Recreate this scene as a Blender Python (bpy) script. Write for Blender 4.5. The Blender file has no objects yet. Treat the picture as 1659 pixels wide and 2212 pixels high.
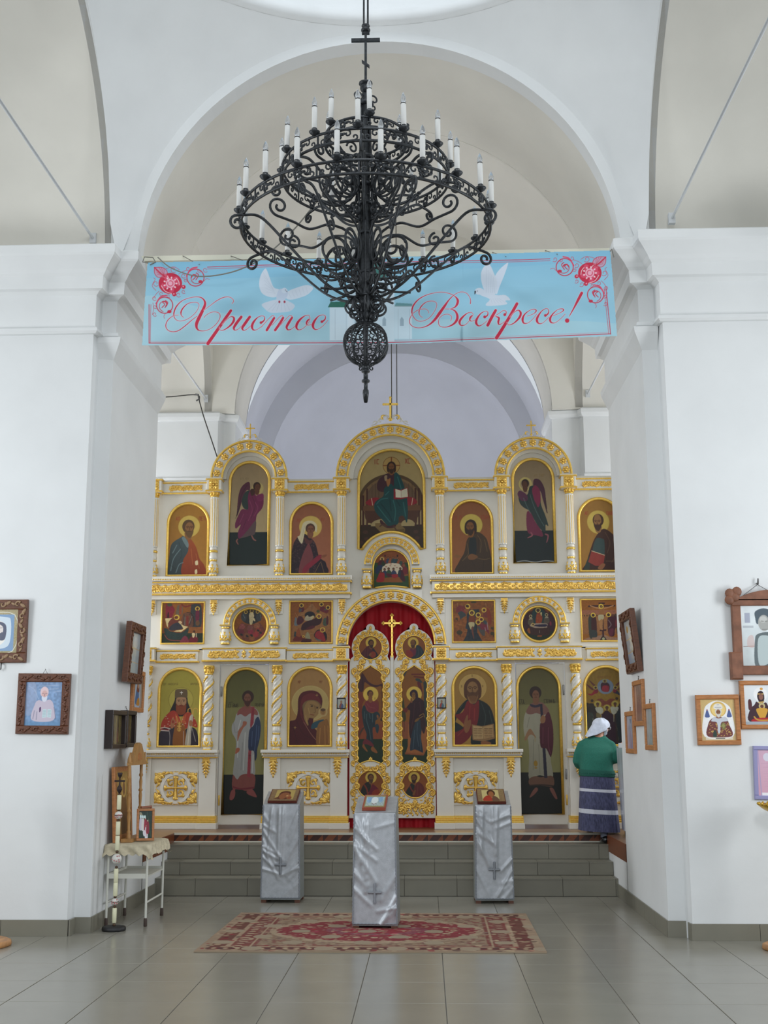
import bpy, math, random
import numpy as np
from mathutils import Vector, Matrix
random.seed(7)
S = bpy.context.scene
COL = S.collection
pi = math.pi
sin, cos, sqrt, rad = math.sin, math.cos, math.sqrt, math.radians

# ------------------------------------------------------------------ camera, sky, lights, exposure
F, CXP, CYP, EYE = 2564.0, 829.5, 1106.0, 1.6
PITCH = math.atan((1600 - CYP) / F)
YAW = math.atan((919 - CXP) / math.hypot(F, 1600 - CYP))
ROLL = rad(0.18)
FW = np.array([-sin(YAW) * cos(PITCH), cos(YAW) * cos(PITCH), sin(PITCH)])
_r = np.array([cos(YAW), sin(YAW), 0.0]); _u = np.cross(_r, FW)
RT = _r * cos(ROLL) - _u * sin(ROLL); UP = _u * cos(ROLL) + _r * sin(ROLL)
cam_d = bpy.data.cameras.new('camera'); cam = bpy.data.objects.new('camera', cam_d); COL.objects.link(cam)
cam.matrix_world = Matrix(((RT[0], UP[0], -FW[0], 0), (RT[1], UP[1], -FW[1], 0), (RT[2], UP[2], -FW[2], EYE), (0, 0, 0, 1)))
cam_d.sensor_fit = 'HORIZONTAL'; cam_d.sensor_width = 36; cam_d.lens = F / 1659 * 36
cam_d.clip_start = 0.05; cam_d.clip_end = 200
S.camera = cam

world = bpy.data.worlds.new('sky'); S.world = world; world.use_nodes = True
wb = world.node_tree.nodes['Background']; wb.inputs[0].default_value = (0.86, 0.93, 1.0, 1); wb.inputs[1].default_value = 0.76

def lamp(name, loc, target, size, sizey, power, color=(1, 1, 1)):
    l = bpy.data.lights.new(name, 'AREA'); l.shape = 'RECTANGLE'; l.size = size; l.size_y = sizey; l.energy = power; l.color = color
    o = bpy.data.objects.new(name, l); COL.objects.link(o); o.location = loc
    o.rotation_euler = (Vector(target) - Vector(loc)).to_track_quat('-Z', 'Y').to_euler()
    return o
# daylight of the tall west windows behind the photographer and of the drum windows, then added fill lamps
lamp('west_window_light', (0.3, -4.0, 6.4), (-0.4, 12, 1.2), 1.1, 2.0, 330, (0.95, 0.98, 1.0))
lamp('dome_window_light', (-0.4, 7.9, 11.6), (-0.4, 8.6, 6), 2.6, 2.6, 85, (0.88, 0.94, 1.0))
for sx, x in ((-1, -6.4), (1, 5.7)):
    lamp('transept_fill_light', (x, 7.4, 2.6), (-0.4, 9.0, 5.8), 1.4, 2.6, 128, (0.93, 0.97, 1.0))  # unseen fill lamp, added to lift the arch soffits
    lamp('chancel_fill_light', (x * .85, 14.0, 3.6), (-.4, 14.6, 4.4), 1.2, 2.4, 100, (0.95, 0.97, 1.0))  # added fill for the chancel bay, stands out of view
    lamp('apse_fill_light', (-0.41 + sx * 1.2, 17.0, 2.9), (-0.41 - sx * .2, 18.4, 6.4), 0.7, 1.6, 36, (0.92, 0.95, 1.0))  # fill hidden behind the screen, added to brighten the apse
S.view_settings.view_transform = 'Standard'; S.view_settings.look = 'None'
S.view_settings.gamma = 1; S.view_settings.use_curve_mapping = False
S.view_settings.exposure = -0.11

# a picture point of the 1659 x 2212 photograph on a plane of the real room: used to measure sizes and places
def ray(x, y):
    return FW * F + RT * (x - CXP) - UP * (y - CYP)
def onY(x, y, Y):
    d = ray(x, y); return np.array([0, 0, EYE]) + d * (Y / d[1])
def onX(x, y, X):
    d = ray(x, y); return np.array([0, 0, EYE]) + d * (X / d[0])
def onZ(x, y, Z):
    d = ray(x, y); return np.array([0, 0, EYE]) + d * ((Z - EYE) / d[2])

# ------------------------------------------------------------------ mesh builder
class MB:
    def __init__(s): s.v = []; s.f = []; s.m = []; s.s = []
    def add(s, vs, fs, mi=0, sm=False):
        b = len(s.v); s.v += [tuple(p) for p in vs]
        for f in fs: s.f.append([i + b for i in f]); s.m.append(mi); s.s.append(sm)
    def box(s, x0, x1, y0, y1, z0, z1, mi=0):
        s.add([(x0, y0, z0), (x1, y0, z0), (x1, y1, z0), (x0, y1, z0), (x0, y0, z1), (x1, y0, z1), (x1, y1, z1), (x0, y1, z1)],
              [(0, 3, 2, 1), (4, 5, 6, 7), (0, 1, 5, 4), (1, 2, 6, 5), (2, 3, 7, 6), (3, 0, 4, 7)], mi)
    def bbox(s, x0, x1, y0, y1, z0, z1, b=0.004, mi=0):        # box with a chamfered front (the -y side) edge
        V = []
        for (e, y) in ((b, y0), (0, y0 + b), (0, y1)):
            V += [(x0 + e, y, z0 + e), (x1 - e, y, z0 + e), (x1 - e, y, z1 - e), (x0 + e, y, z1 - e)]
        fs = [(0, 1, 2, 3), (11, 10, 9, 8)]
        for k in (0, 4):
            for i in range(4): j = (i + 1) % 4; fs.append((k + i, k + 4 + i, k + 4 + j, k + j))
        s.add(V, fs, mi)
    def tube(s, pts, r, n=6, closed=False, mi=0, sm=True, flat=1.0):
        P = [Vector(p) for p in pts]; N = len(P)
        if N < 2: return
        rs = r if isinstance(r, (list, tuple)) else [r] * N
        T = []
        for i in range(N):
            a = P[(i - 1) % N] if (closed or i) else P[0]; b = P[(i + 1) % N] if (closed or i < N - 1) else P[-1]
            t = b - a; T.append(t.normalized() if t.length > 1e-9 else Vector((0, 0, 1)))
        up = Vector((0, 0, 1)) if abs(T[0].z) < 0.9 else Vector((0, 1, 0))
        a = T[0].cross(up).normalized(); V = []
        for i in range(N):
            a = (a - T[i] * a.dot(T[i])); a = a.normalized() if a.length > 1e-9 else T[i].orthogonal().normalized()
            b = T[i].cross(a)
            for k in range(n):
                q = 2 * pi * k / n; V.append(P[i] + a * (cos(q) * rs[i]) + b * (sin(q) * rs[i] * flat))
        fs = []
        for i in range(N if closed else N - 1):
            j = (i + 1) % N
            for k in range(n): l = (k + 1) % n; fs.append((i * n + k, i * n + l, j * n + l, j * n + k))
        s.add(V, fs, mi, sm)
        if not closed: s.add(V[:n], [tuple(range(n))[::-1]], mi); s.add(V[-n:], [tuple(range(n))], mi)
    def lathe(s, prof, c=(0, 0, 0), n=16, mi=0, sm=True, sx=1, sy=1):
        V = []; K = len(prof)
        for (r, z) in prof:
            for k in range(n): q = 2 * pi * k / n; V.append((c[0] + r * cos(q) * sx, c[1] + r * sin(q) * sy, c[2] + z))
        fs = []
        for i in range(K - 1):
            for k in range(n): l = (k + 1) % n; fs.append((i * n + k, i * n + l, (i + 1) * n + l, (i + 1) * n + k))
        if prof[0][0] > 1e-5: fs.append(tuple(range(n))[::-1])
        if prof[-1][0] > 1e-5: fs.append(tuple((K - 1) * n + k for k in range(n)))
        s.add(V, fs, mi, sm)
    def ball(s, c, r, n=8, k=6, mi=0, sc=(1, 1, 1), R=None):
        V = []; fs = []
        for i in range(k + 1):
            t = pi * i / k
            for j in range(n):
                q = 2 * pi * j / n; p = Vector((r * sin(t) * cos(q) * sc[0], r * sin(t) * sin(q) * sc[1], r * cos(t) * sc[2]))
                if R is not None: p = R @ p
                V.append((c[0] + p[0], c[1] + p[1], c[2] + p[2]))
        for i in range(k):
            for j in range(n): l = (j + 1) % n; fs.append((i * n + j, (i + 1) * n + j, (i + 1) * n + l, i * n + l))
        s.add(V, fs, mi, True)
    def prism(s, poly, y0, y1, mi=0, mside=None):             # polygon in x,z pushed along y
        n = len(poly); V = [(x, y0, z) for x, z in poly] + [(x, y1, z) for x, z in poly]
        s.add(V, [tuple(range(n)), tuple(range(2 * n - 1, n - 1, -1))], mi)
        s.add(V, [(i, n + i, n + (i + 1) % n, (i + 1) % n) for i in range(n)], mi if mside is None else mside)
    def band(s, A, B, y0, y1, mi=0, closed=False, sm=False):  # strip between two outlines (x,z), with depth
        n = len(A); V = [(x, y0, z) for x, z in A] + [(x, y0, z) for x, z in B] + [(x, y1, z) for x, z in A] + [(x, y1, z) for x, z in B]
        fs = []
        for i in range(n if closed else n - 1):
            j = (i + 1) % n
            fs += [(i, j, n + j, n + i), (2 * n + i, 3 * n + i, 3 * n + j, 2 * n + j), (i, 2 * n + i, 2 * n + j, j), (n + i, n + j, 3 * n + j, 3 * n + i)]
        if not closed: fs += [(0, n, 3 * n, 2 * n), (n - 1, 3 * n - 1, 4 * n - 1, 2 * n - 1)]
        s.add(V, fs, mi, sm)
    def grid(s, fn, nu, nv, mi=0, sm=True, flip=False):
        V = [fn(i / nu, j / nv) for j in range(nv + 1) for i in range(nu + 1)]
        w = nu + 1
        fs = [(j * w + i, j * w + i + 1, (j + 1) * w + i + 1, (j + 1) * w + i) for j in range(nv) for i in range(nu)]
        if flip: fs = [f[::-1] for f in fs]
        s.add(V, fs, mi, sm)
    def sweep(s, prof, path, mi=0):                            # profile (outward offset, z) along a plan path; outward = right of travel
        P = [Vector((x, y)) for x, y in path]; n = len(P); V = []; K = len(prof)
        for i in range(n):
            ns = []
            if i: d = (P[i] - P[i - 1]).normalized(); ns.append(Vector((d.y, -d.x)))
            if i < n - 1: d = (P[i + 1] - P[i]).normalized(); ns.append(Vector((d.y, -d.x)))
            m = sum(ns, Vector((0, 0))); m = m.normalized(); k = 1 / max(0.3, m.dot(ns[0]))
            for (o, z) in prof: q = P[i] + m * (o * k); V.append((q.x, q.y, z))
        s.add(V, [(i * K + j, (i + 1) * K + j, (i + 1) * K + j + 1, i * K + j + 1) for i in range(n - 1) for j in range(K - 1)], mi)
        s.add(V[:K], [tuple(range(K))], mi); s.add(V[-K:], [tuple(range(K))[::-1]], mi)
    def xf(s, fn):
        s.v = [tuple(fn(*p)) for p in s.v]; return s
    def data(s, name, mats, off=(0, 0, 0)):
        me = bpy.data.meshes.new(name)
        a = np.array(s.v, dtype=np.float64).reshape(-1, 3) - np.array(off)
        me.from_pydata(a.tolist(), [], s.f)
        for m in (mats if isinstance(mats, (list, tuple)) else [mats]): me.materials.append(m)
        me.polygons.foreach_set('material_index', s.m); me.polygons.foreach_set('use_smooth', s.s); me.update()
        return me

WL = {}                                                        # world place of every object's origin
def put(o, parent=None, world=(0, 0, 0)):
    COL.objects.link(o); w = Vector(world); WL[o.name] = w
    if parent is not None: o.parent = parent; o.location = w - WL[parent.name]
    else: o.location = w
    return o
def tag(o, label=None, cat=None, group=None, kind=None):
    for k, v in (('label', label), ('category', cat), ('group', group), ('kind', kind)):
        if v: o[k] = v
    return o
def mk(name, m, mats, parent=None, org=None, label=None, cat=None, group=None, kind=None):
    if org is None:
        if parent is not None: org = WL[parent.name]
        else:
            a = np.array(m.v); lo, hi = a.min(0), a.max(0); org = ((lo[0] + hi[0]) / 2, (lo[1] + hi[1]) / 2, lo[2])
    o = bpy.data.objects.new(name, m.data(name, mats, tuple(org)))
    put(o, parent, org); return tag(o, label, cat, group, kind)
def thing(name, label, cat, loc, group=None):
    o = bpy.data.objects.new(name, None); o.empty_display_size = 0.1
    put(o, None, loc); return tag(o, label, cat, group)
def inst(me, name, parent, world, sc=None, rot=None, label=None, cat=None, group=None, kind=None):
    o = bpy.data.objects.new(name, me); put(o, parent, world)
    if sc: o.scale = sc
    if rot: o.rotation_euler = rot
    return tag(o, label, cat, group, kind)

# ------------------------------------------------------------------ materials
def lin(c):
    if isinstance(c, str): c = tuple(int(c[i:i + 2], 16) for i in (0, 2, 4))
    return tuple(((x / 255) / 12.92 if x / 255 <= 0.04045 else ((x / 255 + 0.055) / 1.055) ** 2.4) for x in c)
def mat(name, c, rough=0.5, metal=0.0, noise=0.0, nscale=8.0, bump=0.0, bscale=60.0, spec=0.5, coat=0.0, trans=0.0, stretch=None):
    m = bpy.data.materials.new(name); m.use_nodes = True; nt = m.node_tree; b = nt.nodes['Principled BSDF']
    b.inputs['Base Color'].default_value = (*lin(c), 1); b.inputs['Roughness'].default_value = rough; b.inputs['Metallic'].default_value = metal
    b.inputs['Specular IOR Level'].default_value = spec; b.inputs['Coat Weight'].default_value = coat; b.inputs['Transmission Weight'].default_value = trans
    if noise or bump:
        tc = nt.nodes.new('ShaderNodeTexCoord'); mp = nt.nodes.new('ShaderNodeMapping'); nt.links.new(tc.outputs['Object'], mp.inputs[0])
        if stretch: mp.inputs['Scale'].default_value = stretch
    if noise:
        n = nt.nodes.new('ShaderNodeTexNoise'); n.inputs['Scale'].default_value = nscale; n.inputs['Detail'].default_value = 5
        nt.links.new(mp.outputs[0], n.inputs['Vector'])
        r = nt.nodes.new('ShaderNodeValToRGB'); L = lin(c)
        r.color_ramp.elements[0].position = 0.3; r.color_ramp.elements[1].position = 0.7
        r.color_ramp.elements[0].color = (*[x * (1 - noise) for x in L], 1); r.color_ramp.elements[1].color = (*[min(1, x * (1 + noise)) for x in L], 1)
        nt.links.new(n.outputs[0], r.inputs[0]); nt.links.new(r.outputs[0], b.inputs['Base Color'])
    if bump:
        n2 = nt.nodes.new('ShaderNodeTexNoise'); n2.inputs['Scale'].default_value = bscale; n2.inputs['Detail'].default_value = 4
        nt.links.new(mp.outputs[0], n2.inputs['Vector'])
        bp = nt.nodes.new('ShaderNodeBump'); bp.inputs['Strength'].default_value = bump; bp.inputs['Distance'].default_value = 0.02
        nt.links.new(n2.outputs[0], bp.inputs['Height']); nt.links.new(bp.outputs[0], b.inputs['Normal'])
    return m
def artmat(name, rough=0.4, spec=0.4, attr='Col', weave=0.0):
    m = bpy.data.materials.new(name); m.use_nodes = True; nt = m.node_tree; b = nt.nodes['Principled BSDF']
    a = nt.nodes.new('ShaderNodeAttribute'); a.attribute_name = attr; nt.links.new(a.outputs['Color'], b.inputs['Base Color'])
    b.inputs['Roughness'].default_value = rough; b.inputs['Specular IOR Level'].default_value = spec
    return m
PLASTER = mat('white_plaster', (226, 228, 228), 0.85, noise=0.035, nscale=1.6, bump=0.12, bscale=9, spec=0.2)
PLASTER2 = mat('vault_plaster', (222, 219, 210), 0.9, noise=0.06, nscale=1.1, bump=0.12, bscale=7, spec=0.2)
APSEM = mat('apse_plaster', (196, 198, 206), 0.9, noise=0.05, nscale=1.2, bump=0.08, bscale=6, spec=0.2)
TILE = mat('floor_tile', (140, 137, 126), 0.22, noise=0.05, nscale=2.5, bump=0.02, bscale=14)
TILE2 = mat('step_tile', (128, 125, 112), 0.3, noise=0.06, nscale=3, bump=0.02, bscale=14)
GROUT = mat('grout', (98, 94, 86), 0.8)
LACQ = mat('white_lacquer', (226, 222, 211), 0.28, noise=0.02, nscale=3)
GOLD = mat('gold_leaf', (238, 198, 96), 0.3, 0.6, noise=0.10, nscale=40)
GOLD2 = mat('gold_carving', (238, 196, 98), 0.32, 0.5, noise=0.14, nscale=60)
IRON = mat('black_iron', (58, 61, 64), 0.4, 0.5, noise=0.35, nscale=45, bump=0.15, bscale=80)
ART = artmat('icon_paint', 0.45, 0.35)
ARTG = artmat('glazed_print', 0.12, 0.6)
RED = mat('red_cloth', (176, 6, 28), 0.7, noise=0.12, nscale=5)
WOODF = mat('brown_linoleum', (122, 88, 58), 0.3, noise=0.28, nscale=5, stretch=(0.6, 7, 1))
FRAMEW = mat('carved_dark_wood', (98, 58, 38), 0.45, noise=0.3, nscale=30, stretch=(1, 1, 4))
FRAMEL = mat('light_wood', (176, 116, 66), 0.45, noise=0.2, nscale=20, stretch=(1, 1, 5))
# ------------------------------------------------------------------ the church
XA = -0.41                                                     # axis of the church
XL, XR = -2.88, 1.99                                           # inner faces of the two front pillars
YL, YR, YB = 10.34, 10.19, 12.38
ZS, RA = 6.0, 2.27
PZ = 0.575                                                     # height of the altar platform
def struct(name, m, mats, parent=None): return mk(name, m, mats, parent, kind=None if parent else 'structure', org=(0, 0, 0) if parent is None else None)
def arc(cx, cz, r, a0, a1, n): return [(cx + r * cos(rad(a0 + (a1 - a0) * i / n)), cz + r * sin(rad(a0 + (a1 - a0) * i / n))) for i in range(n + 1)]

# floor: slab of grout with every tile its own piece
m = MB(); m.box(-8, 8, -8, 17, -0.3, -0.004); floor = struct('floor', m, GROUT)
TX, TY = 0.5514, 0.65
random.seed(3)
for i in range(-11, 3):
    for j in range(-3, 8):
        x0 = 2.312 + i * TX; x1 = x0 + TX; y0 = 7.81 + j * TY; y1 = min(y0 + TY, 12.955)
        if x1 < -6: continue
        if i == -11 or i == 2:
            if y0 > 10.3: continue
        t = MB(); g = 0.0022; z = random.uniform(-0.0006, 0)
        t.add([(x0 + g, y0 + g, -0.02), (x1 - g, y0 + g, -0.02), (x1 - g, y1 - g, -0.02), (x0 + g, y1 - g, -0.02),
               (x0 + g, y0 + g, z - 0.0015), (x1 - g, y0 + g, z - 0.0015), (x1 - g, y1 - g, z - 0.0015), (x0 + g, y1 - g, z - 0.0015),
               (x0 + g + .002, y0 + g + .002, z), (x1 - g - .002, y0 + g + .002, z), (x1 - g - .002, y1 - g - .002, z), (x0 + g + .002, y1 - g - .002, z)],
              [(0, 1, 5, 4), (1, 2, 6, 5), (2, 3, 7, 6), (3, 0, 4, 7), (4, 5, 9, 8), (5, 6, 10, 9), (6, 7, 11, 10), (7, 4, 8, 11), (8, 9, 10, 11)])
        mk('tile', t, TILE, floor)

# pillars
pathL = [(-6.5, YL), (-3.03, YL), (-3.015, YL + .16), (XL, YL + .165), (XL, YB), (-6.5, YB)]
pathR = [(6.5, YB), (XR, YB), (XR, YR + .175), (2.13, YR + .17), (2.15, YR), (6.5, YR)]
def pillar(name, path):
    m = MB()
    # slight batter, worn arrises: several rings up the height
    zs = [0, 0.5, 1.2, 2.0, 2.8, 3.6, 4.4, 5.2, 6.0]
    P = path; n = len(P); V = []
    for k, z in enumerate(zs):
        for (x, y) in P: V.append((x, y, z))
    m.add(V, [(k * n + i, k * n + i + 1, (k + 1) * n + i + 1, (k + 1) * n + i) for k in range(len(zs) - 1) for i in range(n - 1)])
    m.add(V[-n:], [tuple(range(n))])
    return struct(name, m, PLASTER)
wl = pillar('wall_left', pathL); wr = pillar('wall_right', pathR)
PROF = [(-.05, 5.285), (.03, 5.29), (.05, 5.31), (.045, 5.34), (.02, 5.36), (.02, 5.66), (.06, 5.69), (.10, 5.70), (.105, 5.815), (.13, 5.84), (.15, 5.87), (.21, 5.93), (.25, 5.965), (.26, 5.985), (.26, 6.06), (.24, 6.075), (.0, 6.115), (-.15, 6.12)]
mL = MB(); mL.sweep(PROF, pathL); struct('trim_1', mL, PLASTER)
mR = MB(); mR.sweep([(o, z - 0.02) for o, z in PROF], pathR); struct('trim_2', mR, PLASTER)
# small plaster capitals on the set-back pilaster strips
mR = MB(); mR.sweep([(-.02, 5.08), (.0, 5.09), (.07, 5.24), (.08, 5.29), (-.02, 5.29)], [(XL - .14, YL + .165), (XL, YL + .165), (XL, YB)]); struct('trim_3', mR, PLASTER)
mR = MB(); mR.sweep([(-.02, 5.06), (.0, 5.07), (.07, 5.22), (.08, 5.27), (-.02, 5.27)], [(XR, YB), (XR, YR + .175), (XR + .14, YR + .17)]); struct('trim_4', mR, PLASTER)
# baseboards of single tiles
def baseboard(name, segs):
    m = MB()
    for (a, b) in segs:
        m.sweep([(-.01, 0), (.006, 0), (.006, .126), (-.01, .126)], [a, b])
    bb = struct(name, m, GROUT)
    for (a, b) in segs:
        a, b = Vector(a), Vector(b); L = (b - a).length; n = max(1, round(L / 0.55)); d = (b - a) / n
        for k in range(n):
            p, q = a + d * k, a + d * (k + 1); u = d.normalized() * 0.002; p = p - (d.normalized() * .013 if k == 0 else u * 0); q = q + (d.normalized() * .013 if k == n - 1 else u * 0)
            t = MB(); t.sweep([(.004, 0), (.014, 0), (.014, .128), (.011, .131), (.004, .131)], [tuple(p + u), tuple(q - u)]); mk('tile', t, TILE2, bb)
baseboard('baseboard_left', [((-4.7, YL), (-3.03, YL)), ((-3.015, YL + .005), (-3.015, YL + .16)), ((-3.0, YL + .165), (XL, YL + .165)), ((XL, YL + .18), (XL, 12.95))])
baseboard('baseboard_right', [((XR, 12.95), (XR, YR + .19)), ((XR, YR + .175), (2.13, YR + .17)), ((2.15, YR + .16), (2.15, YR + .005)), ((2.15, YR), (4.3, YR))])

# east arch: archivolt and barrel
m = MB(); NA = 48; YA = 10.45
A = arc(XA, ZS, RA, 0, 180, NA); B = arc(XA, ZS, RA + .155, 0, 180, NA)
m.band(A, B, YA, YA + .2); struct('ceiling_arch_front', m, PLASTER)
m = MB(); m.grid(lambda u, v: (XA + (RA + .005) * cos(pi * u), YA + .02 + 1.68 * v, ZS + (RA + .005) * sin(pi * u)), NA, 6)
V2 = arc(XA, ZS, RA, 0, 180, NA); V3 = arc(XA, ZS, RA + .5, 0, 180, NA); m.band(V2, V3, YA + 1.68, YA + 1.72)
struct('ceiling_vault_front', m, PLASTER2)
# north and south arches of the crossing
for nm, X, sg in (('left', -2.93, -1), ('right', 2.12, 1)):
    m = MB(); YC = YA - RA
    m.grid(lambda u, v: (X + sg * (.0 + 3.4 * v), YC + RA * cos(pi * u), ZS + RA * sin(pi * u)), NA, 4, mi=1)
    Aq = [(YC + RA * cos(pi * i / NA), ZS + RA * sin(pi * i / NA)) for i in range(NA + 1)]
    Bq = [(YC + (RA + .15) * cos(pi * i / NA), ZS + (RA + .15) * sin(pi * i / NA)) for i in range(NA + 1)]
    k = MB(); k.band(Aq, Bq, -.06, .04); k.xf(lambda x, y, z: (X - sg * y - sg * .0, x, z)); m.add(k.v, k.f, 0)
    struct('ceiling_arch_' + nm, m, [PLASTER, PLASTER2])
# pendentives under the dome ring, ring and drum
ZR, RR = 8.41, 2.46; CXc, CYc, HS = XA + .005, YA - 2.5, 2.5
RS2 = RR * RR + (ZR - ZS) ** 2
m = MB()
for (sx, sy) in ((-1, 1), (1, 1), (-1, -1), (1, -1)):
    def pf(u, v):
        ph = u * pi / 2; c = max(cos(ph), sin(ph)); d = HS / c
        zb = ZS + sqrt(max(0.0, RS2 - d * d)); z = zb + (ZR - zb) * v
        r = sqrt(max(0, RS2 - (z - ZS) ** 2)); r = min(r, d)
        return (CXc + sx * r * sin(ph), CYc + sy * r * cos(ph), z)
    m.grid(pf, 48, 14, flip=(sx * sy > 0))
struct('ceiling', m, PLASTER)
m = MB(); Q = [(RR - .0, ZR), (RR - .06, ZR + .02), (RR - .06, ZR + .14), (RR + .02, ZR + .18), (RR + .02, ZR + 3.4), (RR + .4, ZR + 3.4), (RR + .4, ZR - .02)]
m.lathe(Q, (CXc, CYc, 0), 64); m.f = m.f[:-2]; m.m = m.m[:-2]; m.s = m.s[:-2]
struct('wall_drum', m, PLASTER)

# chancel bay behind the arch: sail vault, side arches, far pillars, apse arch and apse
YF = 15.5; YM = (YB + YF) / 2; HWX, HWY = 2.46, (YF - YB) / 2 + .28
m = MB(); RV2 = HWX ** 2 + HWY ** 2 + .05
m.grid(lambda u, v: (XA + HWX * (2 * u - 1), YM + HWY * (2 * v - 1), ZS + sqrt(RV2 - (HWX * (2 * u - 1)) ** 2 - (HWY * (2 * v - 1)) ** 2)), 24, 18)
struct('ceiling_vault_chancel', m, PLASTER2)
RC = 2.15
m = MB(); A = arc(XA, ZS - .02, RC + .0, 0, 180, NA)
top = []
for i in range(NA + 1):
    a = pi * i / NA; k = min(6.0 / max(abs(cos(a)), 1e-6), 3.3 / max(sin(a), 1e-6)); top.append((XA + k * cos(a), ZS - .02 + k * sin(a)))
m.band(A, top, YF, YF + .06)
m.grid(lambda u, v: (XA + RC * cos(pi * u), YF + .03 + 1.0 * v, ZS - .02 + RC * sin(pi * u)), NA, 3)
struct('wall_chancel_arch', m, PLASTER2)
for nm, sg, xo in (('left', -1, -2.72), ('right', 1, 1.95)):
    m = MB(); X0 = XA + sg * RC
    pth = [(-6.5, YF), (xo - .06, YF), (xo, YF + .1), (X0 - sg * 0, YF + .12), (X0, YF + 1.05)] if sg < 0 else [(X0, YF + 1.05), (X0, YF + .12), (xo + .16, YF + .1), (xo + .2, YF), (6.5, YF)]
    V = [(x, y, z) for z in (0, 6.0) for x, y in pth]; n = len(pth)
    m.add(V, [(i, i + 1, n + i + 1, n + i) for i in range(n - 1)])
    m.sweep([(-.03, 5.86), (.03, 5.88), (.05, 5.92), (.05, 5.97), (-.03, 6.02)], pth)
    m.sweep([(-.03, 5.02), (.02, 5.03), (.02, 5.08), (-.03, 5.10)], pth)
    struct('wall_chancel_' + nm, m, PLASTER)
    m = MB(); RN = 1.56                                        # side arch
    m.grid(lambda u, v: (XA + sg * (2.46 + 3.0 * v), YM + RN * cos(pi * u), ZS + RN * sin(pi * u)), 24, 3)
    Aq = [(YM + RN * cos(pi * i / 24), ZS + RN * sin(pi * i / 24)) for i in range(25)]; Bq = [(y0, 9.0) for y0 in [a[0] for a in Aq]]
    k = MB(); k.band(Aq, Bq, 0, .1); k.xf(lambda x, y, z: (XA + sg * (2.46 + y), x, z)); m.add(k.v, k.f, 0)
    struct('ceiling_arch_chancel_' + nm, m, PLASTER2)
m = MB(); YP = YF + 1.03; RP, RQ, YQ, ZQ = 2.2, 1.97, YF + 2.2, 5.56
m.grid(lambda u, v: (XA + RP * cos(pi * u), YP + (YQ - YP) * v, 5.7 + RP * sin(pi * u)), 40, 4)
for sx in (-1, 1): m.add([(XA + sx * RP, YP, 0), (XA + sx * RP, YQ, 0), (XA + sx * RP, YQ, 5.7), (XA + sx * RP, YP, 5.7)], [(0, 1, 2, 3)]); m.add([(XA + sx * RP, YQ, 0), (XA + sx * RQ, YQ, 0), (XA + sx * RQ, YQ, ZQ), (XA + sx * RP, YQ, 5.7)], [(0, 1, 2, 3)])
m.band(arc(XA, ZQ, RQ, 0, 180, NA), arc(XA, 5.7, RP + .05, 0, 180, NA), YQ, YQ + .04)
m.grid(lambda u, v: (XA + RQ * cos(pi * u), YQ + RQ * sin(pi * u) * .9, ZQ * v), 40, 8)
m.grid(lambda u, v: (XA + RQ * cos(pi * u) * cos(v * pi / 2), YQ + RQ * .9 * sin(pi * u) * cos(v * pi / 2), ZQ + RQ * sin(v * pi / 2)), 40, 14)
m.band(arc(XA, ZS - .02, RC, 0, 180, NA), arc(XA, ZS - .02, RC + .5, 0, 180, NA), YP - .02, YP + .02)
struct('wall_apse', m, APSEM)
# steps: three tiled steps between the pillars, then the platform with its linoleum edge
SZ = [0.18, 0.32, 0.475]; SY = [12.96, 13.26, 13.56]; YE = 13.88
m = MB()
for z, y in zip(SZ, SY): m.box(XL, XR, y + .008, YE + .02, -.05, z - .004)
steps = struct('trim_5', m, GROUT)
random.seed(5)
for k in range(3):
    zb = (0, SZ[0], SZ[1])[k]; zt = SZ[k]; y0 = SY[k]; y1 = (SY + [YE])[k + 1]
    x = XL + [-.12, -.35, -.2][k]
    while x < XR:
        a, b = max(x, XL), min(x + .5514, XR); x += .5514
        t = MB(); g = .0022; t.bbox(a + g, b - g, y0, y0 + .02, zb + .002, zt - .006, .0015)
        mk('tile', t, TILE2, steps)
        t = MB(); t.box(a + g, b - g, y0 - .006, y1 - .001, zt - .012, zt); mk('tile', t, TILE2, steps)
NOSE = mat('white_nosing', (206, 204, 190), 0.3)
LINO = mat('parquet_linoleum', (120, 62, 30), 0.32, noise=0.2, nscale=14, stretch=(1, 1, 6))
LINO2 = mat('parquet_linoleum_dark', (58, 24, 16), 0.35, noise=0.2, nscale=14)
m = MB(); m.box(XL, XR, YE, 17.6, -.05, PZ - .004, 0); m.box(-7, XL, YB - .02, 17.6, -.05, PZ - .004, 0); m.box(XR, 7, YB - .02, 17.6, -.05, PZ - .004, 0)
plat = struct('floor_platform', m, PLASTER)
m = MB(); m.box(-7, 7, YE, 17.6, PZ - .004, PZ); m.box(-7, XL, YB - .02, YE, PZ - .004, PZ); m.box(XR, 7, YB - .02, YE, PZ - .004, PZ); mk('linoleum', m, WOODF, plat)
m = MB(); m.box(XL, XR, YE - .012, YE + .02, PZ - .022, PZ + .002); mk('nosing', m, NOSE, plat)
m = MB(); m.box(XL, XR, YE - .016, YE + .0, .474, .486); mk('nosing', m, NOSE, plat)
m = MB(); m.box(XL, XL + .004, YB, YE, .40, PZ - .001); m.box(XR - .004, XR, YB, YE, .40, PZ - .001); mk('linoleum_edge', m, LINO, plat)
x = XL; k = 0
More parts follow.
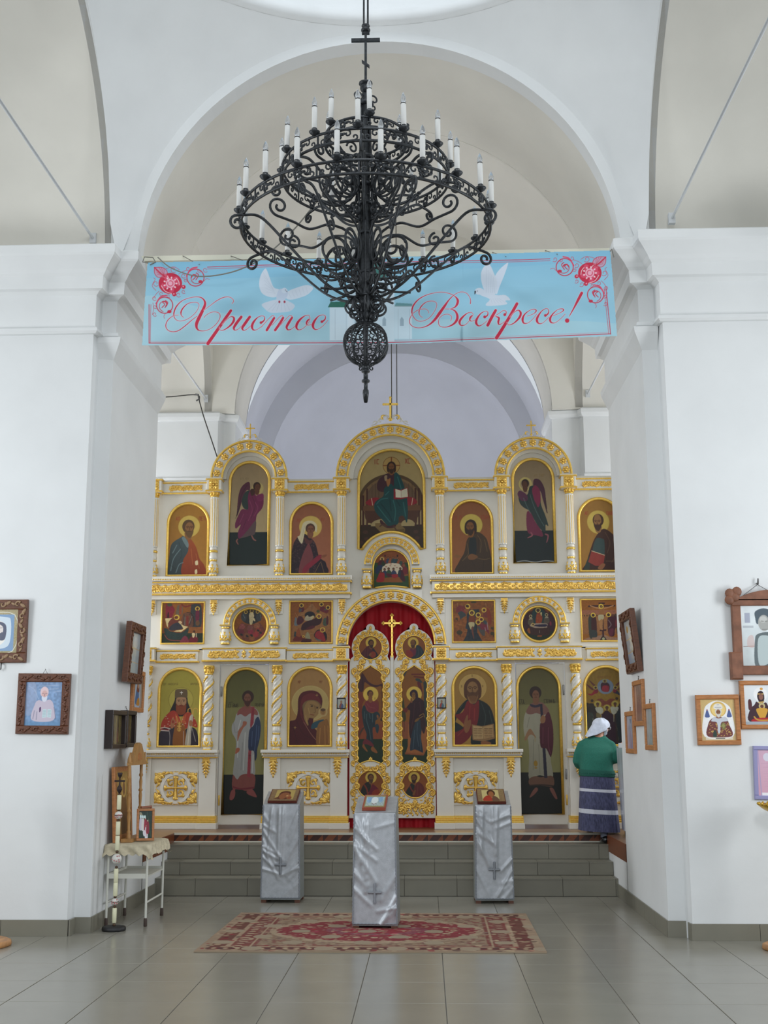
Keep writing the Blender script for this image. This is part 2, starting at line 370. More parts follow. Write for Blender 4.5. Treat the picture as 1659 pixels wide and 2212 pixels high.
while x < XR - .01:
    t = MB(); b = min(x + .17, XR); xm = (x + b) / 2
    t.add([(x, YE - .004, .484), (b, YE - .004, .484), (b, YE - .004, PZ - .022), (x, YE - .004, PZ - .022), (x, YE, .484), (b, YE, .484), (b, YE, PZ - .022), (x, YE, PZ - .022), (xm, YE - .0055, .488), (xm + .05, YE - .0055, .52), (xm, YE - .0055, PZ - .026), (xm - .05, YE - .0055, .52)],
          [(0, 1, 2, 3), (0, 4, 5, 1), (3, 2, 6, 7), (0, 3, 7, 4), (1, 5, 6, 2)], 0)
    t.add([(xm - .075, YE - .006, .486), (xm + .02, YE - .006, .486), (xm + .075, YE - .006, PZ - .024), (xm - .02, YE - .006, PZ - .024)], [(0, 1, 2, 3)], 1)
    mk('parquet_tile', t, [LINO, LINO2] if k % 2 else [LINO2, LINO], plat); x = b; k += 1
# iron tie rods of the arches
RODM = mat('painted_rod', (205, 208, 210), 0.7)
for k, (a, b) in enumerate((((-3.1, YL + .1, 6.27), (-3.1, 6.0, 6.23)), ((2.3, YR + .1, 6.3), (2.3, 6.0, 6.24)), ((-2.95, YF, 6.18), (-2.95, YB - .1, 6.1)), ((2.22, YF, 6.18), (2.22, YB - .1, 6.1)))):
    m = MB(); m.tube([a, b], .013, 8); m.box(a[0] - .03, a[0] + .03, a[1] - .03, a[1] + .02, a[2] - .05, a[2] + .05)
    struct('trim_%d' % (6 + k), m, RODM)
m = MB(); m.box(XL - .1, XR + .1, 10.52, 10.58, 6.075, 6.125); struct('trim_10', m, mat('cream_beam', (226, 224, 205), .7))
# ------------------------------------------------------------------ iconostasis
XC, YI = -0.415, 14.6
ico = thing('iconostasis', 'white and gold carved icon screen with twisted columns and three arched tops, across the platform', 'icon screen', (XC, YI, PZ))
def fr(x): return XC + x                                       # x measured from the screen's centre line
def part(name, m, mats, parent=None, **k): return mk(name, m, mats, parent or ico, **k)
LG = [LACQ, GOLD]
def rl(m, x0, x1, y0, y1, z0, z1, mi=0): m.bbox(fr(x0), fr(x1), YI + y0, YI + y1, z0, z1, .004, mi)
# --- backing panels
m = MB(); rl(m, -3.15, 3.15, 0, .05, 3.58, 4.85); part('upper_panel', m, LACQ)
def gable(x, r, z, name='gable_panel'):
    m = MB(); m.prism([(fr(x) + a, b) for a, b in arc(0, z, r, 0, 180, 40)], YI + .0, YI + .05); return part(name, m, LACQ)
gable(-1.78, .45, 4.85); gable(0, .65, 4.84); gable(1.78, .45, 4.85)
m = MB()
rl(m, -3.15, -.66, 0, .05, 2.70, 3.585); rl(m, .66, 3.15, 0, .05, 2.70, 3.585)
A = arc(fr(0), 2.75, .53, 0, 180, 40); B = []
for i in range(41):
    a = pi * i / 40; c, s_ = cos(a), sin(a); k = min(.66 / max(abs(c), 1e-6), .835 / max(s_, 1e-6)); B.append((fr(0) + c * k, 2.75 + s_ * k))
m.band(A, B, YI, YI + .05); part('middle_panel', m, LACQ)
for x0, x1 in ((-3.15, -2.11), (-1.505, -.536), (.536, 1.505), (2.11, 3.15)):
    m = MB(); rl(m, x0, x1, 0, .04, PZ, 2.72); part('lower_panel', m, LACQ)
for sg in (-1, 1): m = MB(); rl(m, min(sg * 2.12, sg * 1.51), max(sg * 2.12, sg * 1.51), 0, .04, 2.53, 2.72); part('door_lintel', m, LACQ)

# --- carved ornament units
def spiral2(cx, cz, r0, r1, a0, a1, n=14):
    return [(cx + (r0 + (r1 - r0) * i / n) * cos(a0 + (a1 - a0) * i / n), cz + (r0 + (r1 - r0) * i / n) * sin(a0 + (a1 - a0) * i / n)) for i in range(n + 1)]
def lobe(m, x, z, l, w, a, y=0, th=.35):
    R = Matrix.Rotation(-a, 3, 'Y'); m.ball((x + cos(a) * l * .5, y, z + sin(a) * l * .5), 1, 6, 4, 0, (l * .5, w * .5 * th * 1.6, w * .5), R)
def scrollwork(L, H, n, seed=0, dens=1.0, vert=False):
    """carved vine of n scrolls, L long and H high, centred on 0, proud of y=0"""
    m = MB(); m.box(-L * .485, L * .485, -.003, 0, -H * .33, H * .33); R_ = random.Random(seed); st = L / n; r = min(H * .40, st * .5)
    for k in range(n):
        cx = -L / 2 + st * (k + .5); sg = 1 if k % 2 else -1; cz = sg * H * .06
        pts = spiral2(cx, cz, r, r * .2, pi + sg * -.3, pi - sg * (.3 + 5.2), 11)
        m.tube([(x, -.006, z) for x, z in pts], [r * .34 * (1 - .5 * i / 11) for i in range(12)], 5, flat=.8)
        m.ball((pts[-1][0], -.008, pts[-1][1]), r * .36, 6, 4, 0, (1, .7, 1))
        for q in range(4):
            a = R_.uniform(0, 6.28); lobe(m, cx + cos(a) * r * .7, cz + sin(a) * r * .7, r * .85, r * .6, a + sg * .7, -.004)
        # leaf fans filling the corners
        for sz in (-1, 1):
            for q in (-.6, 0, .6):
                lobe(m, cx + st * .45, sz * H * .14, min(st, H) * .42, r * .5, sz * (pi / 2 + q), -.003)
    if vert: m.xf(lambda x, y, z: (z, y, x))
    return m
def rosette_mesh():
    m = MB()
    for k in range(6): a = k * pi / 3 + .5; lobe(m, cos(a) * .006, sin(a) * .006, .026, .021, a, -.006, .5)
    m.ball((0, -.011, 0), .0105, 8, 5, 0, (1, .8, 1)); lobe(m, 0, .014, .022, .014, pi / 2, -.004)
    lobe(m, 0, -.012, .014, .022, -pi / 2, -.004); m.ball((0, 0, 0), .026, 8, 4, 0, (1, .16, 1)); return m
ROS = rosette_mesh().data('rosette', GOLD2)
def square_orn():
    m = MB()
    for k in range(4):
        a = k * pi / 2 + pi / 4; lobe(m, cos(a) * .012, sin(a) * .012, .062, .036, a, -.006); a += pi / 4; lobe(m, cos(a) * .01, sin(a) * .01, .048, .026, a, -.005)
        for q in (-.35, .35): lobe(m, cos(a + q) * .04, sin(a + q) * .04, .03, .02, a + q * 2, -.004)
    m.ball((0, -.01, 0), .014, 8, 5); m.box(-.062, .062, -.003, 0, -.066, .066); return m
SQO = square_orn().data('square_ornament', GOLD2)
F1 = scrollwork(.44, .082, 6, 1).data('carved_band', GOLD2)
F2 = scrollwork(.252, .105, 3, 2).data('carved_band', GOLD2)
F3 = scrollwork(.36, .098, 4, 3).data('carved_band', GOLD2)
def drop_mesh():
    m = MB(); m.bbox(-.028, .028, -.022, 0, -.03, .0, .003); m.tube([(-.026, -.02, -.012), (.026, -.02, -.012)], .006, 5)
    for k in range(4):
        z = -.03 - k * .028; w = .03 * (1 - k * .2)
        for s_ in (-1, 1): lobe(m, 0, z, .045 * (1 - k * .1), .02 * (1 - k * .12), -pi / 2 + s_ * .55, -.012); lobe(m, s_ * .008, z + .004, .034 * (1 - k * .12), .014, -pi / 2 + s_ * 1.05, -.008)
    m.ball((0, -.014, -.05), 1, 6, 5, 0, (.012, .01, .045)); lobe(m, 0, -.13, .04, .014, -pi / 2, -.008); return m
DROP = drop_mesh().data('leaf_drop', GOLD2)
def corner_mesh():
    m = MB()
    for t in range(6): a = t * .34 - .08; lobe(m, .238, .158, .085 + .03 * (t % 2), .044, math.atan2(-sin(a), -cos(a)), -.007)
    pts = spiral2(0, 0, .04, .008, pi, pi - 5, 10); m.tube([(.19 + x, -.006, .118 + z) for x, z in pts], .011, 5)
    for t in range(4): lobe(m, .225, .02 + t * .036, .06, .034, math.atan2(.7, -.5 + t * .3), -.004); lobe(m, .05 + t * .042, .17, .056, .028, -.35 + pi, -.004)
    m.tube([(.235, -.008, .01), (.21, -.008, .05), (.238, -.008, .1), (.2, -.008, .165), (.14, -.008, .16), (.08, -.008, .178), (.03, -.008, .165)], .009, 5)
    return m
CORN = corner_mesh().data('corner_carving', GOLD2)
# --- columns
def capital_mesh():
    m = MB(); m.lathe([(.046, 0), (.054, .006), (.054, .014), (.046, .02), (.048, .06), (.062, .092), (.066, .1), (.066, .112)], n=12)
    for k in range(8):
        a = k * pi / 4; m.ball((cos(a) * .052, sin(a) * .052, .05), 1, 6, 4, 0, (.012, .012, .03)); m.ball((cos(a) * .06, sin(a) * .06, .082), .011, 6, 4)
    return m
CAP = capital_mesh().data('capital', GOLD)
def vase_mesh(h):
    m = MB(); P = [(.05, 0, 1), (.056, .008, 1), (.056, .02, 1), (.046, .028, 0), (.058, .055, 0), (.063, .085, 0), (.058, .12, 0), (.044, .16, 0), (.039, .178, 1), (.05, .188, 1), (.05, .2, 1), (.042, .206, 0)]
    k = h / .206; P = [(r, z * k, g) for r, z, g in P]
    for i in range(len(P) - 1):
        m.lathe([P[i][:2], P[i + 1][:2]], n=14, mi=1 if P[i][2] and P[i + 1][2] else 0); m.f = m.f[:-2]; m.m = m.m[:-2]; m.s = m.s[:-2]
    for a in (-pi / 2, -pi / 2 - 1.25, -pi / 2 + 1.25, pi / 2):
        c, s_ = cos(a), sin(a)
        for (dz, w, l, t) in ((.07, .012, .075, 0), (.085, .011, .05, .5), (.085, .011, .05, -.5), (.055, .011, .045, .9), (.055, .011, .045, -.9), (.12, .008, .055, .15), (.12, .008, .055, -.15)):
            q = MB(); q.ball((0, 0, 0), 1, 6, 4, 0, (w, .006, l / 2), Matrix.Rotation(t, 3, 'Y')); off = t * .03
            rr = .06 - abs(dz - .08) * .16
            q.xf(lambda x, y, z: ((rr + .001) * c - (x + off) * s_ + y * c, (rr + .001) * s_ + (x + off) * c + y * s_, (z + dz) * k)); m.add(q.v, q.f, 1, True)
    return m
VASE = vase_mesh(.215).data('vase_base', LG)
def fluted_mesh(h):
    m = MB(); n = 40; V = []; K = 2
    m.lathe([(.05, 0), (.055, .01), (.055, .022), (.045, .03)], n=14, mi=1); m.lathe([(.046, .03), (.046, .07)], n=14)
    for z in (.07, h):
        for k in range(n): a = 2 * pi * k / n; r = .052 - .006 * (.5 + .5 * cos(a * 10)); V.append((r * cos(a), r * sin(a), z))
    m.add(V, [(k, (k + 1) % n, n + (k + 1) % n, n + k) for k in range(n)], 0)
    for k in range(10):
        a = 2 * pi * (k) / 10; m.tube([(.0475 * cos(a), .0475 * sin(a), .085), (.0475 * cos(a), .0475 * sin(a), h - .02)], .0042, 4, mi=1)
    return m
FLU = fluted_mesh(.70).data('column', LG)
def twisted_mesh(h):
    m = MB(); n = 36; kz = 44; tw = 2 * pi * 1.9
    m.lathe([(.05, 0), (.055, .01), (.055, .02), (.045, .028)], n=14, mi=1)
    V = []
    for j in range(kz + 1):
        z = .028 + (h - .028) * j / kz
        for k in range(n): a = 2 * pi * k / n; r = .05 + .0065 * cos((a - tw * j / kz) * 6); V.append((r * cos(a), r * sin(a), z))
    m.add(V, [(j * n + k, j * n + (k + 1) % n, (j + 1) * n + (k + 1) % n, (j + 1) * n + k) for j in range(kz) for k in range(n)], 0, True)
    for st in range(2):                                        # gilded garland winding round the shaft
        for j in range(0, 66):
            t = j / 66; z = .035 + (h - .05) * t; a = st * pi + tw * 1.02 * t - pi / 2 + .4; w = .015 + .005 * sin(j * 2.1)
            q = .053; m.ball((q * cos(a), q * sin(a), z), 1, 5, 4, 1, (w, w, .013)); 
    return m
TWI = twisted_mesh(.62).data('column', LG)
def column(x, z0, kind):
    y = YI - .075
    me, zc = (FLU, z0 + .30) if kind == 'fluted' else (TWI, z0 + .285)
    c = inst(me, 'column', ico, (fr(x), y, zc))
    WL[c.name] = Vector((fr(x), y, zc))
    inst(VASE, 'vase_base', c, (fr(x), y, z0))
    k = MB(); k.lathe([(.042, .215), (.05, .222), (.05, .25), (.046, .26), (.046, .285 if kind != 'fluted' else .30)], (fr(x), y, z0), 14); mk('collar', k, LACQ, c)
    h = .70 if kind == 'fluted' else .62
    inst(CAP, 'capital', c, (fr(x), y, zc + h))
    return c
for x in (-2.965, -2.21, -1.385, -.613, .613, 1.385, 2.22, 2.97): column(x, 3.605, 'fluted')
for x in (-2.985, -2.228, -1.392, -.603, .603, 1.395, 2.225, 2.985): column(x, 1.49, 'twisted')
# --- entablatures
def moldings(m, x0, x1, y0, zs, r=.012, ends=True):
    for z in zs:
        m.tube([(fr(x0), YI + y0, z), (fr(x1), YI + y0, z)], r, 8, mi=1)
        if ends:
            for x in (x0, x1): m.tube([(fr(x), YI + y0, z), (fr(x), YI, z)], r, 6, mi=1)
def entab(x0, x1, z0, z1, y, name='entablature'):
    m = MB(); rl(m, x0, x1, y, 0, z0, z1)
    moldings(m, x0 - .006, x1 + .006, y, (z0 + .012, z1 - .012)); rl(m, x0 - .012, x1 + .012, y - .012, 0, z1 - .006, z1 + .004)
    return part(name, m, LG)
def orn(me, name, x, y, z, parent=None, sc=None, rot=None): return inst(me, name, parent or ico, (fr(x), YI + y, z), sc, rot)
for sg in (-1, 1):
    for a, b in ((2.30, 2.88), (.70, 1.30)):
        e = entab(min(sg * a, sg * b), max(sg * a, sg * b), 4.655, 4.815, -.06); xm = sg * (a + b) / 2
        orn(F1, 'carved_band', xm, -.062, 4.735, e, (.94 if a > 1 else .98, 1, .9))
    for x in (2.965, 2.212, 1.385, .613):
        e = entab(sg * x - .09, sg * x + .09, 4.67, 4.84, -.15, 'capital_block'); orn(SQO, 'square_ornament', sg * x, -.15, 4.755, e)
    # middle frieze with bead row
    a, b = .505, 3.05; x0, x1 = (min(sg * a, sg * b), max(sg * a, sg * b))
    m = MB(); rl(m, x0, x1, -.10, 0, 3.385, 3.53); rl(m, x0, x1, -.07, 0, 3.325, 3.385); rl(m, x0 - .025, x1 + .025, -.165, 0, 3.545, 3.60); rl(m, x0 - .01, x1 + .01, -.13, 0, 3.52, 3.55)
    moldings(m, x0 - .015, x1 + .015, -.135, (3.528,), .010); moldings(m, x0 - .01, x1 + .01, -.10, (3.385,), .013)
    fz = part('frieze', m, LG)
    n = 10
    for k in range(n): orn(F2, 'carved_band', sg * (a + .03) + sg * (k + .5) * .252, -.102, 3.456, fz, (sg, 1, 1))
    m = MB(); k = 0
    while a + .0 + k * .0215 < b: m.ball((fr(sg * (a + k * .0215)), YI - .165, 3.562), .0085, 5, 4); k += 1
    part('bead_row', m, GOLD, fz, kind='stuff')
    # lower entablature
    for (p, q) in ((2.375, 2.885), (.705, 1.285)):
        e = entab(min(sg * p, sg * q), max(sg * p, sg * q), 2.545, 2.705, -.055); orn(F1, 'carved_band', sg * (p + q) / 2, -.057, 2.625, e, (.98, 1, .84))
    e = entab(min(sg * 1.29, sg * 2.30), max(sg * 1.29, sg * 2.30), 2.55, 2.725, -.13)
    for dx, s2 in ((-.255, 1), (.255, -1)): orn(F3, 'carved_band', sg * 1.795 + dx, -.132, 2.638, e, (s2, 1, 1))
    m = MB()
    for t, l in ((pi / 2, .06), (pi / 2 + .6, .045), (pi / 2 - .6, .045), (-pi / 2, .05), (-pi / 2 + .8, .04), (-pi / 2 - .8, .04)): lobe(m, 0, 0, l, .026, t, -.006)
    mm = m.data('leaf_ornament', GOLD2); orn(mm, 'leaf_ornament', sg * 1.795, -.132, 2.638, e)
    for x in (.608, 2.985):
        e = entab(sg * x - .092, sg * x + .092, 2.555, 2.73, -.15, 'capital_block'); orn(SQO, 'square_ornament', sg * x, -.15, 2.642, e, (.95, 1, .95))
    # leaf brackets of the middle tier
    for x in (.606, 1.39, 2.197, 2.968):
        m = MB(); rl(m, sg * x - .05, sg * x + .05, -.03, 0, 3.14, 3.325); b_ = part('bracket', m, LACQ); orn(DROP, 'leaf_drop', sg * x, -.03, 3.315, b_, (1.35, 1.3, 1.12))
    # dado with ledge, leaf drops and base
    for (p, q) in ((2.115, 3.10), (.535, 1.535)):
        x0, x1 = min(sg * p, sg * q), max(sg * p, sg * q)
        m = MB(); rl(m, x0, x1, -.06, 0, PZ, 1.44)
        for xe in (x0, x1 - .2): rl(m, xe, xe + .2, -.10, -.05, PZ, 1.44)
        d = part('dado', m, LACQ)
        m = MB(); rl(m, x0 - .03, x1 + .03, -.19, 0, 1.462, 1.498); rl(m, x0 - .02, x1 + .02, -.155, 0, 1.43, 1.465); rl(m, x0 - .01, x1 + .01, -.12, 0, 1.405, 1.432)
        moldings(m, x0 - .012, x1 + .012, -.125, (1.408,), .008)
        ld = part('ledge', m, LG, d)
        m = MB(); k = 0
        while x0 + k * .0215 < x1: m.ball((fr(x0 + k * .0215), YI - .158, 1.45), .0085, 5, 4); k += 1
        part('bead_row', m, GOLD, d, kind='stuff')
        m = MB(); rl(m, x0 - .0, x1 + .0, -.13, 0, PZ, .645)
        for xe in (x0 - .03, x1 - .21): rl(m, xe, xe + .24, -.17, 0, PZ, .645)
        for (za, zb, yy) in ((.645, .672, -.125), (.672, .69, -.115), (.69, .725, -.085)):
            rl(m, x0, x1, yy, 0, za, zb, 1)
            for xe in (x0 - .02, x1 - .205): rl(m, xe, xe + .225, yy - .04, 0, za, zb, 1)
        part('base_molding', m, LG, d)
        for xe in (x0 + .115, x1 - .115): orn(DROP, 'leaf_drop', xe, -.10, 1.40, d, (1.5, 1.4, 1.38))
        xm = sg * {2.115: 2.595, .535: 1.0}[p]
        m = MB(); rl(m, xm - .27, xm + .27, -.075, -.05, .845, 1.255); m.band(arc(fr(xm), 1.05, .15, 0, 360, 32), arc(fr(xm), 1.05, .185, 0, 360, 32), YI - .088, YI - .07)
        rp = part('relief_panel', m, LACQ, d)
        for cx in (-1, 1):
            for cz in (-1, 1): inst(CORN, 'corner_carving', d, (fr(xm), YI - .076, 1.05), (cx, 1, cz))
        m = MB()
        for k in range(4):
            a = k * pi / 2; c, s_ = cos(a), sin(a); m.tube([(0, -.014, 0), (c * .13, -.014, s_ * .13)], [.018, .03], 4, flat=.5)
            for q in (-.5, .5): pts = spiral2(cos(a + pi / 4) * .08, sin(a + pi / 4) * .08, .042, .01, a + q, a + q + 5, 10); m.tube([(x, -.008, z) for x, z in pts], .0105, 5)
            lobe(m, c * .1, s_ * .1, .045, .07, a, -.01); lobe(m, cos(a + pi / 4) * .1, sin(a + pi / 4) * .1, .05, .045, a + pi / 4, -.006)
        m.xf(lambda x, y, z: (x + fr(xm), y + YI - .076, z + 1.05)); part('cross_carving', m, GOLD2, d)
# --- arches with rosettes
def arch(x, z, ri, ro, n, y=-.12, name='arch', rsc=1.0, inner=None, a0=8):
    m = MB(); c = fr(x)
    A = arc(c, z, ri, 0, 180, 40); B = arc(c, z, ro, 0, 180, 40); m.band(A, B, YI + y, YI)
    for r, t in ((ro - .008, .016), (ri + .004, .014)): m.tube([(p, YI + y, q) for p, q in arc(c, z, r, 0, 180, 44)], t * min(1, rsc + .1), 6, mi=1)
    if inner: m.band(arc(c, z, inner, 0, 180, 40), arc(c, z, ri, 0, 180, 40), YI + y * .35, YI)
    o = part(name, m, LG); rm = (ri + ro) / 2
    for k in range(n):
        a = rad(a0 + (180 - 2 * a0) * k / (n - 1)); inst(ROS, 'rosette', o, (c + rm * cos(a), YI + y - .002, z + rm * sin(a)), (1.5 * rsc, 1.5 * rsc, 1.6 * rsc), (0, pi / 2 - a, 0))
    return o
arch(-1.778, 4.85, .335, .48, 11, inner=.30); arch(1.782, 4.85, .335, .48, 11, inner=.30); arch(0, 4.84, .535, .68, 17, inner=.47, a0=6)
arch(0, 2.75, .53, .665, 17, y=-.15, a0=5)
arch(-1.738, 3.01, .25, .325, 13, y=-.09, rsc=.52); arch(1.81, 3.01, .25, .325, 13, y=-.09, rsc=.52)
arch(.012, 3.742, .252, .34, 15, y=-.09, rsc=.6)
for cx, dx, z in ((-1.738, .302, 2.765), (1.81, .302, 2.765), (.012, .31, 3.445)):
    for s_ in (-1, 1):
        v = inst(VASE, 'vase_base', ico, (fr(cx + s_ * dx), YI - .06, z), (1.05, 1.05, 1.02))
        m = MB(); h = z + .22; rl(m, cx + s_ * dx - .06, cx + s_ * dx + .06, -.12, 0, h, h + .022); moldings(m, cx + s_ * dx - .062, cx + s_ * dx + .062, -.122, (h + .012,), .009, False); part('impost', m, LG)
m = MB(); m.band(arc(fr(.0), 2.75, .665, 55, 125, 20), [(fr(0) + .665 * cos(rad(55 + 70 * i / 20)), 3.425) for i in range(21)], YI - .06, YI); part('arch_spandrel', m, LACQ)
# --- crosses with scroll crowns on the three tops
def top_cross(x, z, h, w, t, sc, bold):
    m = MB(); c = fr(x)
    m.bbox(c - t, c + t, YI - .035, YI - .01, z, z + h, .003); m.bbox(c - w, c + w, YI - .035, YI - .01, z + h * .68 - t, z + h * .68 + t, .003)
    for (a, b) in ((c - w, z + h * .68), (c + w, z + h * .68), (c, z + h)): m.ball((a, YI - .022, b), t * 1.35, 8, 5, 0, (1, .6, 1))
    m.ball((c, YI - .022, z - .01), t * 2.2, 8, 6, 0, (1, .6, 1)); o = part('cross', m, GOLD)
    m = MB()
    for s_ in (-1, 1):
        for (cx, cz, r0, a0, a1) in ((.055, -.0, .045, -.5, 4.3), (.125, -.03, .04, 2.6, -2.2), (.19, -.06, .03, 0, 4.4)):
            pts = spiral2(cx, cz, r0, r0 * .25, a0, a1, 14); m.tube([(c + s_ * p * sc, YI - .022, z + q * sc) for p, q in pts], .008 * sc, 5)
        m.tube([(c + s_ * p * sc, YI - .022, z + q * sc) for p, q in ((.02, .03), (.06, .05), (.1, .0), (.15, -.03), (.2, -.075), (.24, -.09))], .007 * sc, 5)
        pts = spiral2(.085, .01, .034, .02, 2.2, -1.6, 10); m.tube([(c + s_ * p * sc, YI - .03, z + q * sc) for p, q in pts], [.004 * sc + .009 * sc * sin(pi * i / 10) for i in range(11)], 6, mi=1)
    part('scroll_crown', m, LG, o)
top_cross(0, 5.62, .275, .085, .0125, 1.0, 1); top_cross(-1.785, 5.40, .165, .052, .007, .68, 0); top_cross(1.778, 5.395, .165, .052, .007, .68, 0)
# red curtain behind the holy doors
m = MB(); m.grid(lambda u, v: (fr(-.62 + 1.24 * u), YI + .13 + .018 * sin(u * 40) + .008 * sin(u * 93), PZ + 2.78 * v), 110, 6); curtain = mk('curtain', m, RED, org=(XC, YI + .13, PZ), label='deep red cloth curtain hanging behind the gilded double doors under the round arch', cat='curtain')
# ------------------------------------------------------------------ painted panels: a small painter that fills a grid of coloured points
GAIN = 1.16
def cr(pts, closed=True, k=5):
    P = [np.array(p, float) for p in pts]; n = len(P); out = []
    for i in range(n if closed else n - 1):
        p0 = P[i - 1] if (closed or i) else P[0]; p1 = P[i]; p2 = P[(i + 1) % n]; p3 = P[(i + 2) % n] if (closed or i < n - 2) else P[-1]
        for j in range(k):
            t = j / k; out.append(.5 * (2 * p1 + (p2 - p0) * t + (2 * p0 - 5 * p1 + 4 * p2 - p3) * t * t + (3 * p1 - p0 - 3 * p2 + p3) * t ** 3))
    if not closed: out.append(P[-1])
    return np.array(out)
class Art:
    def __init__(s, win, scale, bg, bg2=None, over=1.35, gain=None):
        s.win = win; x0, y0, x1, y1 = win; s.w = max(8, int((x1 - x0) / scale * over)); s.h = max(8, int((y1 - y0) / scale * over))
        s.px = (x1 - x0) / s.w; s.g = GAIN if gain is None else gain
        s.xs = x0 + (np.arange(s.w + 1)) * (x1 - x0) / s.w; s.ys = y0 + (np.arange(s.h + 1)) * (y1 - y0) / s.h
        a, b = s.c(bg), s.c(bg2 or bg); t = np.linspace(0, 1, s.h + 1)[:, None, None]
        s.a = np.broadcast_to(a * (1 - t) + b * t, (s.h + 1, s.w + 1, 3)).copy()
    def c(s, h): return np.minimum(np.array(lin(h)) * s.g, .92)
    def _bb(s, x0, y0, x1, y1):
        p = s.px * 1.5
        i0, i1 = np.searchsorted(s.xs, [x0 - p, x1 + p]); j0, j1 = np.searchsorted(s.ys, [y0 - p, y1 + p]); return i0, i1, j0, j1
    def _mix(s, bb, m, col, c2=None):
        i0, i1, j0, j1 = bb; v = s.a[j0:j1, i0:i1]; c = s.c(col)
        if c2: t = np.linspace(0, 1, j1 - j0)[:, None, None]; c = c * (1 - t) + s.c(c2) * t
        s.a[j0:j1, i0:i1] = v + (c - v) * m[..., None]
    def p(s, col, pts, sm=1, a=1.0, c2=None):
        if not isinstance(pts[0], (tuple, list, np.ndarray)): pts = [(pts[i], pts[i + 1]) for i in range(0, len(pts), 2)]
        P = cr(pts) if sm else np.array(pts, float); bb = s._bb(P[:, 0].min(), P[:, 1].min(), P[:, 0].max(), P[:, 1].max()); i0, i1, j0, j1 = bb
        if i1 <= i0 or j1 <= j0: return s
        m = np.zeros((j1 - j0, i1 - i0)); q = s.px * .25
        for dx, dy in ((-q, -q), (q, -q), (-q, q), (q, q)):
            X = s.xs[i0:i1][None, :] + dx; Y = s.ys[j0:j1][:, None] + dy; k = np.zeros((j1 - j0, i1 - i0), bool)
            for n in range(len(P)):
                xa, ya = P[n - 1]; xb, yb = P[n]
                if ya == yb: continue
                k ^= ((ya > Y) != (yb > Y)) & (X < (xb - xa) * (Y - ya) / (yb - ya) + xa)
            m += k * .25
        s._mix(bb, m * a, col, c2); return s
    def r(s, col, x0, y0, x1, y1, a=1.0, c2=None): return s.p(col, [(x0, y0), (x1, y0), (x1, y1), (x0, y1)], 0, a, c2)
    def e(s, col, cx, cy, rx, ry=None, rot=0, a=1.0, ring=0):
        ry = ry or rx; R = max(rx, ry); bb = s._bb(cx - R, cy - R, cx + R, cy + R); i0, i1, j0, j1 = bb
        if i1 <= i0 or j1 <= j0: return s
        X = s.xs[i0:i1][None, :] - cx; Y = s.ys[j0:j1][:, None] - cy; c_, s_ = cos(rot), sin(rot)
        u = (X * c_ + Y * s_) / rx; v = (-X * s_ + Y * c_) / ry; d = (1 - np.sqrt(u * u + v * v)) * min(rx, ry)
        m = np.clip(d / s.px + .5, 0, 1)
        if ring: m *= np.clip((ring - d) / s.px + .5, 0, 1)
        s._mix(bb, m * a, col); return s
    def l(s, col, pts, w=1.5, sm=1, a=1.0):
        if not isinstance(pts[0], (tuple, list, np.ndarray)): pts = [(pts[i], pts[i + 1]) for i in range(0, len(pts), 2)]
        n0 = len(pts); P = cr(pts, False) if sm and n0 > 2 else np.array(pts, float)
        W = np.interp(np.linspace(0, n0 - 1, len(P)), range(n0), w) if isinstance(w, (list, tuple)) else np.full(len(P), float(w))
        q = W.max(); bb = s._bb(P[:, 0].min() - q, P[:, 1].min() - q, P[:, 0].max() + q, P[:, 1].max() + q); i0, i1, j0, j1 = bb
        if i1 <= i0 or j1 <= j0: return s
        M = np.zeros((j1 - j0, i1 - i0))
        for n in range(len(P) - 1):
            (xa, ya), (xb, yb) = P[n], P[n + 1]; wq = max(W[n], W[n + 1])
            a0, a1, b0, b1 = s._bb(min(xa, xb) - wq, min(ya, yb) - wq, max(xa, xb) + wq, max(ya, yb) + wq)
            if a1 <= a0 or b1 <= b0: continue
            X = s.xs[a0:a1][None, :]; Y = s.ys[b0:b1][:, None]; dx, dy = xb - xa, yb - ya; L = dx * dx + dy * dy + 1e-9
            t = np.clip(((X - xa) * dx + (Y - ya) * dy) / L, 0, 1); d = np.hypot(X - xa - t * dx, Y - ya - t * dy); ww = W[n] + (W[n + 1] - W[n]) * t
            mm = np.clip((ww * .5 - d) / s.px + .5, 0, 1) * np.minimum(1, ww / s.px)
            sub = M[b0 - j0:b1 - j0, a0 - i0:a1 - i0]; np.maximum(sub, mm, out=sub)
        s._mix(bb, M * a, col); return s
    def ls(s, col, lines, w=1.5, a=1.0):
        for q in lines: s.l(col, q, w, 1, a)
        return s
    def noise(s, k=.06, seed=0, n=24):
        R = np.random.RandomState(seed); g = R.rand(n + 1, n + 1); u = np.linspace(0, n - .01, s.w + 1); v = np.linspace(0, n - .01, s.h + 1)
        i, j = u.astype(int), v.astype(int); fu, fv = (u - i)[None, :], (v - j)[:, None]; J, I = j[:, None], i[None, :]
        z = g[J, I] * (1 - fu) * (1 - fv) + g[J, I + 1] * fu * (1 - fv) + g[J + 1, I] * (1 - fu) * fv + g[J + 1, I + 1] * fu * fv
        s.a *= (1 + k * (2 * z - 1))[..., None]; return s
    def halo(s, cx, cy, r, col='c3a648', rim='8a5a20', w=None):
        s.e(col, cx, cy, r); s.e(rim, cx, cy, r, ring=w or r * .06); return s
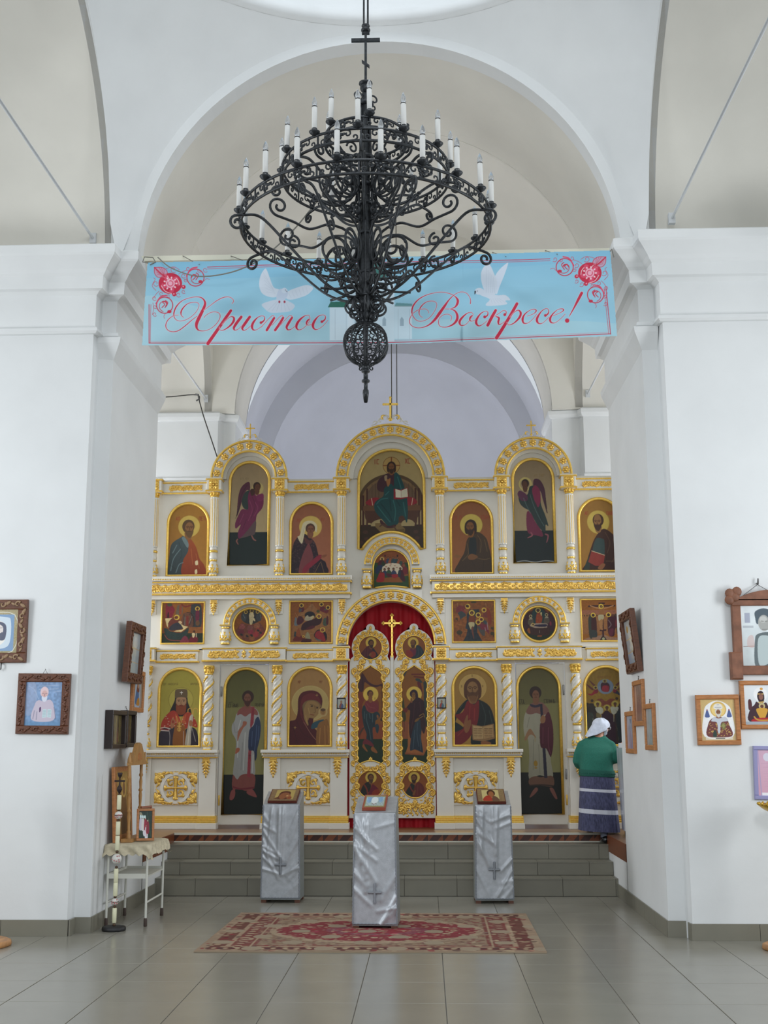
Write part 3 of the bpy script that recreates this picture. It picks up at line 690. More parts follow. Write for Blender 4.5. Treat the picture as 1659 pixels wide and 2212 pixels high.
    def face(s, cx, cy, r, skin='8c6238', hair='3c2412', beard=None, t=0, bald=0, long=0, dark='4a2c16'):
        """head of half height r at (cx,cy); t turns it: -1 left, 1 right"""
        if long: s.p(hair, [cx - r * .8, cy - r * .5, cx, cy - r * 1.1, cx + r * .8, cy - r * .5, cx + r * .85, cy + r * .8, cx + r * .4, cy + r * 1.2, cx - r * .4, cy + r * 1.2, cx - r * .85, cy + r * .8])
        s.e(hair, cx - t * r * .08, cy - r * .18, r * .82, r * .9)
        s.p(skin, [cx - r * .5, cy + r * .6, cx - r * .3, cy + r * 1.5, cx + r * .3, cy + r * 1.5, cx + r * .5, cy + r * .6])
        s.e(skin, cx + t * r * .16, cy + r * (.08 if not bald else -.08), r * .56, r * (.8 if not bald else .98))
        if beard:
            x = cx + t * r * .2; s.p(beard, [x - r * .56, cy + r * .15, x - r * .5, cy + r * .75, x - r * .1, cy + r * 1.3, x + r * .25, cy + r * 1.25, x + r * .52, cy + r * .7, x + r * .54, cy + r * .15, x + r * .3, cy + r * .42, x, cy + r * .36, x - r * .3, cy + r * .42])
        x = cx + t * r * .24
        for q in (-1, 1):
            s.l(dark, [x + q * r * .1, cy - r * .12, x + q * r * .26, cy - r * .2, x + q * r * .42, cy - r * .1], r * .09); s.e(dark, x + q * r * .26, cy, r * .11, r * .07)
        s.l(dark, [x, cy - r * .1, x - r * .03 + t * r * .1, cy + r * .25, x + r * .06, cy + r * .28], r * .07); s.l(dark, [x - r * .16, cy + r * .46, x + r * .16, cy + r * .46], r * .09)
        s.l(skin, [x - r * .3, cy + r * .14, x - r * .2, cy + r * .2], r * .1); return s
    def fold(s, col, lines, w=2, a=.6): return s.ls(col, lines, w, a)
GLY = {'А': '0,6 2,0 4,6|1,4 3,4', 'Б': '4,0 0,0 0,6 4,6 4,3 0,3', 'В': '0,0 0,6 3,6 4,4.5 3,3 0,3 3,3 3.6,1.5 3,0 0,0', 'Г': '0,6 0,0 4,0', 'Е': '4,0 0,0 0,6 4,6|0,3 3,3', 'И': '0,0 0,6 4,0 4,6', 'І': '2,0 2,6', 'К': '0,0 0,6|4,0 0,3 4,6', 'Л': '0,6 2,0 4,6', 'М': '0,6 0,0 2,4 4,0 4,6', 'Н': '0,0 0,6|4,0 4,6|0,3 4,3', 'О': '0,0 4,0 4,6 0,6 0,0', 'П': '0,6 0,0 4,0 4,6', 'Р': '0,6 0,0 4,0 4,3 0,3', 'С': '4,0 0,0 0,6 4,6', 'Т': '0,0 4,0|2,0 2,6', 'У': '0,0 2,3.5|4,0 1,6', 'Х': '0,0 4,6|4,0 0,6', 'Ъ': '0,0 1.4,0 1.4,6 4,6 4,3 1.4,3', 'Й': '0,0 0,6 4,0 4,6|1,-1.4 3,-1.4', 'Д': '0,7 0,6 1,6 2,0 3,6 4,6 4,7|1,6 3,6', 'Ф': '2,0 2,6|0,1 4,1 4,4 0,4 0,1', 'Я': '4,6 4,0 0,0 0,3 4,3|1.5,3 0,6', '~': '0,-1 4,-1'}
def write(A, col, txt, x, y, h, gap=1.0, w=None, asp=.62):
    u = h / 6
    for ch in txt:
        if ch != ' ' and ch in GLY:
            for st in GLY[ch].split('|'):
                A.l(col, [(x + float(q.split(',')[0]) * u * asp, y + float(q.split(',')[1]) * u) for q in st.split()], w or h * .13, 0)
        x += (4 * asp + 1.4 * gap) * u
def archpoly(x0, x1, z0, z1, n=28):
    r = (x1 - x0) / 2; return [(x0, z0), (x1, z0)] + arc((x0 + x1) / 2, z1 - r, r, 0, 180, n)
def rectpoly(x0, x1, z0, z1): return [(x0, z0), (x1, z0), (x1, z1), (x0, z1)]
def inside(P, X, Z):
    k = np.zeros(X.shape, bool); P = np.array(P)
    for n in range(len(P)):
        xa, ya = P[n - 1]; xb, yb = P[n]
        if ya != yb: k ^= ((ya > Z) != (yb > Z)) & (X < (xb - xa) * (Z - ya) / (yb - ya) + xa)
    return k
def grid_mesh(name, A, pos, mask, mats):
    """pos: (h+1, w+1, 3) points, coloured from the painting A; faces kept where mask"""
    H, W = A.h + 1, A.w + 1; idx = np.arange(H * W).reshape(H, W)
    q = np.stack([idx[1:, :-1], idx[1:, 1:], idx[:-1, 1:], idx[:-1, :-1]], -1)[mask].reshape(-1)
    used = np.unique(q); rm = np.zeros(H * W, np.int64); rm[used] = np.arange(len(used)); q = rm[q]
    v = pos.reshape(-1, 3)[used]; col = np.ones((len(used), 4), np.float32); col[:, :3] = A.a.reshape(-1, 3)[used]
    me = bpy.data.meshes.new(name); nf = len(q) // 4
    me.vertices.add(len(used)); me.vertices.foreach_set('co', v.astype(np.float32).ravel())
    me.loops.add(len(q)); me.loops.foreach_set('vertex_index', q.astype(np.int32))
    me.polygons.add(nf); me.polygons.foreach_set('loop_start', np.arange(0, nf * 4, 4, dtype=np.int32)); me.polygons.foreach_set('loop_total', np.full(nf, 4, np.int32))
    me.polygons.foreach_set('use_smooth', np.ones(nf, bool))
    me.materials.append(mats); me.update(); me.validate()
    ca = me.color_attributes.new('Col', 'FLOAT_COLOR', 'POINT'); ca.data.foreach_set('color', col.ravel()); return me
def panel(A, x0, x1, z0, z1, y, poly=None, name='painting', parent=None, m=None, place=None):
    U = np.linspace(0, 1, A.w + 1)[None, :].repeat(A.h + 1, 0); V = np.linspace(1, 0, A.h + 1)[:, None].repeat(A.w + 1, 1)
    X = x0 + (x1 - x0) * U; Z = z0 + (z1 - z0) * V
    mask = inside(poly, (X[1:, 1:] + X[:-1, :-1]) / 2, (Z[1:, 1:] + Z[:-1, :-1]) / 2) if poly is not None else np.ones((A.h, A.w), bool)
    pos = np.stack([X, np.full_like(X, y), Z], -1) if place is None else place(U, V)
    org = WL[parent.name] if parent is not None else Vector((0, 0, 0))
    pos = pos - np.array(org); o = bpy.data.objects.new(name, grid_mesh(name, A, pos, mask, m or ART)); put(o, parent, org); return o
def icon(label, A, poly, name='icon', y=-.012, fr_r=.0195, group=None, frm=None, board=True):
    """painted panel with a gilt moulding, set into the screen; poly in the screen's own x and z"""
    P = [(fr(a), b) for a, b in poly]; xs = [p[0] for p in P]; zs = [p[1] for p in P]
    t = thing(name, label, 'icon', ((min(xs) + max(xs)) / 2, YI, min(zs)), group)
    if board: b = MB(); b.prism(P, YI + y, YI - .0005); mk('board', b, LACQ, t)
    else: y = -.004
    panel(A, min(xs), max(xs), min(zs), max(zs), YI + y - .001, P, parent=t)
    m = MB(); m.tube([(a, YI - fr_r - .0008, c) for a, c in P], fr_r, 8, True)
    mk('frame', m, frm or GOLD, t); return t
# ------------------------------------------------------------------ the icons of the screen, each painted on its own panel (colours as they look in daylight)
S1, S2, S3, S7 = 4.879, 4.1475, 4.046, 3.77
# upper tier -----------------------------------------------------------
A = Art((305, 928, 725, 1672), S1, '8f6422', '96682a')
A.halo(522, 1166, 112, 'b59a4a', 'a98a3c', 3)
A.p('3d4a4c', [318, 1672, 325, 1480, 345, 1350, 430, 1285, 470, 1268, 520, 1330, 520, 1420, 480, 1520, 470, 1672], c2='2c3638')
A.p('8a4420', [470, 1672, 470, 1520, 520, 1420, 515, 1300, 545, 1300, 600, 1380, 640, 1500, 690, 1570, 700, 1672], c2='7a3018')
A.p('6e8080', [450, 1290, 475, 1275, 520, 1340, 518, 1385, 495, 1370], a=.7); A.fold('6f8486', [(345, 1620, 370, 1500, 440, 1400), (400, 1640, 430, 1560, 470, 1540), (360, 1440, 400, 1360)], 9, .6); A.fold('25302f', [(420, 1330, 455, 1450, 430, 1520), (330, 1560, 390, 1600)], 6)
A.fold('b06a38', [(550, 1400, 570, 1560), (600, 1450, 640, 1600)], 6, .5); A.p('c8b890', [595, 1530, 620, 1520, 625, 1560, 600, 1565]); A.p('c8b890', [595, 1620, 615, 1610, 620, 1650, 598, 1655])
A.face(518, 1180, 78, '7a5430', '4f3820', '5a4226', .5); write(A, '8c3a24', 'АП', 385, 1068, 34, 1, 5); write(A, '7c3420', 'ПЕТР', 625, 1068, 38, .7, 5); A.noise(.05, 1)
icon('arched icon of curly bearded saint in blue and orange cloak, leftmost in upper tier', A, archpoly(-2.80, -2.29, 3.63, 4.545))
A = Art((968, 500, 1390, 1565), S1, '8a7658', '9c8a62'); A.r('14201e', 968, 1228, 1390, 1565)
A.e('b0a05c', 1265, 775, 62, a=.6)
A.p('4a2230', [1180, 720, 1150, 708, 1090, 760, 1060, 850, 1048, 1000, 1045, 1060, 1060, 1040, 1085, 960, 1110, 860, 1150, 790, 1180, 800]); A.fold('2a1620', [(1150, 740, 1090, 850, 1065, 1000)], 8)
A.ls('2a1a1c', [(1062, 980, 1036, 1085), (1074, 960, 1048, 1060)], 5)
A.p('26322e', [1110, 850, 1150, 800, 1200, 810, 1180, 900, 1170, 990, 1120, 980, 1096, 920])
A.p('5e1c3c', [1180, 800, 1225, 800, 1250, 850, 1300, 830, 1325, 840, 1330, 930, 1310, 990, 1262, 1050, 1250, 1130, 1240, 1220, 1200, 1260, 1120, 1280, 1070, 1290, 1065, 1220, 1090, 1150, 1040, 1190, 1030, 1140, 1060, 1060, 1100, 990, 1165, 990, 1160, 880])
A.p('6a2446', [1250, 850, 1310, 830, 1332, 850, 1320, 900, 1270, 905], a=.8); A.fold('8a3c5c', [(1180, 900, 1210, 1000, 1170, 1110), (1240, 920, 1270, 980, 1230, 1060), (1120, 1040, 1080, 1130)], 7, .5); A.fold('3a1026', [(1210, 870, 1240, 960, 1200, 1080), (1150, 1100, 1110, 1200)], 7)
A.p('4e3c3c', [1120, 1260, 1180, 1190, 1250, 1110, 1245, 1240, 1200, 1262, 1090, 1290]); A.ls('7a4c44', [(1060, 1300, 1050, 1320, 1068, 1352), (1210, 1265, 1230, 1300, 1255, 1315)], [12, 16, 8])
A.face(1258, 762, 50, '54301e', '2c1810', None, .6); A.p('3a2018', [1185, 790, 1225, 780, 1235, 830, 1200, 850]); write(A, '7a6a4c', 'АРХ МИХ', 1075, 660, 22, 1, 3); A.noise(.05, 2)
icon('tall arched icon of stooping angel in plum robe under the left gilt arch', A, archpoly(-2.03, -1.53, 3.755, 5.07))
A = Art((135, 1025, 492, 1660), S2, '8a5438', '965c40'); A.halo(306, 1238, 98, 'c0a254', 'b08c40', 3)
A.p('2e1c22', [135, 1660, 150, 1440, 180, 1350, 240, 1300, 300, 1330, 350, 1390, 380, 1500, 430, 1560, 445, 1660], c2='241720')
R_ = random.Random(4)
for k in range(150):
    x, y = R_.uniform(145, 360), R_.uniform(1350, 1655)
    if abs(x - 290) < 22 or (y < 1480 and x > 350): continue
    A.ls('6a4c4a', [(x - 5, y, x + 5, y), (x, y - 5, x, y + 5)], 2.2, .6)
A.p('7a3c3e', [210, 1660, 230, 1520, 280, 1400, 300, 1400, 330, 1510, 300, 1600, 290, 1660], a=.8); A.p('7c2030', [250, 1600, 330, 1530, 380, 1490, 410, 1500, 380, 1540, 300, 1610, 260, 1660, 240, 1660]); A.p('241820', [350, 1660, 370, 1590, 400, 1540, 440, 1560, 445, 1660]); A.fold('a07a50', [(345, 1650, 385, 1570, 400, 1550), (400, 1560, 425, 1650)], 3)
A.p('c4b894', [215, 1310, 240, 1210, 280, 1185, 330, 1190, 362, 1230, 355, 1290, 330, 1240, 290, 1225, 262, 1265, 250, 1320, 232, 1390, 195, 1330]); A.fold('9a8e70', [(255, 1230, 240, 1300, 225, 1360)], 4)
A.face(305, 1262, 50, '7a4c34', '4c3024', None, .2); A.p('6e3a34', [250, 1330, 300, 1360, 330, 1340, 310, 1390, 270, 1390], a=.5); write(A, '8a4428', 'МР', 190, 1165, 30, 1, 4); write(A, '8a4428', 'ФУ', 395, 1160, 30, 1, 4); A.p('7a4830', [395, 1505, 420, 1490, 450, 1490, 425, 1515]); A.noise(.05, 3)
icon('arched icon of a veiled young saint in flowered dark robe on terracotta, upper tier', A, archpoly(-1.255, -.735, 3.635, 4.535))
A = Art((728, 555, 1318, 1440), S2, '968254', '9c8a5c')
A.r('2a1c10', 728, 1225, 1318, 1440); A.e('4a3620', 1020, 1020, 290, 250); A.e('6e5434', 1020, 1020, 262, 222); A.e('5a4430', 1020, 1000, 225, 185); A.p('8c7a54', [728, 1090, 775, 1100, 800, 1225, 728, 1225], 0); A.p('8c7a54', [1318, 1090, 1285, 1100, 1240, 1225, 1318, 1225], 0)
for x in (770, 1240, 805, 1270, 745, 1300): A.r('3c1c12', x - 8, 900 if x not in (745, 770, 1300) else 960, x + 8, 1240)
for x in (850, 880, 910, 1140, 1180, 1210): A.l('3e2c1c', [x, 860, x, 1010], 4)
A.p('5c3c22', [770, 1060, 830, 1045, 1230, 1045, 1285, 1060, 1285, 1100, 770, 1100], 0); A.p('46291a', [785, 1100, 1265, 1100, 1250, 1210, 800, 1210], 0); A.e('948258', 950, 1230, 110, 55); A.e('948258', 1170, 1225, 60, 45); A.r('30200f', 728, 1238, 1318, 1440)
A.p('7a1a22', [790, 1030, 840, 990, 905, 985, 915, 1040, 840, 1055]); A.p('7a1a22', [1150, 990, 1220, 985, 1255, 1030, 1200, 1055, 1150, 1050]); A.ls('b9a486', [(845, 990, 855, 1050), (1215, 990, 1205, 1050)], 5)
A.p('6e5832', [875, 1212, 1075, 1205, 1145, 1262, 1140, 1310, 945, 1310, 880, 1245], 0); A.p('55421f', [945, 1285, 1140, 1262, 1140, 1325, 945, 1325], 0)
A.e('9c7e46', 1025, 695, 78); A.e('5c3416', 1025, 695, 78, ring=4); A.l('6e3a18', [1025, 625, 1025, 660], 10); A.ls('6e3a18', [(955, 695, 985, 695), (1068, 695, 1098, 695)], 10)
A.p('3a1c22', [895, 900, 905, 830, 960, 780, 1000, 765, 1050, 770, 1090, 800, 1060, 900, 1000, 930, 925, 930]); A.p('123a3a', [1050, 770, 1080, 765, 1120, 830, 1150, 930, 1165, 1000, 1170, 1120, 1160, 1210, 1130, 1150, 1090, 1160, 1080, 1220, 1000, 1240, 940, 1180, 880, 1110, 868, 1050, 890, 1010, 950, 970, 960, 900, 1020, 860, 1045, 880])
A.p('3a1a1e', [930, 1180, 990, 1235, 1060, 1225, 1050, 1250, 985, 1255, 925, 1215]); A.fold('2e6660', [(900, 1060, 960, 1140, 1010, 1200), (1040, 1010, 1060, 1100, 1050, 1190), (1080, 800, 1110, 900, 1120, 960), (970, 960, 1000, 930), (1130, 1030, 1150, 1150), (890, 1040, 930, 1000, 990, 990)], 9, .6); A.fold('071c1e', [(930, 1040, 1000, 1130, 1030, 1200), (1085, 900, 1060, 980, 1100, 1060), (1010, 1000, 1020, 1100)], 8)
A.p('8a5a30', [985, 870, 975, 815, 995, 820, 1015, 810, 1010, 860, 995, 885]); A.p('9a8460', [962, 790, 985, 785, 980, 830, 965, 830], a=.7)
A.p('7a1420', [1045, 905, 1110, 915, 1170, 895, 1180, 985, 1110, 1000, 1045, 998], 0); A.p('c2bba4', [1060, 908, 1108, 922, 1110, 985, 1062, 982], 0); A.p('b8b098', [1112, 922, 1165, 902, 1172, 978, 1112, 985], 0)
for k in range(5): A.ls('6a6050', [(1067, 925 + k * 11, 1103, 934 + k * 10), (1117, 934 + k * 10, 1163, 918 + k * 12)], 1.6, .6)
A.face(1025, 708, 46, '6e4420', '2a1508', '34200e', -.1, long=1); A.ls('4a3020', [(920, 1240, 945, 1225, 975, 1240), (1045, 1240, 1060, 1265, 1075, 1285)], 12)
for (x0, y0) in ((790, 1290), (1240, 1290), (800, 1350), (1250, 1345), (750, 1380)): A.e('4c2e22', x0, y0, 22, 16, a=.6)
write(A, '7c2418', 'ІС', 868, 640, 40, 1, 6); write(A, '7c2418', 'ХС', 1150, 636, 40, 1, 6); A.noise(.05, 4)
rc_ = 0.415; zc_ = 3.742
pl = [(-.405, 3.945), (-.355, 3.945)] + [(.005 + rc_ * cos(a), zc_ + rc_ * sin(a)) for a in np.linspace(pi - .51, .51, 16)] + [(.365, 3.945), (.42, 3.945)] + arc(.008, 4.80, .411, 0, 180, 30)
icon('largest icon, a robed figure enthroned with an open book, top centre of the screen', A, pl, fr_r=.018, board=False)
A = Art((270, 150, 1310, 1260), 13.825, '7c4018', '8a4c1c'); A.r('23401f', 270, 515, 1310, 1260); A.p('80481a', [560, 960, 1010, 930, 1120, 1090, 350, 1085], 0); A.p('80481a', [1140, 880, 1290, 840, 1290, 900, 1180, 910], 0)
A.e('c9b9a0', 820, 700, 270, 175); A.p('c9b9a0', [520, 780, 530, 640, 700, 560, 960, 560, 1110, 640, 1110, 720, 960, 800], 0)
for (x, y, c1) in ((660, 440, '6a2424'), (700, 430, '2c3c50'), (760, 450, '8c4a2c'), (840, 430, '2c3c3c'), (900, 440, '28404a'), (960, 440, '2a3a3a'), (1000, 490, '8a4424'), (1070, 500, '2c4034'), (1140, 560, '6a2420')): A.p(c1, [x - 55, y + 90, x - 40, y, x, y - 50, x + 40, y, x + 55, y + 90]); A.e('5a3018', x, y - 62, 26, 32); A.e('8a5a38', x, y - 54, 16, 20)
A.p('c9b9a0', [600, 600, 700, 540, 960, 540, 1050, 600, 900, 660, 700, 660]); A.e('c2a25a', 525, 408, 62); A.p('46141e', [400, 590, 440, 470, 520, 430, 590, 470, 600, 560, 520, 620]); A.p('24301e', [500, 590, 540, 470, 600, 520, 600, 600]); A.p('1c2a44', [330, 800, 350, 680, 430, 590, 540, 600, 510, 700, 430, 790, 400, 850]); A.face(528, 410, 36, '6a4020', '2c140a', '2c140a', .5)
A.p('6a1c22', [1110, 860, 1120, 700, 1180, 640, 1250, 680, 1250, 840]); A.e('7a4a2c', 1150, 600, 34, 40)
for (x, y, c1, c2) in ((490, 830, '8c1a1c', '8c1a1c'), (600, 780, '24304c', '4a141c'), (715, 760, '2a442c', '46121c'), (855, 770, '2c3450', '8c1c20'), (1050, 760, '3c1222', '461424')):
    A.p(c1, [x - 65, y + 100, x - 50, y, x, y - 40, x + 60, y, x + 90, y + 100]); A.e('3c1e10', x - 2, y - 68, 36, 40); A.e('7a4e2e', x - 8, y - 58, 18, 24)
A.p('8c1a1c', [360, 1060, 400, 930, 450, 860, 560, 800, 600, 880, 560, 1060]); A.p('46121c', [640, 830, 800, 850, 800, 920, 700, 930]); A.p('8c1c20', [800, 870, 970, 860, 980, 930, 850, 970]); A.p('3c0e1c', [1040, 960, 1090, 740, 1150, 860, 1190, 1060, 1120, 1050]); A.p('1c2c34', [980, 900, 1000, 740, 1060, 780, 1040, 940])
for (x, y) in ((640, 635), (760, 610), (890, 610), (780, 560), (950, 660)): A.e('8a3a24', x, y, 26, 12)
for x in (612, 972): A.r('2a0e0c', x - 20, 290, x + 20, 350)
write(A, '8a5a24', 'ТАИНАЯ', 650, 225, 40, 1.2, 6); A.noise(.06, 5)
pl = [(-.222 + (.45) * i / 12, 3.452 + .026 * sin(pi * i / 12)) for i in range(13)] + arc(.003, 3.705, .225, 0, 180, 24)
icon('small arched supper scene of figures round a white table above the round door arch', A, pl, fr_r=.012, board=False)
A = Art((103, 738, 455, 1368), S3, '7e4a24', '8a542c'); A.halo(279, 950, 95, 'b8a048', 'a8903c', 3)
A.p('3e2c18', [150, 1368, 170, 1270, 215, 1190, 240, 1080, 275, 1045, 330, 1010, 400, 1060, 425, 1140, 445, 1250, 450, 1368], c2='352414'); A.p('1a2020', [260, 1210, 262, 1080, 290, 1060, 318, 1075, 315, 1210]); A.fold('6a5230', [(330, 1040, 360, 1100, 350, 1190), (240, 1110, 250, 1200, 200, 1260), (300, 1230, 380, 1250, 430, 1240), (390, 1080, 410, 1180)], 5, .7); A.fold('22160c', [(340, 1060, 330, 1200), (260, 1230, 300, 1300), (380, 1260, 370, 1350)], 6)
A.p('6e4624', [245, 1225, 280, 1200, 330, 1225, 300, 1250, 260, 1250]); A.p('7a5028', [125, 1225, 150, 1205, 190, 1220, 165, 1235])
A.face(274, 965, 58, '74481e', '2c1a0c', '34200e', -.5, long=1); write(A, '8a3a1e', 'СВ П', 128, 870, 30, .8, 4); write(A, '8a3a1e', 'ІОАН', 362, 868, 30, .8, 4); A.noise(.05, 6)
icon('arched icon of a bowed long-haired bearded man in brown cloak, upper tier', A, archpoly(.745, 1.26, 3.63, 4.545))
A = Art((645, 382, 1015, 1272), S3, '7e6c52', '96845e'); A.r('101a1a', 645, 998, 1015, 1272); A.e('b0a05c', 760, 598, 60, a=.75); A.e('8a785a', 758, 600, 44)
A.p('40202e', [835, 640, 835, 570, 860, 552, 900, 570, 935, 640, 945, 740, 950, 850, 935, 800, 915, 730, 900, 670, 870, 640]); A.ls('241418', [(930, 740, 955, 850), (940, 720, 950, 810)], 5)
A.p('1e2c2a', [775, 690, 800, 620, 850, 620, 890, 680, 900, 780, 935, 870, 960, 960, 935, 950, 930, 1010, 880, 980, 830, 900, 790, 830, 740, 800, 705, 760, 700, 700]); A.p('6a1c38', [820, 650, 850, 610, 890, 650, 895, 740, 870, 800, 840, 740]); A.p('4a2238', [690, 670, 715, 655, 770, 690, 775, 740, 720, 740, 690, 700])
A.p('5e1c34', [770, 1010, 765, 850, 800, 840, 840, 920, 900, 1010, 905, 1050, 850, 1040]); A.fold('4a605c', [(800, 690, 830, 780, 870, 870, 920, 960), (740, 720, 770, 790, 800, 850)], 6, .6); A.fold('0c1616', [(850, 760, 880, 850, 900, 920), (780, 760, 760, 720)], 6)
A.ls('7a4048', [(800, 1015, 810, 1040, 770, 1060), (930, 1030, 955, 1045, 940, 1100)], [10, 14, 7]); A.face(758, 600, 42, '4a2c1c', '2a1a10', None, -.5); write(A, '7a6440', 'АРХ ГАВР', 840, 515, 20, .9, 3); A.l('c8ccc8', [668, 1262, 740, 1255, 830, 1266, 920, 1256, 1004, 1262], 3); A.noise(.05, 7)
icon('tall arched icon of stooping angel in dark green under the right gilt arch', A, archpoly(1.53, 2.035, 3.755, 5.07))
A = Art((1210, 725, 1585, 1355), S3, '866026', '8c6428'); A.halo(1390, 930, 102, 'b09848', 'a08638', 3)
A.p('382018', [1250, 1355, 1270, 1280, 1320, 1140, 1360, 1060, 1430, 990, 1500, 1020, 1545, 1080, 1560, 1200, 1585, 1355], c2='301812'); A.p('2e3e3c', [1330, 1170, 1365, 1075, 1420, 1075, 1440, 1100, 1430, 1230, 1360, 1200]); A.p('26302a', [1245, 1355, 1262, 1290, 1300, 1230, 1290, 1355]); A.p('7a2c24', [1285, 1275, 1320, 1180, 1440, 1215, 1420, 1310, 1350, 1310], 0); A.l('b0a080', [1320, 1180, 1435, 1218], 5); A.p('7a4e30', [1370, 1330, 1410, 1290, 1440, 1300, 1410, 1340]); A.fold('5c4434', [(1450, 1020, 1490, 1110, 1460, 1200), (1520, 1080, 1540, 1200, 1500, 1280), (1450, 1270, 1540, 1270)], 6, .6); A.fold('1c0e0a', [(1470, 1100, 1450, 1260), (1540, 1220, 1560, 1330)], 7)
A.face(1388, 925, 62, '7c5832', '3c2414', '362012', -.4, bald=1); write(A, '8a3424', 'АП', 1270, 838, 28, .8, 4); write(A, '8a3424', 'ПАВЕЛ', 1470, 838, 30, .6, 4); A.noise(.05, 8)
icon('arched icon of balding bearded man with red book, rightmost in upper tier', A, archpoly(2.335, 2.84, 3.645, 4.555))
# middle tier ----------------------------------------------------------
A = Art((225, 200, 1375, 1380), 13.825, '7c4a14', '6a3414'); A.r('20281a', 180, 1090, 1375, 1380); A.p('6e1826', [320, 230, 480, 230, 580, 420, 500, 640, 330, 660], 0); A.e('3c3a24', 430, 270, 70, 50); A.p('1c0c10', [370, 640, 385, 480, 410, 480, 425, 640], 0)
A.p('5c4c3a', [610, 560, 630, 320, 700, 270, 780, 320, 770, 560]); A.r('7c3a1c', 690, 280, 760, 560); A.l('6a2418', [760, 270, 860, 330, 1000, 290], 44); A.p('2e3030', [1020, 900, 1010, 320, 1060, 260, 1180, 250, 1290, 330, 1290, 900]); A.r('7c4a22', 950, 915, 1375, 1090)
A.p('5a3828', [760, 870, 790, 560, 870, 500, 1000, 510, 1080, 600, 1070, 900], a=.9); A.ls('2c2c2c', [(830, 560, 830, 840), (960, 560, 1040, 600, 980, 860)], 22); A.ls('9aa09a', [(850, 620, 850, 850), (1040, 600, 970, 800)], 8, .6); A.r('6a241c', 890, 600, 950, 880); A.l('141210', [900, 490, 1010, 520, 1080, 640, 1100, 880], 20)
A.p('c0ac7a', [315, 660, 520, 650, 470, 720, 400, 800, 410, 930, 370, 880], 0); A.p('c0ac7a', [560, 1040, 760, 1050, 945, 905, 840, 880, 740, 820, 690, 740, 660, 750, 760, 860, 820, 950, 780, 990, 620, 1010], 0)
A.p('5e2a1e', [400, 900, 420, 760, 500, 660, 600, 620, 690, 720, 640, 800, 520, 830, 450, 900]); A.p('2a2a30', [430, 960, 480, 870, 580, 800, 700, 790, 800, 930, 760, 970, 600, 1000, 480, 1010]); A.p('b89c74', [690, 745, 760, 750, 770, 800, 720, 820]); A.e('c4a23e', 630, 632, 74, ring=28); A.e('5a2c18', 610, 640, 44)
A.p('22302c', [300, 950, 400, 960, 470, 1030, 760, 1070, 950, 930, 940, 1080, 810, 1240, 480, 1260, 330, 1100]); A.l('7a3a34', [320, 1130, 440, 1270, 760, 1300], 20); A.p('6a2834', [730, 1380, 830, 1180, 930, 1200, 970, 1380]); A.p('5e1420', [980, 1340, 1040, 1180, 1200, 1200, 1200, 1340]); A.p('c0ac80', [1060, 1090, 1110, 1080, 1140, 1120, 1110, 1210, 1070, 1200]); A.e('3c2014', 1110, 1040, 34); A.l('b0a486', [1170, 1090, 1175, 1200], 16)
A.e('c4a23e', 1185, 385, 62, ring=24); A.e('3c1c10', 1185, 390, 36); A.p('5c1c30', [1140, 480, 1190, 430, 1240, 480, 1230, 740, 1150, 740]); A.e('6a4420', 1200, 800, 55, 80, a=.7); A.noise(.16, 9, 40)
icon('square icon of reclining mother on pale bed, left end of middle tier', A, rectpoly(-2.845, -2.315, 2.785, 3.295), fr_r=.015)
A = Art((100, 380, 1205, 1500), 15.08, '7c460e', '6a3a10'); A.p('5e3024', [100, 1500, 150, 1150, 380, 840, 450, 880, 650, 930, 800, 900, 960, 850, 1160, 1130, 1205, 1500], 0)
A.e('2a2826', 660, 640, 320, 255)
for x, d in ((440, -1), (920, 1)): A.p('343838', [x - 90, 720, x - 70, 560, x, 510, x + 80, 580, x + 70, 760, x, 800]); A.l('7c8488', [x + d * 30, 580, x - d * 30 if d < 0 else x + 60, 700], 12, a=.6)
A.p('b0a078', [600, 600, 640, 510, 720, 510, 760, 620, 740, 700, 700, 890, 630, 890, 610, 720]); A.p('b8aa80', [730, 690, 780, 720, 795, 800, 720, 750]); A.fold('8a7c58', [(660, 560, 650, 720, 665, 870), (710, 620, 690, 760)], 10)
for (x, y, r) in ((495, 500, 55), (680, 465, 60), (870, 495, 55)): A.e('c0a040', x, y, r, ring=15); A.e('3a2210', x, y + 5, r * .55)
for (x, y, c1) in ((380, 960, '7a3c38'), (360, 1130, '5c2028'), (660, 1130, '7a2834'), (640, 1000, '6a3a34'), (860, 930, '7c4a30'), (900, 1090, '7a3428'), (540, 1250, '6c4028'), (820, 1230, '862c2c'), (1060, 1230, '7a2a28'), (300, 1350, '7c4a24'), (700, 1330, '7a4a26')): A.p(c1, [x - 90, y + 70, x - 60, y - 60, x + 20, y - 80, x + 90, y - 10, x + 60, y + 80])
for (x, y) in ((370, 1230), (550, 1280), (900, 1100), (980, 1170), (690, 1260)): A.e('1e201c', x, y, 52, 32, .6)
A.ls('a0705c', [(330, 980, 440, 900), (600, 1020, 720, 1010), (840, 920, 930, 1000), (300, 1080, 400, 1070), (480, 1380, 560, 1370)], 8, .6); A.noise(.2, 10, 44)
icon('round icon of pale figure in dark cloud above rocks, under small left arch', A, arc(-1.738, 3.0, .214, 0, 360, 44)[:-1], fr_r=.016)
A = Art((130, 180, 1420, 1490), 15.08, '76400f', '7c4a1c'); A.p('80542c', [170, 1490, 210, 1000, 400, 560, 620, 440, 800, 250, 960, 440, 1200, 560, 1330, 620, 1380, 1490], 0)
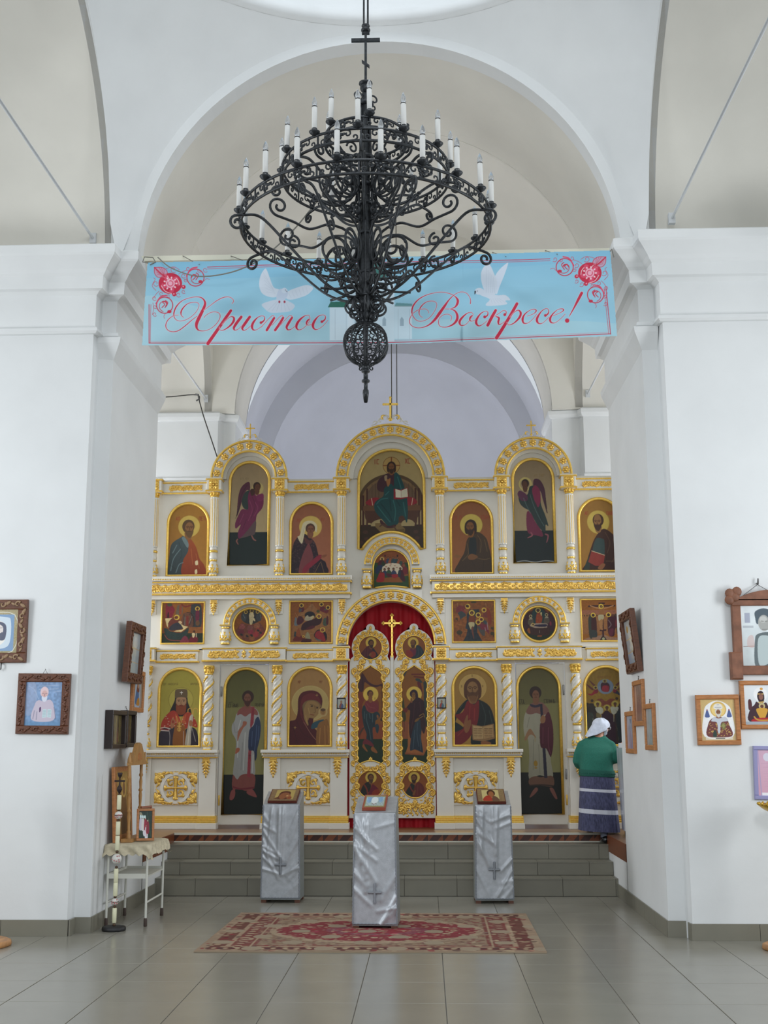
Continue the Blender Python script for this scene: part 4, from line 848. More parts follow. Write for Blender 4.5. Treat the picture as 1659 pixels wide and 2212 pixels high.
A.e('120c12', 740, 620, 160, 120); A.p('948a70', [590, 780, 600, 680, 670, 620, 720, 670, 860, 640, 850, 700, 760, 780]); A.p('2c0e12', [480, 1080, 500, 930, 620, 820, 860, 740, 960, 660, 1080, 640, 1110, 760, 1050, 900, 900, 960, 760, 1000, 600, 1080]); A.p('4a141c', [600, 1080, 760, 960, 900, 960, 830, 1040]); A.e('c4a23a', 1015, 655, 78, ring=26); A.e('6a4024', 1015, 660, 42); A.e('b8a060', 825, 680, 42, ring=14)
for (x, y, c1) in ((480, 410, '4c1420'), (1120, 410, '54161f'), (1220, 450, '5a1820')): A.p(c1, [x - 80, y + 60, x - 50, y - 70, x + 40, y - 60, x + 90, y + 30, x + 40, y + 110])
A.p('3a3c40', [400, 520, 420, 420, 500, 440, 450, 520]); A.p('3c4038', [1170, 460, 1240, 400, 1240, 460]);
for (x, y) in ((480, 310), (1090, 280), (1290, 380)): A.e('c4a640', x, y, 64, ring=18); A.e('2c140e', x, y + 6, 40)
A.p('5a6266', [270, 930, 290, 700, 340, 710, 330, 850, 380, 930]); A.p('40121c', [350, 900, 370, 680, 480, 650, 560, 780, 460, 900]); A.p('3a4434', [1140, 900, 1160, 730, 1260, 720, 1270, 930, 1190, 960]); A.p('46121a', [1240, 900, 1250, 660, 1300, 680, 1300, 900])
A.p('5c1a12', [230, 1410, 320, 1260, 440, 1240, 600, 1330, 450, 1420]); A.p('28302e', [260, 1280, 280, 1130, 330, 1160, 320, 1270]); A.p('7c3c18', [320, 1230, 400, 1020, 470, 1230, 430, 1300]); A.p('7c7456', [600, 1300, 650, 1150, 720, 1190, 760, 1370, 680, 1360]); A.p('3a0e14', [480, 1470, 560, 1360, 780, 1370, 760, 1460]); A.e('c4a23a', 548, 1285, 38, ring=14)
A.p('140a10', [870, 1280, 960, 1090, 1130, 1080, 1250, 1200, 1250, 1400, 1100, 1440]); A.p('7c1c20', [900, 1290, 950, 1130, 1080, 1110, 1170, 1230, 1220, 1430, 1100, 1420]); A.e('c4a23a', 1130, 1080, 78, ring=24); A.e('7a4426', 1110, 1090, 40); A.p('50504c', [890, 1330, 1000, 1370, 1100, 1400, 1000, 1430])
A.ls('3c2612', [(800, 190, 800, 440)], 12); A.ls('a88660', [(700, 330, 790, 340), (740, 290, 840, 290), (300, 560, 380, 700), (1280, 560, 1300, 620), (480, 600, 560, 580), (760, 1200, 860, 1200)], 9, .6); A.e('3a3a1c', 990, 500, 52, 46); A.noise(.16, 11, 44)
icon('square icon of dark red reclining figure in cave, left of door arch', A, rectpoly(-1.252, -.728, 2.78, 3.297), fr_r=.015)
A = Art((120, 145, 1430, 1455), 15.08, '774418', '80491e'); A.p('22282e', [420, 1455, 540, 1250, 580, 1060, 510, 1020, 570, 800, 560, 600, 650, 430, 960, 425, 940, 560, 830, 700, 880, 950, 880, 1150, 1050, 1455], 0); A.noise(.3, 33, 30)
A.p('6a2624', [250, 520, 250, 380, 330, 300, 480, 320, 560, 360, 520, 420, 420, 480]); A.p('343a3a', [290, 540, 410, 480, 520, 560, 540, 620, 420, 700, 370, 750, 330, 620]); A.l('7a2a2c', [400, 440, 520, 520], 46); A.ls('7a4a30', [(500, 430, 640, 520)], 22); A.e('c6a63e', 600, 332, 78, ring=34); A.e('2e1810', 580, 320, 46)
A.p('6a2f16', [630, 840, 640, 640, 700, 590, 800, 620, 815, 780, 800, 850]); A.p('aa9c72', [620, 840, 790, 840, 780, 980, 740, 960, 690, 1060, 640, 960]); A.p('64382a', [700, 1000, 760, 980, 760, 1120, 780, 1320, 760, 1330, 710, 1140]); A.e('c6a63e', 722, 535, 90, ring=34); A.e('3a1c10', 720, 540, 52); A.e('7a4a34', 722, 550, 26)
for (x, y, hx, c1) in ((1110, 450, 1150, '6a2c24'), (920, 605, 1000, '6e2c28'), (1010, 745, 1080, '5a3028'), (910, 830, 980, '70242c')): A.p(c1, [hx - 80, y + 210, hx - 40, y + 20, hx + 60, y + 40, hx + 110, y + 220])
A.p('762c12', [1180, 420, 1260, 440, 1330, 700, 1300, 900, 1230, 880]); A.p('6a2030', [950, 940, 1060, 900, 1180, 900, 1250, 1200, 1140, 1100, 1010, 1060]); A.p('303c40', [1070, 780, 1160, 790, 1190, 880, 1120, 900]); A.p('44403c', [880, 980, 960, 960, 1000, 1060, 1100, 1080, 1110, 1250, 1020, 1230]); A.ls('a08c90', [(1190, 850, 1210, 1060), (1120, 1000, 1140, 1100)], 22, .6)
for (x, y, r, d) in ((1100, 450, 74, 0), (920, 605, 80, 0), (1012, 745, 76, 0), (912, 830, 80, 0)): A.e('c6a63e', x, y, r, ring=26); A.e('4a2018', x + 8, y + 4, r * .5)
for (x, y, r) in ((330, 1150, 90), (1350, 1190, 70), (250, 720, 40), (1340, 1020, 46)): A.e('3a301a', x, y, r, r * .8); A.l('321810', [x + 20, y + r * .7, x + 25, y + r * 1.4], 22)
A.p('2c301c', [700, 190, 780, 165, 870, 190, 840, 220, 720, 215]); A.l('4a3426', [765, 200, 765, 330], 14); A.ls('a8824c', [(200, 640, 300, 640), (300, 900, 410, 920), (480, 1110, 570, 1120), (1090, 1350, 1220, 1360), (1150, 230, 1170, 330), (1340, 760, 1400, 800), (280, 230, 290, 330), (420, 220, 430, 320)], 14, .5); A.noise(.1, 12, 44)
icon('square icon of haloed figures beside dark river, right of door arch', A, rectpoly(.752, 1.272, 2.78, 3.292), fr_r=.015)
A = Art((220, 305, 1365, 1445), 15.08, '30140e', '2e1016'); A.r('182412', 220, 1080, 1365, 1445); A.p('7a4410', [420, 470, 560, 330, 680, 330, 560, 460], 0); A.p('6e3412', [950, 340, 1100, 420, 1140, 560, 1020, 440], 0); A.p('142c2c', [560, 900, 570, 520, 700, 350, 860, 350, 1000, 520, 1020, 900]); A.p('2e1016', [220, 1080, 250, 700, 380, 500, 440, 560, 430, 900, 500, 1080]); A.p('30101c', [1060, 1060, 1080, 600, 1160, 520, 1365, 800, 1340, 1080])
A.p('7c3210', [690, 840, 720, 560, 780, 490, 860, 560, 905, 660, 860, 840]); A.fold('9a4a1c', [(760, 560, 740, 800), (830, 620, 820, 800)], 12); A.e('c0a850', 772, 428, 80, ring=20); A.e('3a1a10', 770, 432, 46); A.e('b0a070', 870, 520, 28); A.p('a89a68', [850, 530, 890, 540, 880, 610, 860, 590])
for (x, y) in ((525, 625), (1045, 580)): A.p('4a4034', [x - 90, y + 260, x - 70, y + 100, x, y + 20, x + 80, y + 110, x + 70, y + 260]); A.e('b0a070', x, y, 50, ring=16); A.e('3a2010', x, y, 30); A.p('8a8068', [x - 60, y + 110, x, y + 50, x + 60, y + 90, x, y + 100])
A.p('301712', [500, 1200, 470, 960, 560, 990, 1060, 990, 1130, 960, 1100, 1230, 560, 1230]); A.p('8a7868', [490, 930, 600, 860, 1040, 860, 1050, 960, 1020, 1000, 700, 1010, 590, 980]); A.p('1c1430', [600, 930, 700, 900, 1030, 890, 1020, 960, 800, 970]); A.e('c0a850', 590, 895, 52, ring=16); A.e('4a2818', 600, 895, 30); A.p('78400c', [400, 1060, 470, 1010, 500, 1180, 440, 1160]); A.p('80400c', [720, 1290, 740, 1250, 880, 1250, 870, 1290], 0); A.l('8a7868', [800, 1090, 800, 1160], 20, a=.6); A.p('6c1830', [1150, 800, 1190, 810, 1190, 930, 1140, 900]); A.noise(.18, 13, 40)
icon('round dark icon of mourners round a white bier, under the right small arch', A, arc(1.81, 2.998, .214, 0, 360, 44)[:-1], fr_r=.016)
A = Art((130, 100, 1480, 1420), 15.08, '7a470e', '80501a'); A.r('80552e', 100, 560, 1480, 1200, c2='7a4f2a'); A.r('805038', 100, 440, 1480, 570)
for k in range(18): x = 160 + k * 78; A.r('2c1410', x - 14, 590, x + 14, 640)
for k in range(20): A.l('6a4426', [170 + k * 70, 850, 170 + k * 70, 1180], 5, a=.6)
A.l('6a4426', [150, 810, 1450, 810], 8); A.r('7a4a10', 100, 1200, 1480, 1420); A.p('7a5c48', [250, 1420, 340, 1310, 700, 1240, 800, 1200, 1000, 1290, 1300, 1330, 1450, 1420]); A.noise(.14, 34, 50)
A.p('2c0e12', [360, 310, 400, 285, 1220, 285, 1210, 330, 370, 345], 0); A.r('2c0e12', 690, 200, 890, 250); A.r('2c0e16', 770, 240, 830, 1300); A.p('2c0e12', [690, 1090, 740, 1050, 915, 1050, 900, 1100, 700, 1110], 0); A.p('140a10', [670, 1415, 760, 1280, 850, 1290, 930, 1415], 0); A.e('8a8a6a', 805, 1350, 44, 40)
A.ls('9a6e48', [(430, 300, 560, 350, 720, 390), (1150, 300, 1020, 350, 850, 390)], 32); A.p('7c5028', [710, 600, 720, 400, 850, 390, 850, 600]); A.p('948a6a', [670, 740, 680, 600, 830, 600, 830, 720, 720, 800]); A.p('8a6038', [690, 800, 800, 740, 790, 1000, 800, 1070, 720, 1040]); A.e('c2a43a', 768, 325, 78, ring=36); A.e('3a2010', 775, 335, 44); A.e('8a6038', 775, 345, 24)
A.p('2a2c24', [370, 1280, 350, 760, 400, 620, 470, 660, 470, 1280]); A.p('32100f', [440, 1050, 450, 720, 510, 650, 600, 700, 615, 1060, 580, 1120, 480, 1110]); A.p('282c2a', [410, 1280, 420, 1090, 600, 1100, 600, 1290]); A.p('36121c', [950, 1080, 960, 700, 1080, 640, 1240, 640, 1280, 900, 1180, 1050, 1140, 1260, 1000, 1260]); A.p('5a1820', [1200, 760, 1270, 760, 1270, 940, 1190, 960]); A.p('562030', [990, 1240, 1010, 1060, 1130, 1040, 1090, 1240], a=.7); A.l('7a6c6c', [980, 760, 1060, 900, 980, 1010], 26, a=.5); A.l('2a2418', [1240, 980, 1240, 1180], 30)
for (x, y) in ((510, 600), (990, 590)): A.e('c2a43a', x, y, 74, ring=28); A.e('2c1a14', x, y + 6, 48)
A.e('4a3426', 400, 610, 34); A.e('4a2c20', 1130, 610, 40); A.e('3c2c20', 1220, 600, 44); A.noise(.08, 14, 50)
icon('square icon of a crucifixion with mourners, right end of the middle tier', A, rectpoly(2.325, 2.85, 2.785, 3.295), fr_r=.015)
# lower tier -----------------------------------------------------------
A = Art((165, 180, 505, 800), S7, '8a8030', '94883c'); A.e('6a5a24', 343, 430, 101, ring=3); A.e('9a8e40', 343, 430, 97, a=.7)
A.p('1e1a1c', [250, 540, 290, 440, 300, 400, 385, 400, 400, 450, 430, 530, 410, 560, 280, 560]); A.p('8e2e20', [185, 640, 200, 590, 250, 530, 300, 520, 345, 600, 320, 640, 270, 660, 190, 680]); A.p('8e3220', [350, 590, 390, 530, 430, 540, 470, 600, 480, 650, 430, 640, 380, 660]); A.p('9c4a2c', [300, 540, 345, 600, 390, 540, 360, 660, 320, 650])
A.p('28222c', [165, 800, 172, 710, 200, 660, 250, 650, 300, 655, 310, 800]); A.p('241e28', [385, 800, 380, 680, 430, 650, 478, 680, 490, 800]); A.p('7a4a20', [290, 800, 300, 640, 340, 610, 380, 640, 385, 800], c2='6c4018')
for k in range(34):
    x, y = R_.uniform(200, 465), R_.uniform(560, 640); A.e('b49a84' if k % 2 else 'b86a3c', x, y, 5, 4, a=.7)
A.ls('b4a49a', [(185, 655, 220, 650, 262, 662), (190, 672, 250, 678)], 7); A.l('701820', [188, 663, 255, 670], 7); A.ls('a8a09a', [(250, 660, 262, 720, 260, 800), (370, 680, 372, 800), (440, 660, 470, 760)], 4, .6); A.p('a09a8a', [405, 640, 420, 560, 445, 560, 432, 700, 428, 800, 385, 800, 395, 700], c2='8c8478'); A.l('b4ac9c', [425, 560, 408, 800], 6)
A.ls('b08a40', [(402, 530, 405, 505, 430, 500, 440, 545), (480, 530, 478, 505, 452, 500, 444, 545)], 6); A.p('8a5a3c', [265, 650, 270, 590, 290, 580, 300, 610, 285, 655]); A.p('8a5a3c', [415, 600, 435, 595, 445, 630, 420, 640]); A.e('7a2c20', 283, 605, 9, 12); A.ls('c09a48', [(335, 610, 335, 680), (322, 640, 350, 640)], 7); A.e('b08a40', 335, 665, 16, ring=5); A.ls('b08a40', [(310, 560, 322, 610, 335, 630), (365, 560, 350, 610, 338, 630)], 4)
A.p('2a2420', [298, 430, 295, 360, 312, 345, 375, 345, 392, 360, 388, 430, 345, 420]); A.p('54442e', [296, 415, 294, 358, 312, 345, 375, 345, 393, 358, 390, 415, 345, 408]); A.p('8c6a4c', [306, 420, 345, 408, 384, 420, 382, 480, 345, 520, 308, 480]); A.p('6e341c', [305, 460, 320, 475, 345, 468, 370, 475, 385, 460, 382, 530, 345, 552, 308, 530]); A.ls('e0dcd0', [(345, 362, 345, 386), (335, 372, 355, 372)], 3)
A.ls('3c2414', [(316, 432, 336, 430), (356, 430, 376, 432)], 4); A.e('2a1a12', 326, 440, 6, 4); A.e('2a1a12', 366, 440, 6, 4); A.ls('5a3820', [(345, 435, 343, 462, 350, 464)], 3); A.l('4a1c10', [332, 478, 360, 478], 4)
write(A, '5a4a1c', 'СВТ ІННОКЕНТІЙ', 196, 296, 15, .7, 2.4); write(A, '5a4a1c', 'ИРКУТСКІЙ', 418, 296, 15, .5, 2.4); A.noise(.04, 15)
icon('arched icon of red bearded bishop in tall cap, left end of lower tier', A, archpoly(-2.845, -2.33, 1.54, 2.475))
A = Art((1225, 175, 1560, 800), S7, '8e6a3c', '94723e'); A.e('a08a54', 1395, 460, 145, 140); A.e('ab9a60', 1395, 460, 145, 140, ring=3)
A.p('4a1216', [1225, 800, 1225, 620, 1280, 590, 1298, 520, 1300, 430, 1330, 375, 1400, 358, 1460, 375, 1490, 430, 1478, 510, 1430, 560, 1420, 640, 1460, 700, 1465, 800], c2='3c0c12'); A.p('5a1c1e', [1330, 420, 1400, 380, 1460, 410, 1480, 470, 1440, 440, 1400, 435, 1340, 470, 1330, 540, 1380, 640, 1350, 620, 1318, 540])
A.p('6a5434', [1335, 480, 1370, 440, 1440, 440, 1482, 480, 1460, 500, 1400, 460, 1355, 490, 1350, 560]); A.p('82643a', [1345, 520, 1370, 450, 1430, 445, 1470, 480, 1462, 540, 1425, 580, 1385, 580, 1380, 640, 1350, 590]); A.fold('3a2418', [(1395, 470, 1420, 476), (1438, 490, 1458, 492)], 4, .9); A.e('24140c', 1408, 484, 9, 5); A.e('24140c', 1450, 498, 8, 5); A.ls('5a3c20', [(1430, 480, 1436, 530, 1424, 536)], 4); A.l('6a2a1c', [1398, 550, 1424, 556], 6); A.fold('a8874e', [(1380, 500, 1390, 540), (1360, 560, 1372, 620)], 7, .5)
A.e('a08858', 1496, 532, 36); A.e('8c6838', 1496, 530, 22, 26); A.e('4a3420', 1496, 514, 20, 12); A.e('2c1a10', 1489, 531, 3); A.e('2c1a10', 1503, 531, 3); A.l('6a3a24', [1490, 545, 1502, 545], 2.5); A.p('22404a', [1405, 640, 1430, 610, 1500, 590, 1508, 620, 1460, 650, 1410, 665]); A.p('7a5226', [1450, 800, 1455, 640, 1500, 600, 1530, 590, 1552, 680, 1550, 800], c2='6a4420'); A.fold('a87c40', [(1475, 660, 1470, 780), (1510, 640, 1515, 790), (1535, 640, 1540, 780)], 4, .7); A.fold('2c080c', [(1290, 600, 1340, 700, 1430, 750), (1260, 640, 1300, 780), (1330, 560, 1400, 690)], 6); A.fold('8a5a4c', [(1345, 610, 1400, 700, 1440, 750)], 5, .7); A.l('241416', [1390, 640, 1380, 600], 6)
for (x, y) in ((1447, 396), (1278, 655)): A.ls('a08048', [(x - 9, y, x + 9, y), (x, y - 9, x, y + 9)], 3)
write(A, '6a3a1c', 'МР', 1298, 280, 20, .8, 3); write(A, '6a3a1c', 'ФУ', 1468, 280, 20, .8, 3); A.noise(.05, 16)
icon('arched icon of mother in deep red veil with child, left of gilded doors', A, archpoly(-1.255, -.735, 1.54, 2.48))
A = Art((195, 165, 535, 800), S7, '8c6a2e', '866428'); A.e('a8884a', 353, 330, 108); A.e('b39650', 353, 330, 108, ring=3)
A.p('161c1a', [198, 640, 215, 540, 280, 450, 330, 420, 390, 425, 480, 480, 520, 600, 535, 800, 340, 800, 345, 640, 300, 500, 250, 540, 230, 560], c2='121614'); A.p('6a1818', [210, 560, 270, 530, 310, 440, 360, 470, 400, 440, 385, 620, 300, 760, 200, 800, 198, 700, 280, 640], c2='5a1416'); A.p('141a18', [198, 690, 200, 610, 270, 650, 260, 670]); A.fold('34423c', [(420, 460, 450, 560, 440, 640), (480, 520, 505, 640), (250, 500, 270, 470)], 6, .6); A.fold('8a2c24', [(330, 480, 320, 580), (365, 500, 360, 600), (230, 720, 280, 670)], 6, .6)
A.p('74492a', [285, 690, 280, 620, 300, 560, 312, 560, 310, 600, 330, 590, 335, 630, 310, 690]); A.p('785a38', [340, 630, 420, 645, 515, 625, 520, 745, 430, 768, 345, 755], 0); A.p('a08458', [350, 640, 424, 650, 428, 745, 352, 745], 0); A.p('98794e', [430, 650, 505, 634, 510, 732, 432, 745], 0)
for k in range(3):
    for x in (358, 440): A.ls('5a3c22', [(x, 665 + k * 27, x + 26, 665 + k * 27), (x + 34, 665 + k * 27, x + 60, 664 + k * 27), (x, 678 + k * 27, x + 22, 677 + k * 27), (x + 30, 677 + k * 27, x + 58, 677 + k * 27)], 6, .8)
A.p('74492a', [410, 770, 450, 765, 490, 780, 470, 800, 420, 800])
A.face(352, 338, 78, '7c5a34', '4a2a14', '4e3018', -.05, long=1); A.p('6a4424', [320, 420, 352, 460, 390, 425, 375, 400, 330, 400], a=.8)
for (x, y, t_) in ((346, 226, 'О'), (262, 312, 'В'), (428, 312, 'Н')): write(A, '6a5224', t_, x, y, 16, 1, 3)
A.noise(.05, 17)
icon('arched icon of man in red and black with open book, right of gilded doors', A, archpoly(.745, 1.265, 1.54, 2.475))
A = Art((190, 170, 1510, 2775), 15.08, '6a5218', '74581a'); A.noise(.1, 35, 30)
A.e('4e5a68', 830, 840, 245, 250); A.e('66707c', 830, 840, 245, 250, ring=90, a=.5); A.p('30141c', [690, 900, 700, 740, 810, 690, 930, 740, 960, 850, 920, 1000, 740, 990]); A.p('701c26', [730, 980, 740, 830, 840, 800, 930, 840, 920, 1000, 830, 1020]); A.e('6e6a40', 815, 650, 72); A.face(815, 655, 40, '4a2c1c', '2c1612', None)
for sx in (-1, 1):
    X = lambda q: 830 + sx * q
    A.p('4a241c', [X(490), 620, X(370), 720, X(290), 800, X(310), 830, X(390), 790]); A.p('4a201c', [X(600), 730, X(480), 810, X(360), 930, X(400), 960, X(500), 870]); A.p('701820' if sx < 0 else '1c2030', [X(560), 1060, X(440), 1080, X(340), 960, X(260), 960, X(230), 1040, X(340), 1090, X(450), 1140]); A.p('5e1a24', [X(350), 900, X(280), 880, X(220), 1000, X(300), 1040]); A.e('8c8040', X(300), 870, 62, ring=18); A.e('2a1816', X(300), 880, 34)
A.p('5c2c1e', [600, 1460, 560, 1280, 700, 1240, 820, 1330, 960, 1240, 1110, 1280, 1080, 1460]); A.p('221c16', [200, 2775, 210, 1500, 330, 1400, 470, 1420, 560, 1600, 640, 1900, 640, 2775]); A.p('241a18', [1500, 2775, 1490, 1500, 1370, 1390, 1220, 1420, 1110, 1650, 1060, 1900, 1060, 2775]); A.p('2a302a', [230, 2775, 240, 1800, 340, 1700, 440, 1850, 400, 2775]); A.p('141c20', [1180, 2775, 1120, 1800, 1260, 1700, 1320, 2775]); A.p('5c1418', [1260, 1650, 1320, 1640, 1320, 1800, 1280, 1800])
A.p('8c8c7c', [500, 1560, 580, 1500, 700, 1540, 740, 1640, 680, 1740, 560, 1700]); A.p('8c8c7c', [950, 1560, 1010, 1500, 1140, 1500, 1200, 1560, 1120, 1720, 1010, 1760]); A.p('5c5030', [540, 1700, 620, 1750, 640, 1850, 520, 1850]); A.p('26101e', [660, 1850, 720, 1740, 830, 1620, 950, 1720, 1040, 1850, 1060, 2775, 640, 2775]); A.ls('8a8878', [(560, 1660, 680, 1800, 640, 1900), (1150, 1650, 1060, 1750, 1040, 2000), (420, 1900, 420, 2300)], 20, .5)
for (x, y, r) in ((575, 1420, 112), (1100, 1415, 112), (850, 1540, 104)): A.e('8a7a34', x, y, r); A.face(x, y + 10, 58, '4a2e24', '2a1818', None)
for (x, y) in ((410, 1310), (1160, 1240), (1280, 1290), (300, 1480), (1380, 1450)): A.e('2c2018', x, y, 46, 50)
for k in range(60):
    x = R_.uniform(230, 1480); y = R_.uniform(1600, 2700)
    if abs(x - 850) > 250: A.l('4c4434' if k % 3 else '4c1c20', [x, y, x + R_.uniform(-30, 30), y + 90], 14, a=.5)
write(A, '5c3414', 'ВОЗНЕСЕНІЕ'.replace('З', 'В'), 600, 490, 60, 1.2, 8); A.noise(.12, 18, 50)
icon('arched icon of blue cloud and angels above a crowd, behind the woman', A, archpoly(2.335, 2.86, 1.54, 2.475))
# ------------------------------------------------------------------ doors of the screen
A = Art((683, 180, 1035, 1350), S7, '4c4a24', '6e6c40'); A.p('8a8450', [683, 500, 1035, 480, 1035, 1035, 683, 1035], 0, .35); A.r('0f1512', 683, 1037, 1035, 1350)
A.p('8a8a88', [770, 600, 790, 540, 870, 480, 960, 520, 985, 610, 970, 700, 945, 800, 940, 900, 945, 1040, 860, 1050, 800, 1075, 765, 1040, 775, 900, 785, 770, 750, 700, 748, 640], c2='82827e'); A.p('74403a', [790, 560, 800, 520, 850, 485, 900, 485, 955, 520, 960, 560, 900, 545, 860, 570, 820, 550]); A.p('6e3a34', [765, 1040, 800, 1075, 825, 1045, 870, 1030, 945, 1040, 942, 1140, 880, 1165, 820, 1150, 762, 1145]); A.l('5c1c24', [770, 1135, 830, 1150, 940, 1140], 14)
A.p('7a2c34', [910, 490, 935, 490, 930, 620, 905, 670, 900, 640], 0); A.p('7a2c34', [890, 830, 915, 830, 910, 1060, 882, 1055], 0); A.ls('3c1418', [(922, 505, 922, 560), (902, 870, 902, 910), (892, 885, 912, 885)], 4)
A.p('24304a', [945, 590, 970, 575, 990, 640, 985, 740, 965, 830, 960, 900, 945, 925, 935, 850, 890, 835, 890, 720, 900, 670, 930, 640], c2='1a243c'); A.fold('4a5a78', [(920, 690, 915, 810), (955, 640, 950, 760, 940, 850), (975, 650, 970, 760)], 5, .6); A.fold('c0c0bc', [(820, 600, 800, 700, 800, 900), (860, 700, 850, 1000), (930, 880, 925, 1020)], 6, .5); A.fold('5c5c5c', [(790, 700, 830, 650), (840, 780, 830, 1000), (760, 620, 775, 700)], 5, .6)
A.p('8a5440', [795, 760, 800, 690, 835, 640, 840, 610, 870, 612, 868, 638, 845, 660, 815, 720, 800, 765]); A.p('8a4c34', [780, 860, 788, 825, 815, 825, 812, 850, 785, 870]); A.p('743c38', [740, 1230, 750, 1170, 780, 1150, 785, 1200, 765, 1235]); A.p('743c38', [885, 1165, 930, 1155, 965, 1205, 955, 1215, 890, 1190])
A.e('2e1a16', 878, 410, 50, 52); A.face(874, 420, 52, '6a4232', '2e1a14', '3c221a', 0); write(A, '2e2612', 'СТЫЙ', 714, 468, 26, .3, 4); write(A, '2e2612', 'ЛАВ', 760, 468, 26, .3, 4); write(A, '2e2612', 'РЕНТІЙ', 940, 466, 26, .25, 4); A.l('2e2612', [718, 456, 748, 452], 4); A.noise(.04, 20)
ART_L = A
A = Art((725, 170, 1075, 1350), S7, '4e4824', '74724a'); A.r('12130e', 725, 1020, 1075, 1350); A.p('8a8656', [725, 480, 1075, 460, 1075, 1020, 725, 1020], 0, .3)
A.p('8a8674', [770, 640, 790, 540, 860, 460, 940, 470, 985, 540, 1000, 640, 985, 900, 1000, 1060, 930, 1050, 880, 1045, 805, 1070, 810, 900, 805, 760, 780, 740], c2='7e7a68'); A.p('6c4a40', [795, 540, 810, 500, 850, 460, 930, 460, 985, 530, 940, 560, 880, 545, 830, 555]); A.p('2a2634', [830, 470, 875, 480, 910, 470, 912, 490, 870, 500, 835, 490]); A.p('5c4030', [808, 1070, 860, 1050, 900, 1060, 995, 1050, 1000, 1130, 900, 1125, 810, 1120]); A.l('2c2018', [810, 1125, 900, 1120, 998, 1128], 10)
A.p('221e2c', [910, 470, 930, 470, 955, 1065, 928, 1065], 0); A.p('481824', [955, 560, 985, 540, 1012, 660, 1010, 800, 990, 895, 975, 880, 950, 830, 905, 810, 905, 640, 930, 620], c2='3c101c'); A.fold('6c3444', [(930, 660, 925, 790), (975, 660, 970, 800, 985, 870)], 5, .6); A.p('7c5638', [910, 590, 930, 560, 952, 580, 945, 620, 915, 625])
A.p('7c5c40', [775, 750, 820, 670, 860, 720, 870, 745, 840, 720, 815, 725, 790, 765]); A.ls('8a6a24', [(862, 730, 862, 775)], 3); A.e('84661e', 862, 950, 16, 24); A.e('84661e', 862, 985, 12, 6); A.l('84661e', [862, 920, 862, 935], 3); A.fold('5c5848', [(820, 580, 800, 660), (850, 760, 840, 1000), (890, 800, 895, 1030)], 5, .6)
A.p('6a4238', [805, 1220, 830, 1170, 860, 1140, 875, 1160, 840, 1200]); A.p('6a4238', [970, 1150, 1000, 1150, 1030, 1225, 1010, 1225]); A.e('281a14', 875, 378, 50, 52); A.face(878, 395, 50, '6a4630', '2a1a12', None, 0); write(A, '2c2410', 'СТД', 740, 434, 30, .3, 4); write(A, '2c2410', 'СТЕФАНЪ', 945, 434, 28, .2, 4); A.noise(.04, 21)
ART_R = A
HINGE = mat('dull_steel', (150, 150, 150), .35, .8)
for sg, A, lab in ((-1, ART_L, 'white side door with icon of a white robed deacon draped in blue, left in the screen'), (1, ART_R, 'white side door with icon of a white robed deacon draped in maroon, right in the screen')):
    x0, x1 = min(sg * 1.518, sg * 2.105), max(sg * 1.518, sg * 2.105)
    t = thing('side_door', lab, 'door', (fr((x0 + x1) / 2), YI, .61), 'side doors of the icon screen')
    m = MB(); rl(m, x0, x1, .05, .09, .612, 2.522); mk('door_leaf', m, LACQ, t)
    P = [(fr(a), b) for a, b in archpoly(*((-2.046, -1.534) if sg < 0 else (1.528, 2.042)), .735, 2.475)]
    panel(A, P[0][0], P[1][0], .735, 2.475, YI + .0485, P, parent=t)
    m = MB(); m.tube([(a, YI + .030, c) for a, c in P], .019, 8, True); mk('frame', m, GOLD, t)
    for z in (.9, 1.2, 2.2) if sg > 0 else (.9, 2.2):
        m = MB(); m.lathe([(.009, -.06), (.011, -.055), (.011, .055), (.009, .06)], (fr(sg * 2.09), YI + .036, z), 8); mk('hinge', m, HINGE if z > 1 else GOLD, t)
# the gilded double doors: two leaves with medallions, a white closing bar and a cross
def vine(pts, r, step, side0=1, w=.3):
    """row of scrolls either side of a path in x,z"""
    m = MB(); P = [np.array(p) for p in pts]; D = [0]
    for i in range(len(P) - 1): D.append(D[-1] + np.linalg.norm(P[i + 1] - P[i]))
    def at(d):
        i = min(max(int(np.searchsorted(D, d)) - 1, 0), len(P) - 2); t = (d - D[i]) / max(D[i + 1] - D[i], 1e-9); v = P[i + 1] - P[i]; v = v / np.linalg.norm(v); return P[i] + (P[i + 1] - P[i]) * t, v
    n = max(1, int(D[-1] / step)); s = side0; wave = []
    for k in range(n):
        p, v = at((k + .5) * D[-1] / n); q = np.array((v[1], -v[0])); c = p + q * s * r * .35; a = math.atan2(v[1], v[0])
        sp = spiral2(c[0], c[1], r, r * .2, a + pi - s * .2, a + pi + s * 5.0, 10); m.tube([(x, -.007, z) for x, z in sp], [r * w * (1 - .045 * i) for i in range(11)], 5)
        m.ball((sp[-1][0], -.011, sp[-1][1]), r * .32, 6, 4)
        for t in (-.7, 0, .7): lobe(m, p[0] - q[0] * s * r * .1, p[1] - q[1] * s * r * .1, r * 1.25, r * .5, a - s * (pi / 2) + t, -.005)
        wave.append((p[0] - q[0] * s * r * .55, -.004, p[1] - q[1] * s * r * .55)); s = -s
    if len(wave) > 2: m.tube(wave, r * .2, 5)
    return m
def fleuron(x, z, k, up=1):
    m = MB()
    for t, l, w in ((0, 1, .42), (.55, .8, .32), (-.55, .8, .32), (1.15, .6, .28), (-1.15, .6, .28), (2.2, .5, .3), (-2.2, .5, .3)): lobe(m, x, z, k * l, k * w, up * pi / 2 + t, -.008)
    m.ball((x, -.012, z), k * .17, 6, 5); return m
A1 = Art((275, 480, 850, 1050), 11.06, '784016', '7c4418'); A1.e('bf9e3e', 575, 640, 130); A1.e('bf9e3e', 575, 640, 88, a=.2)
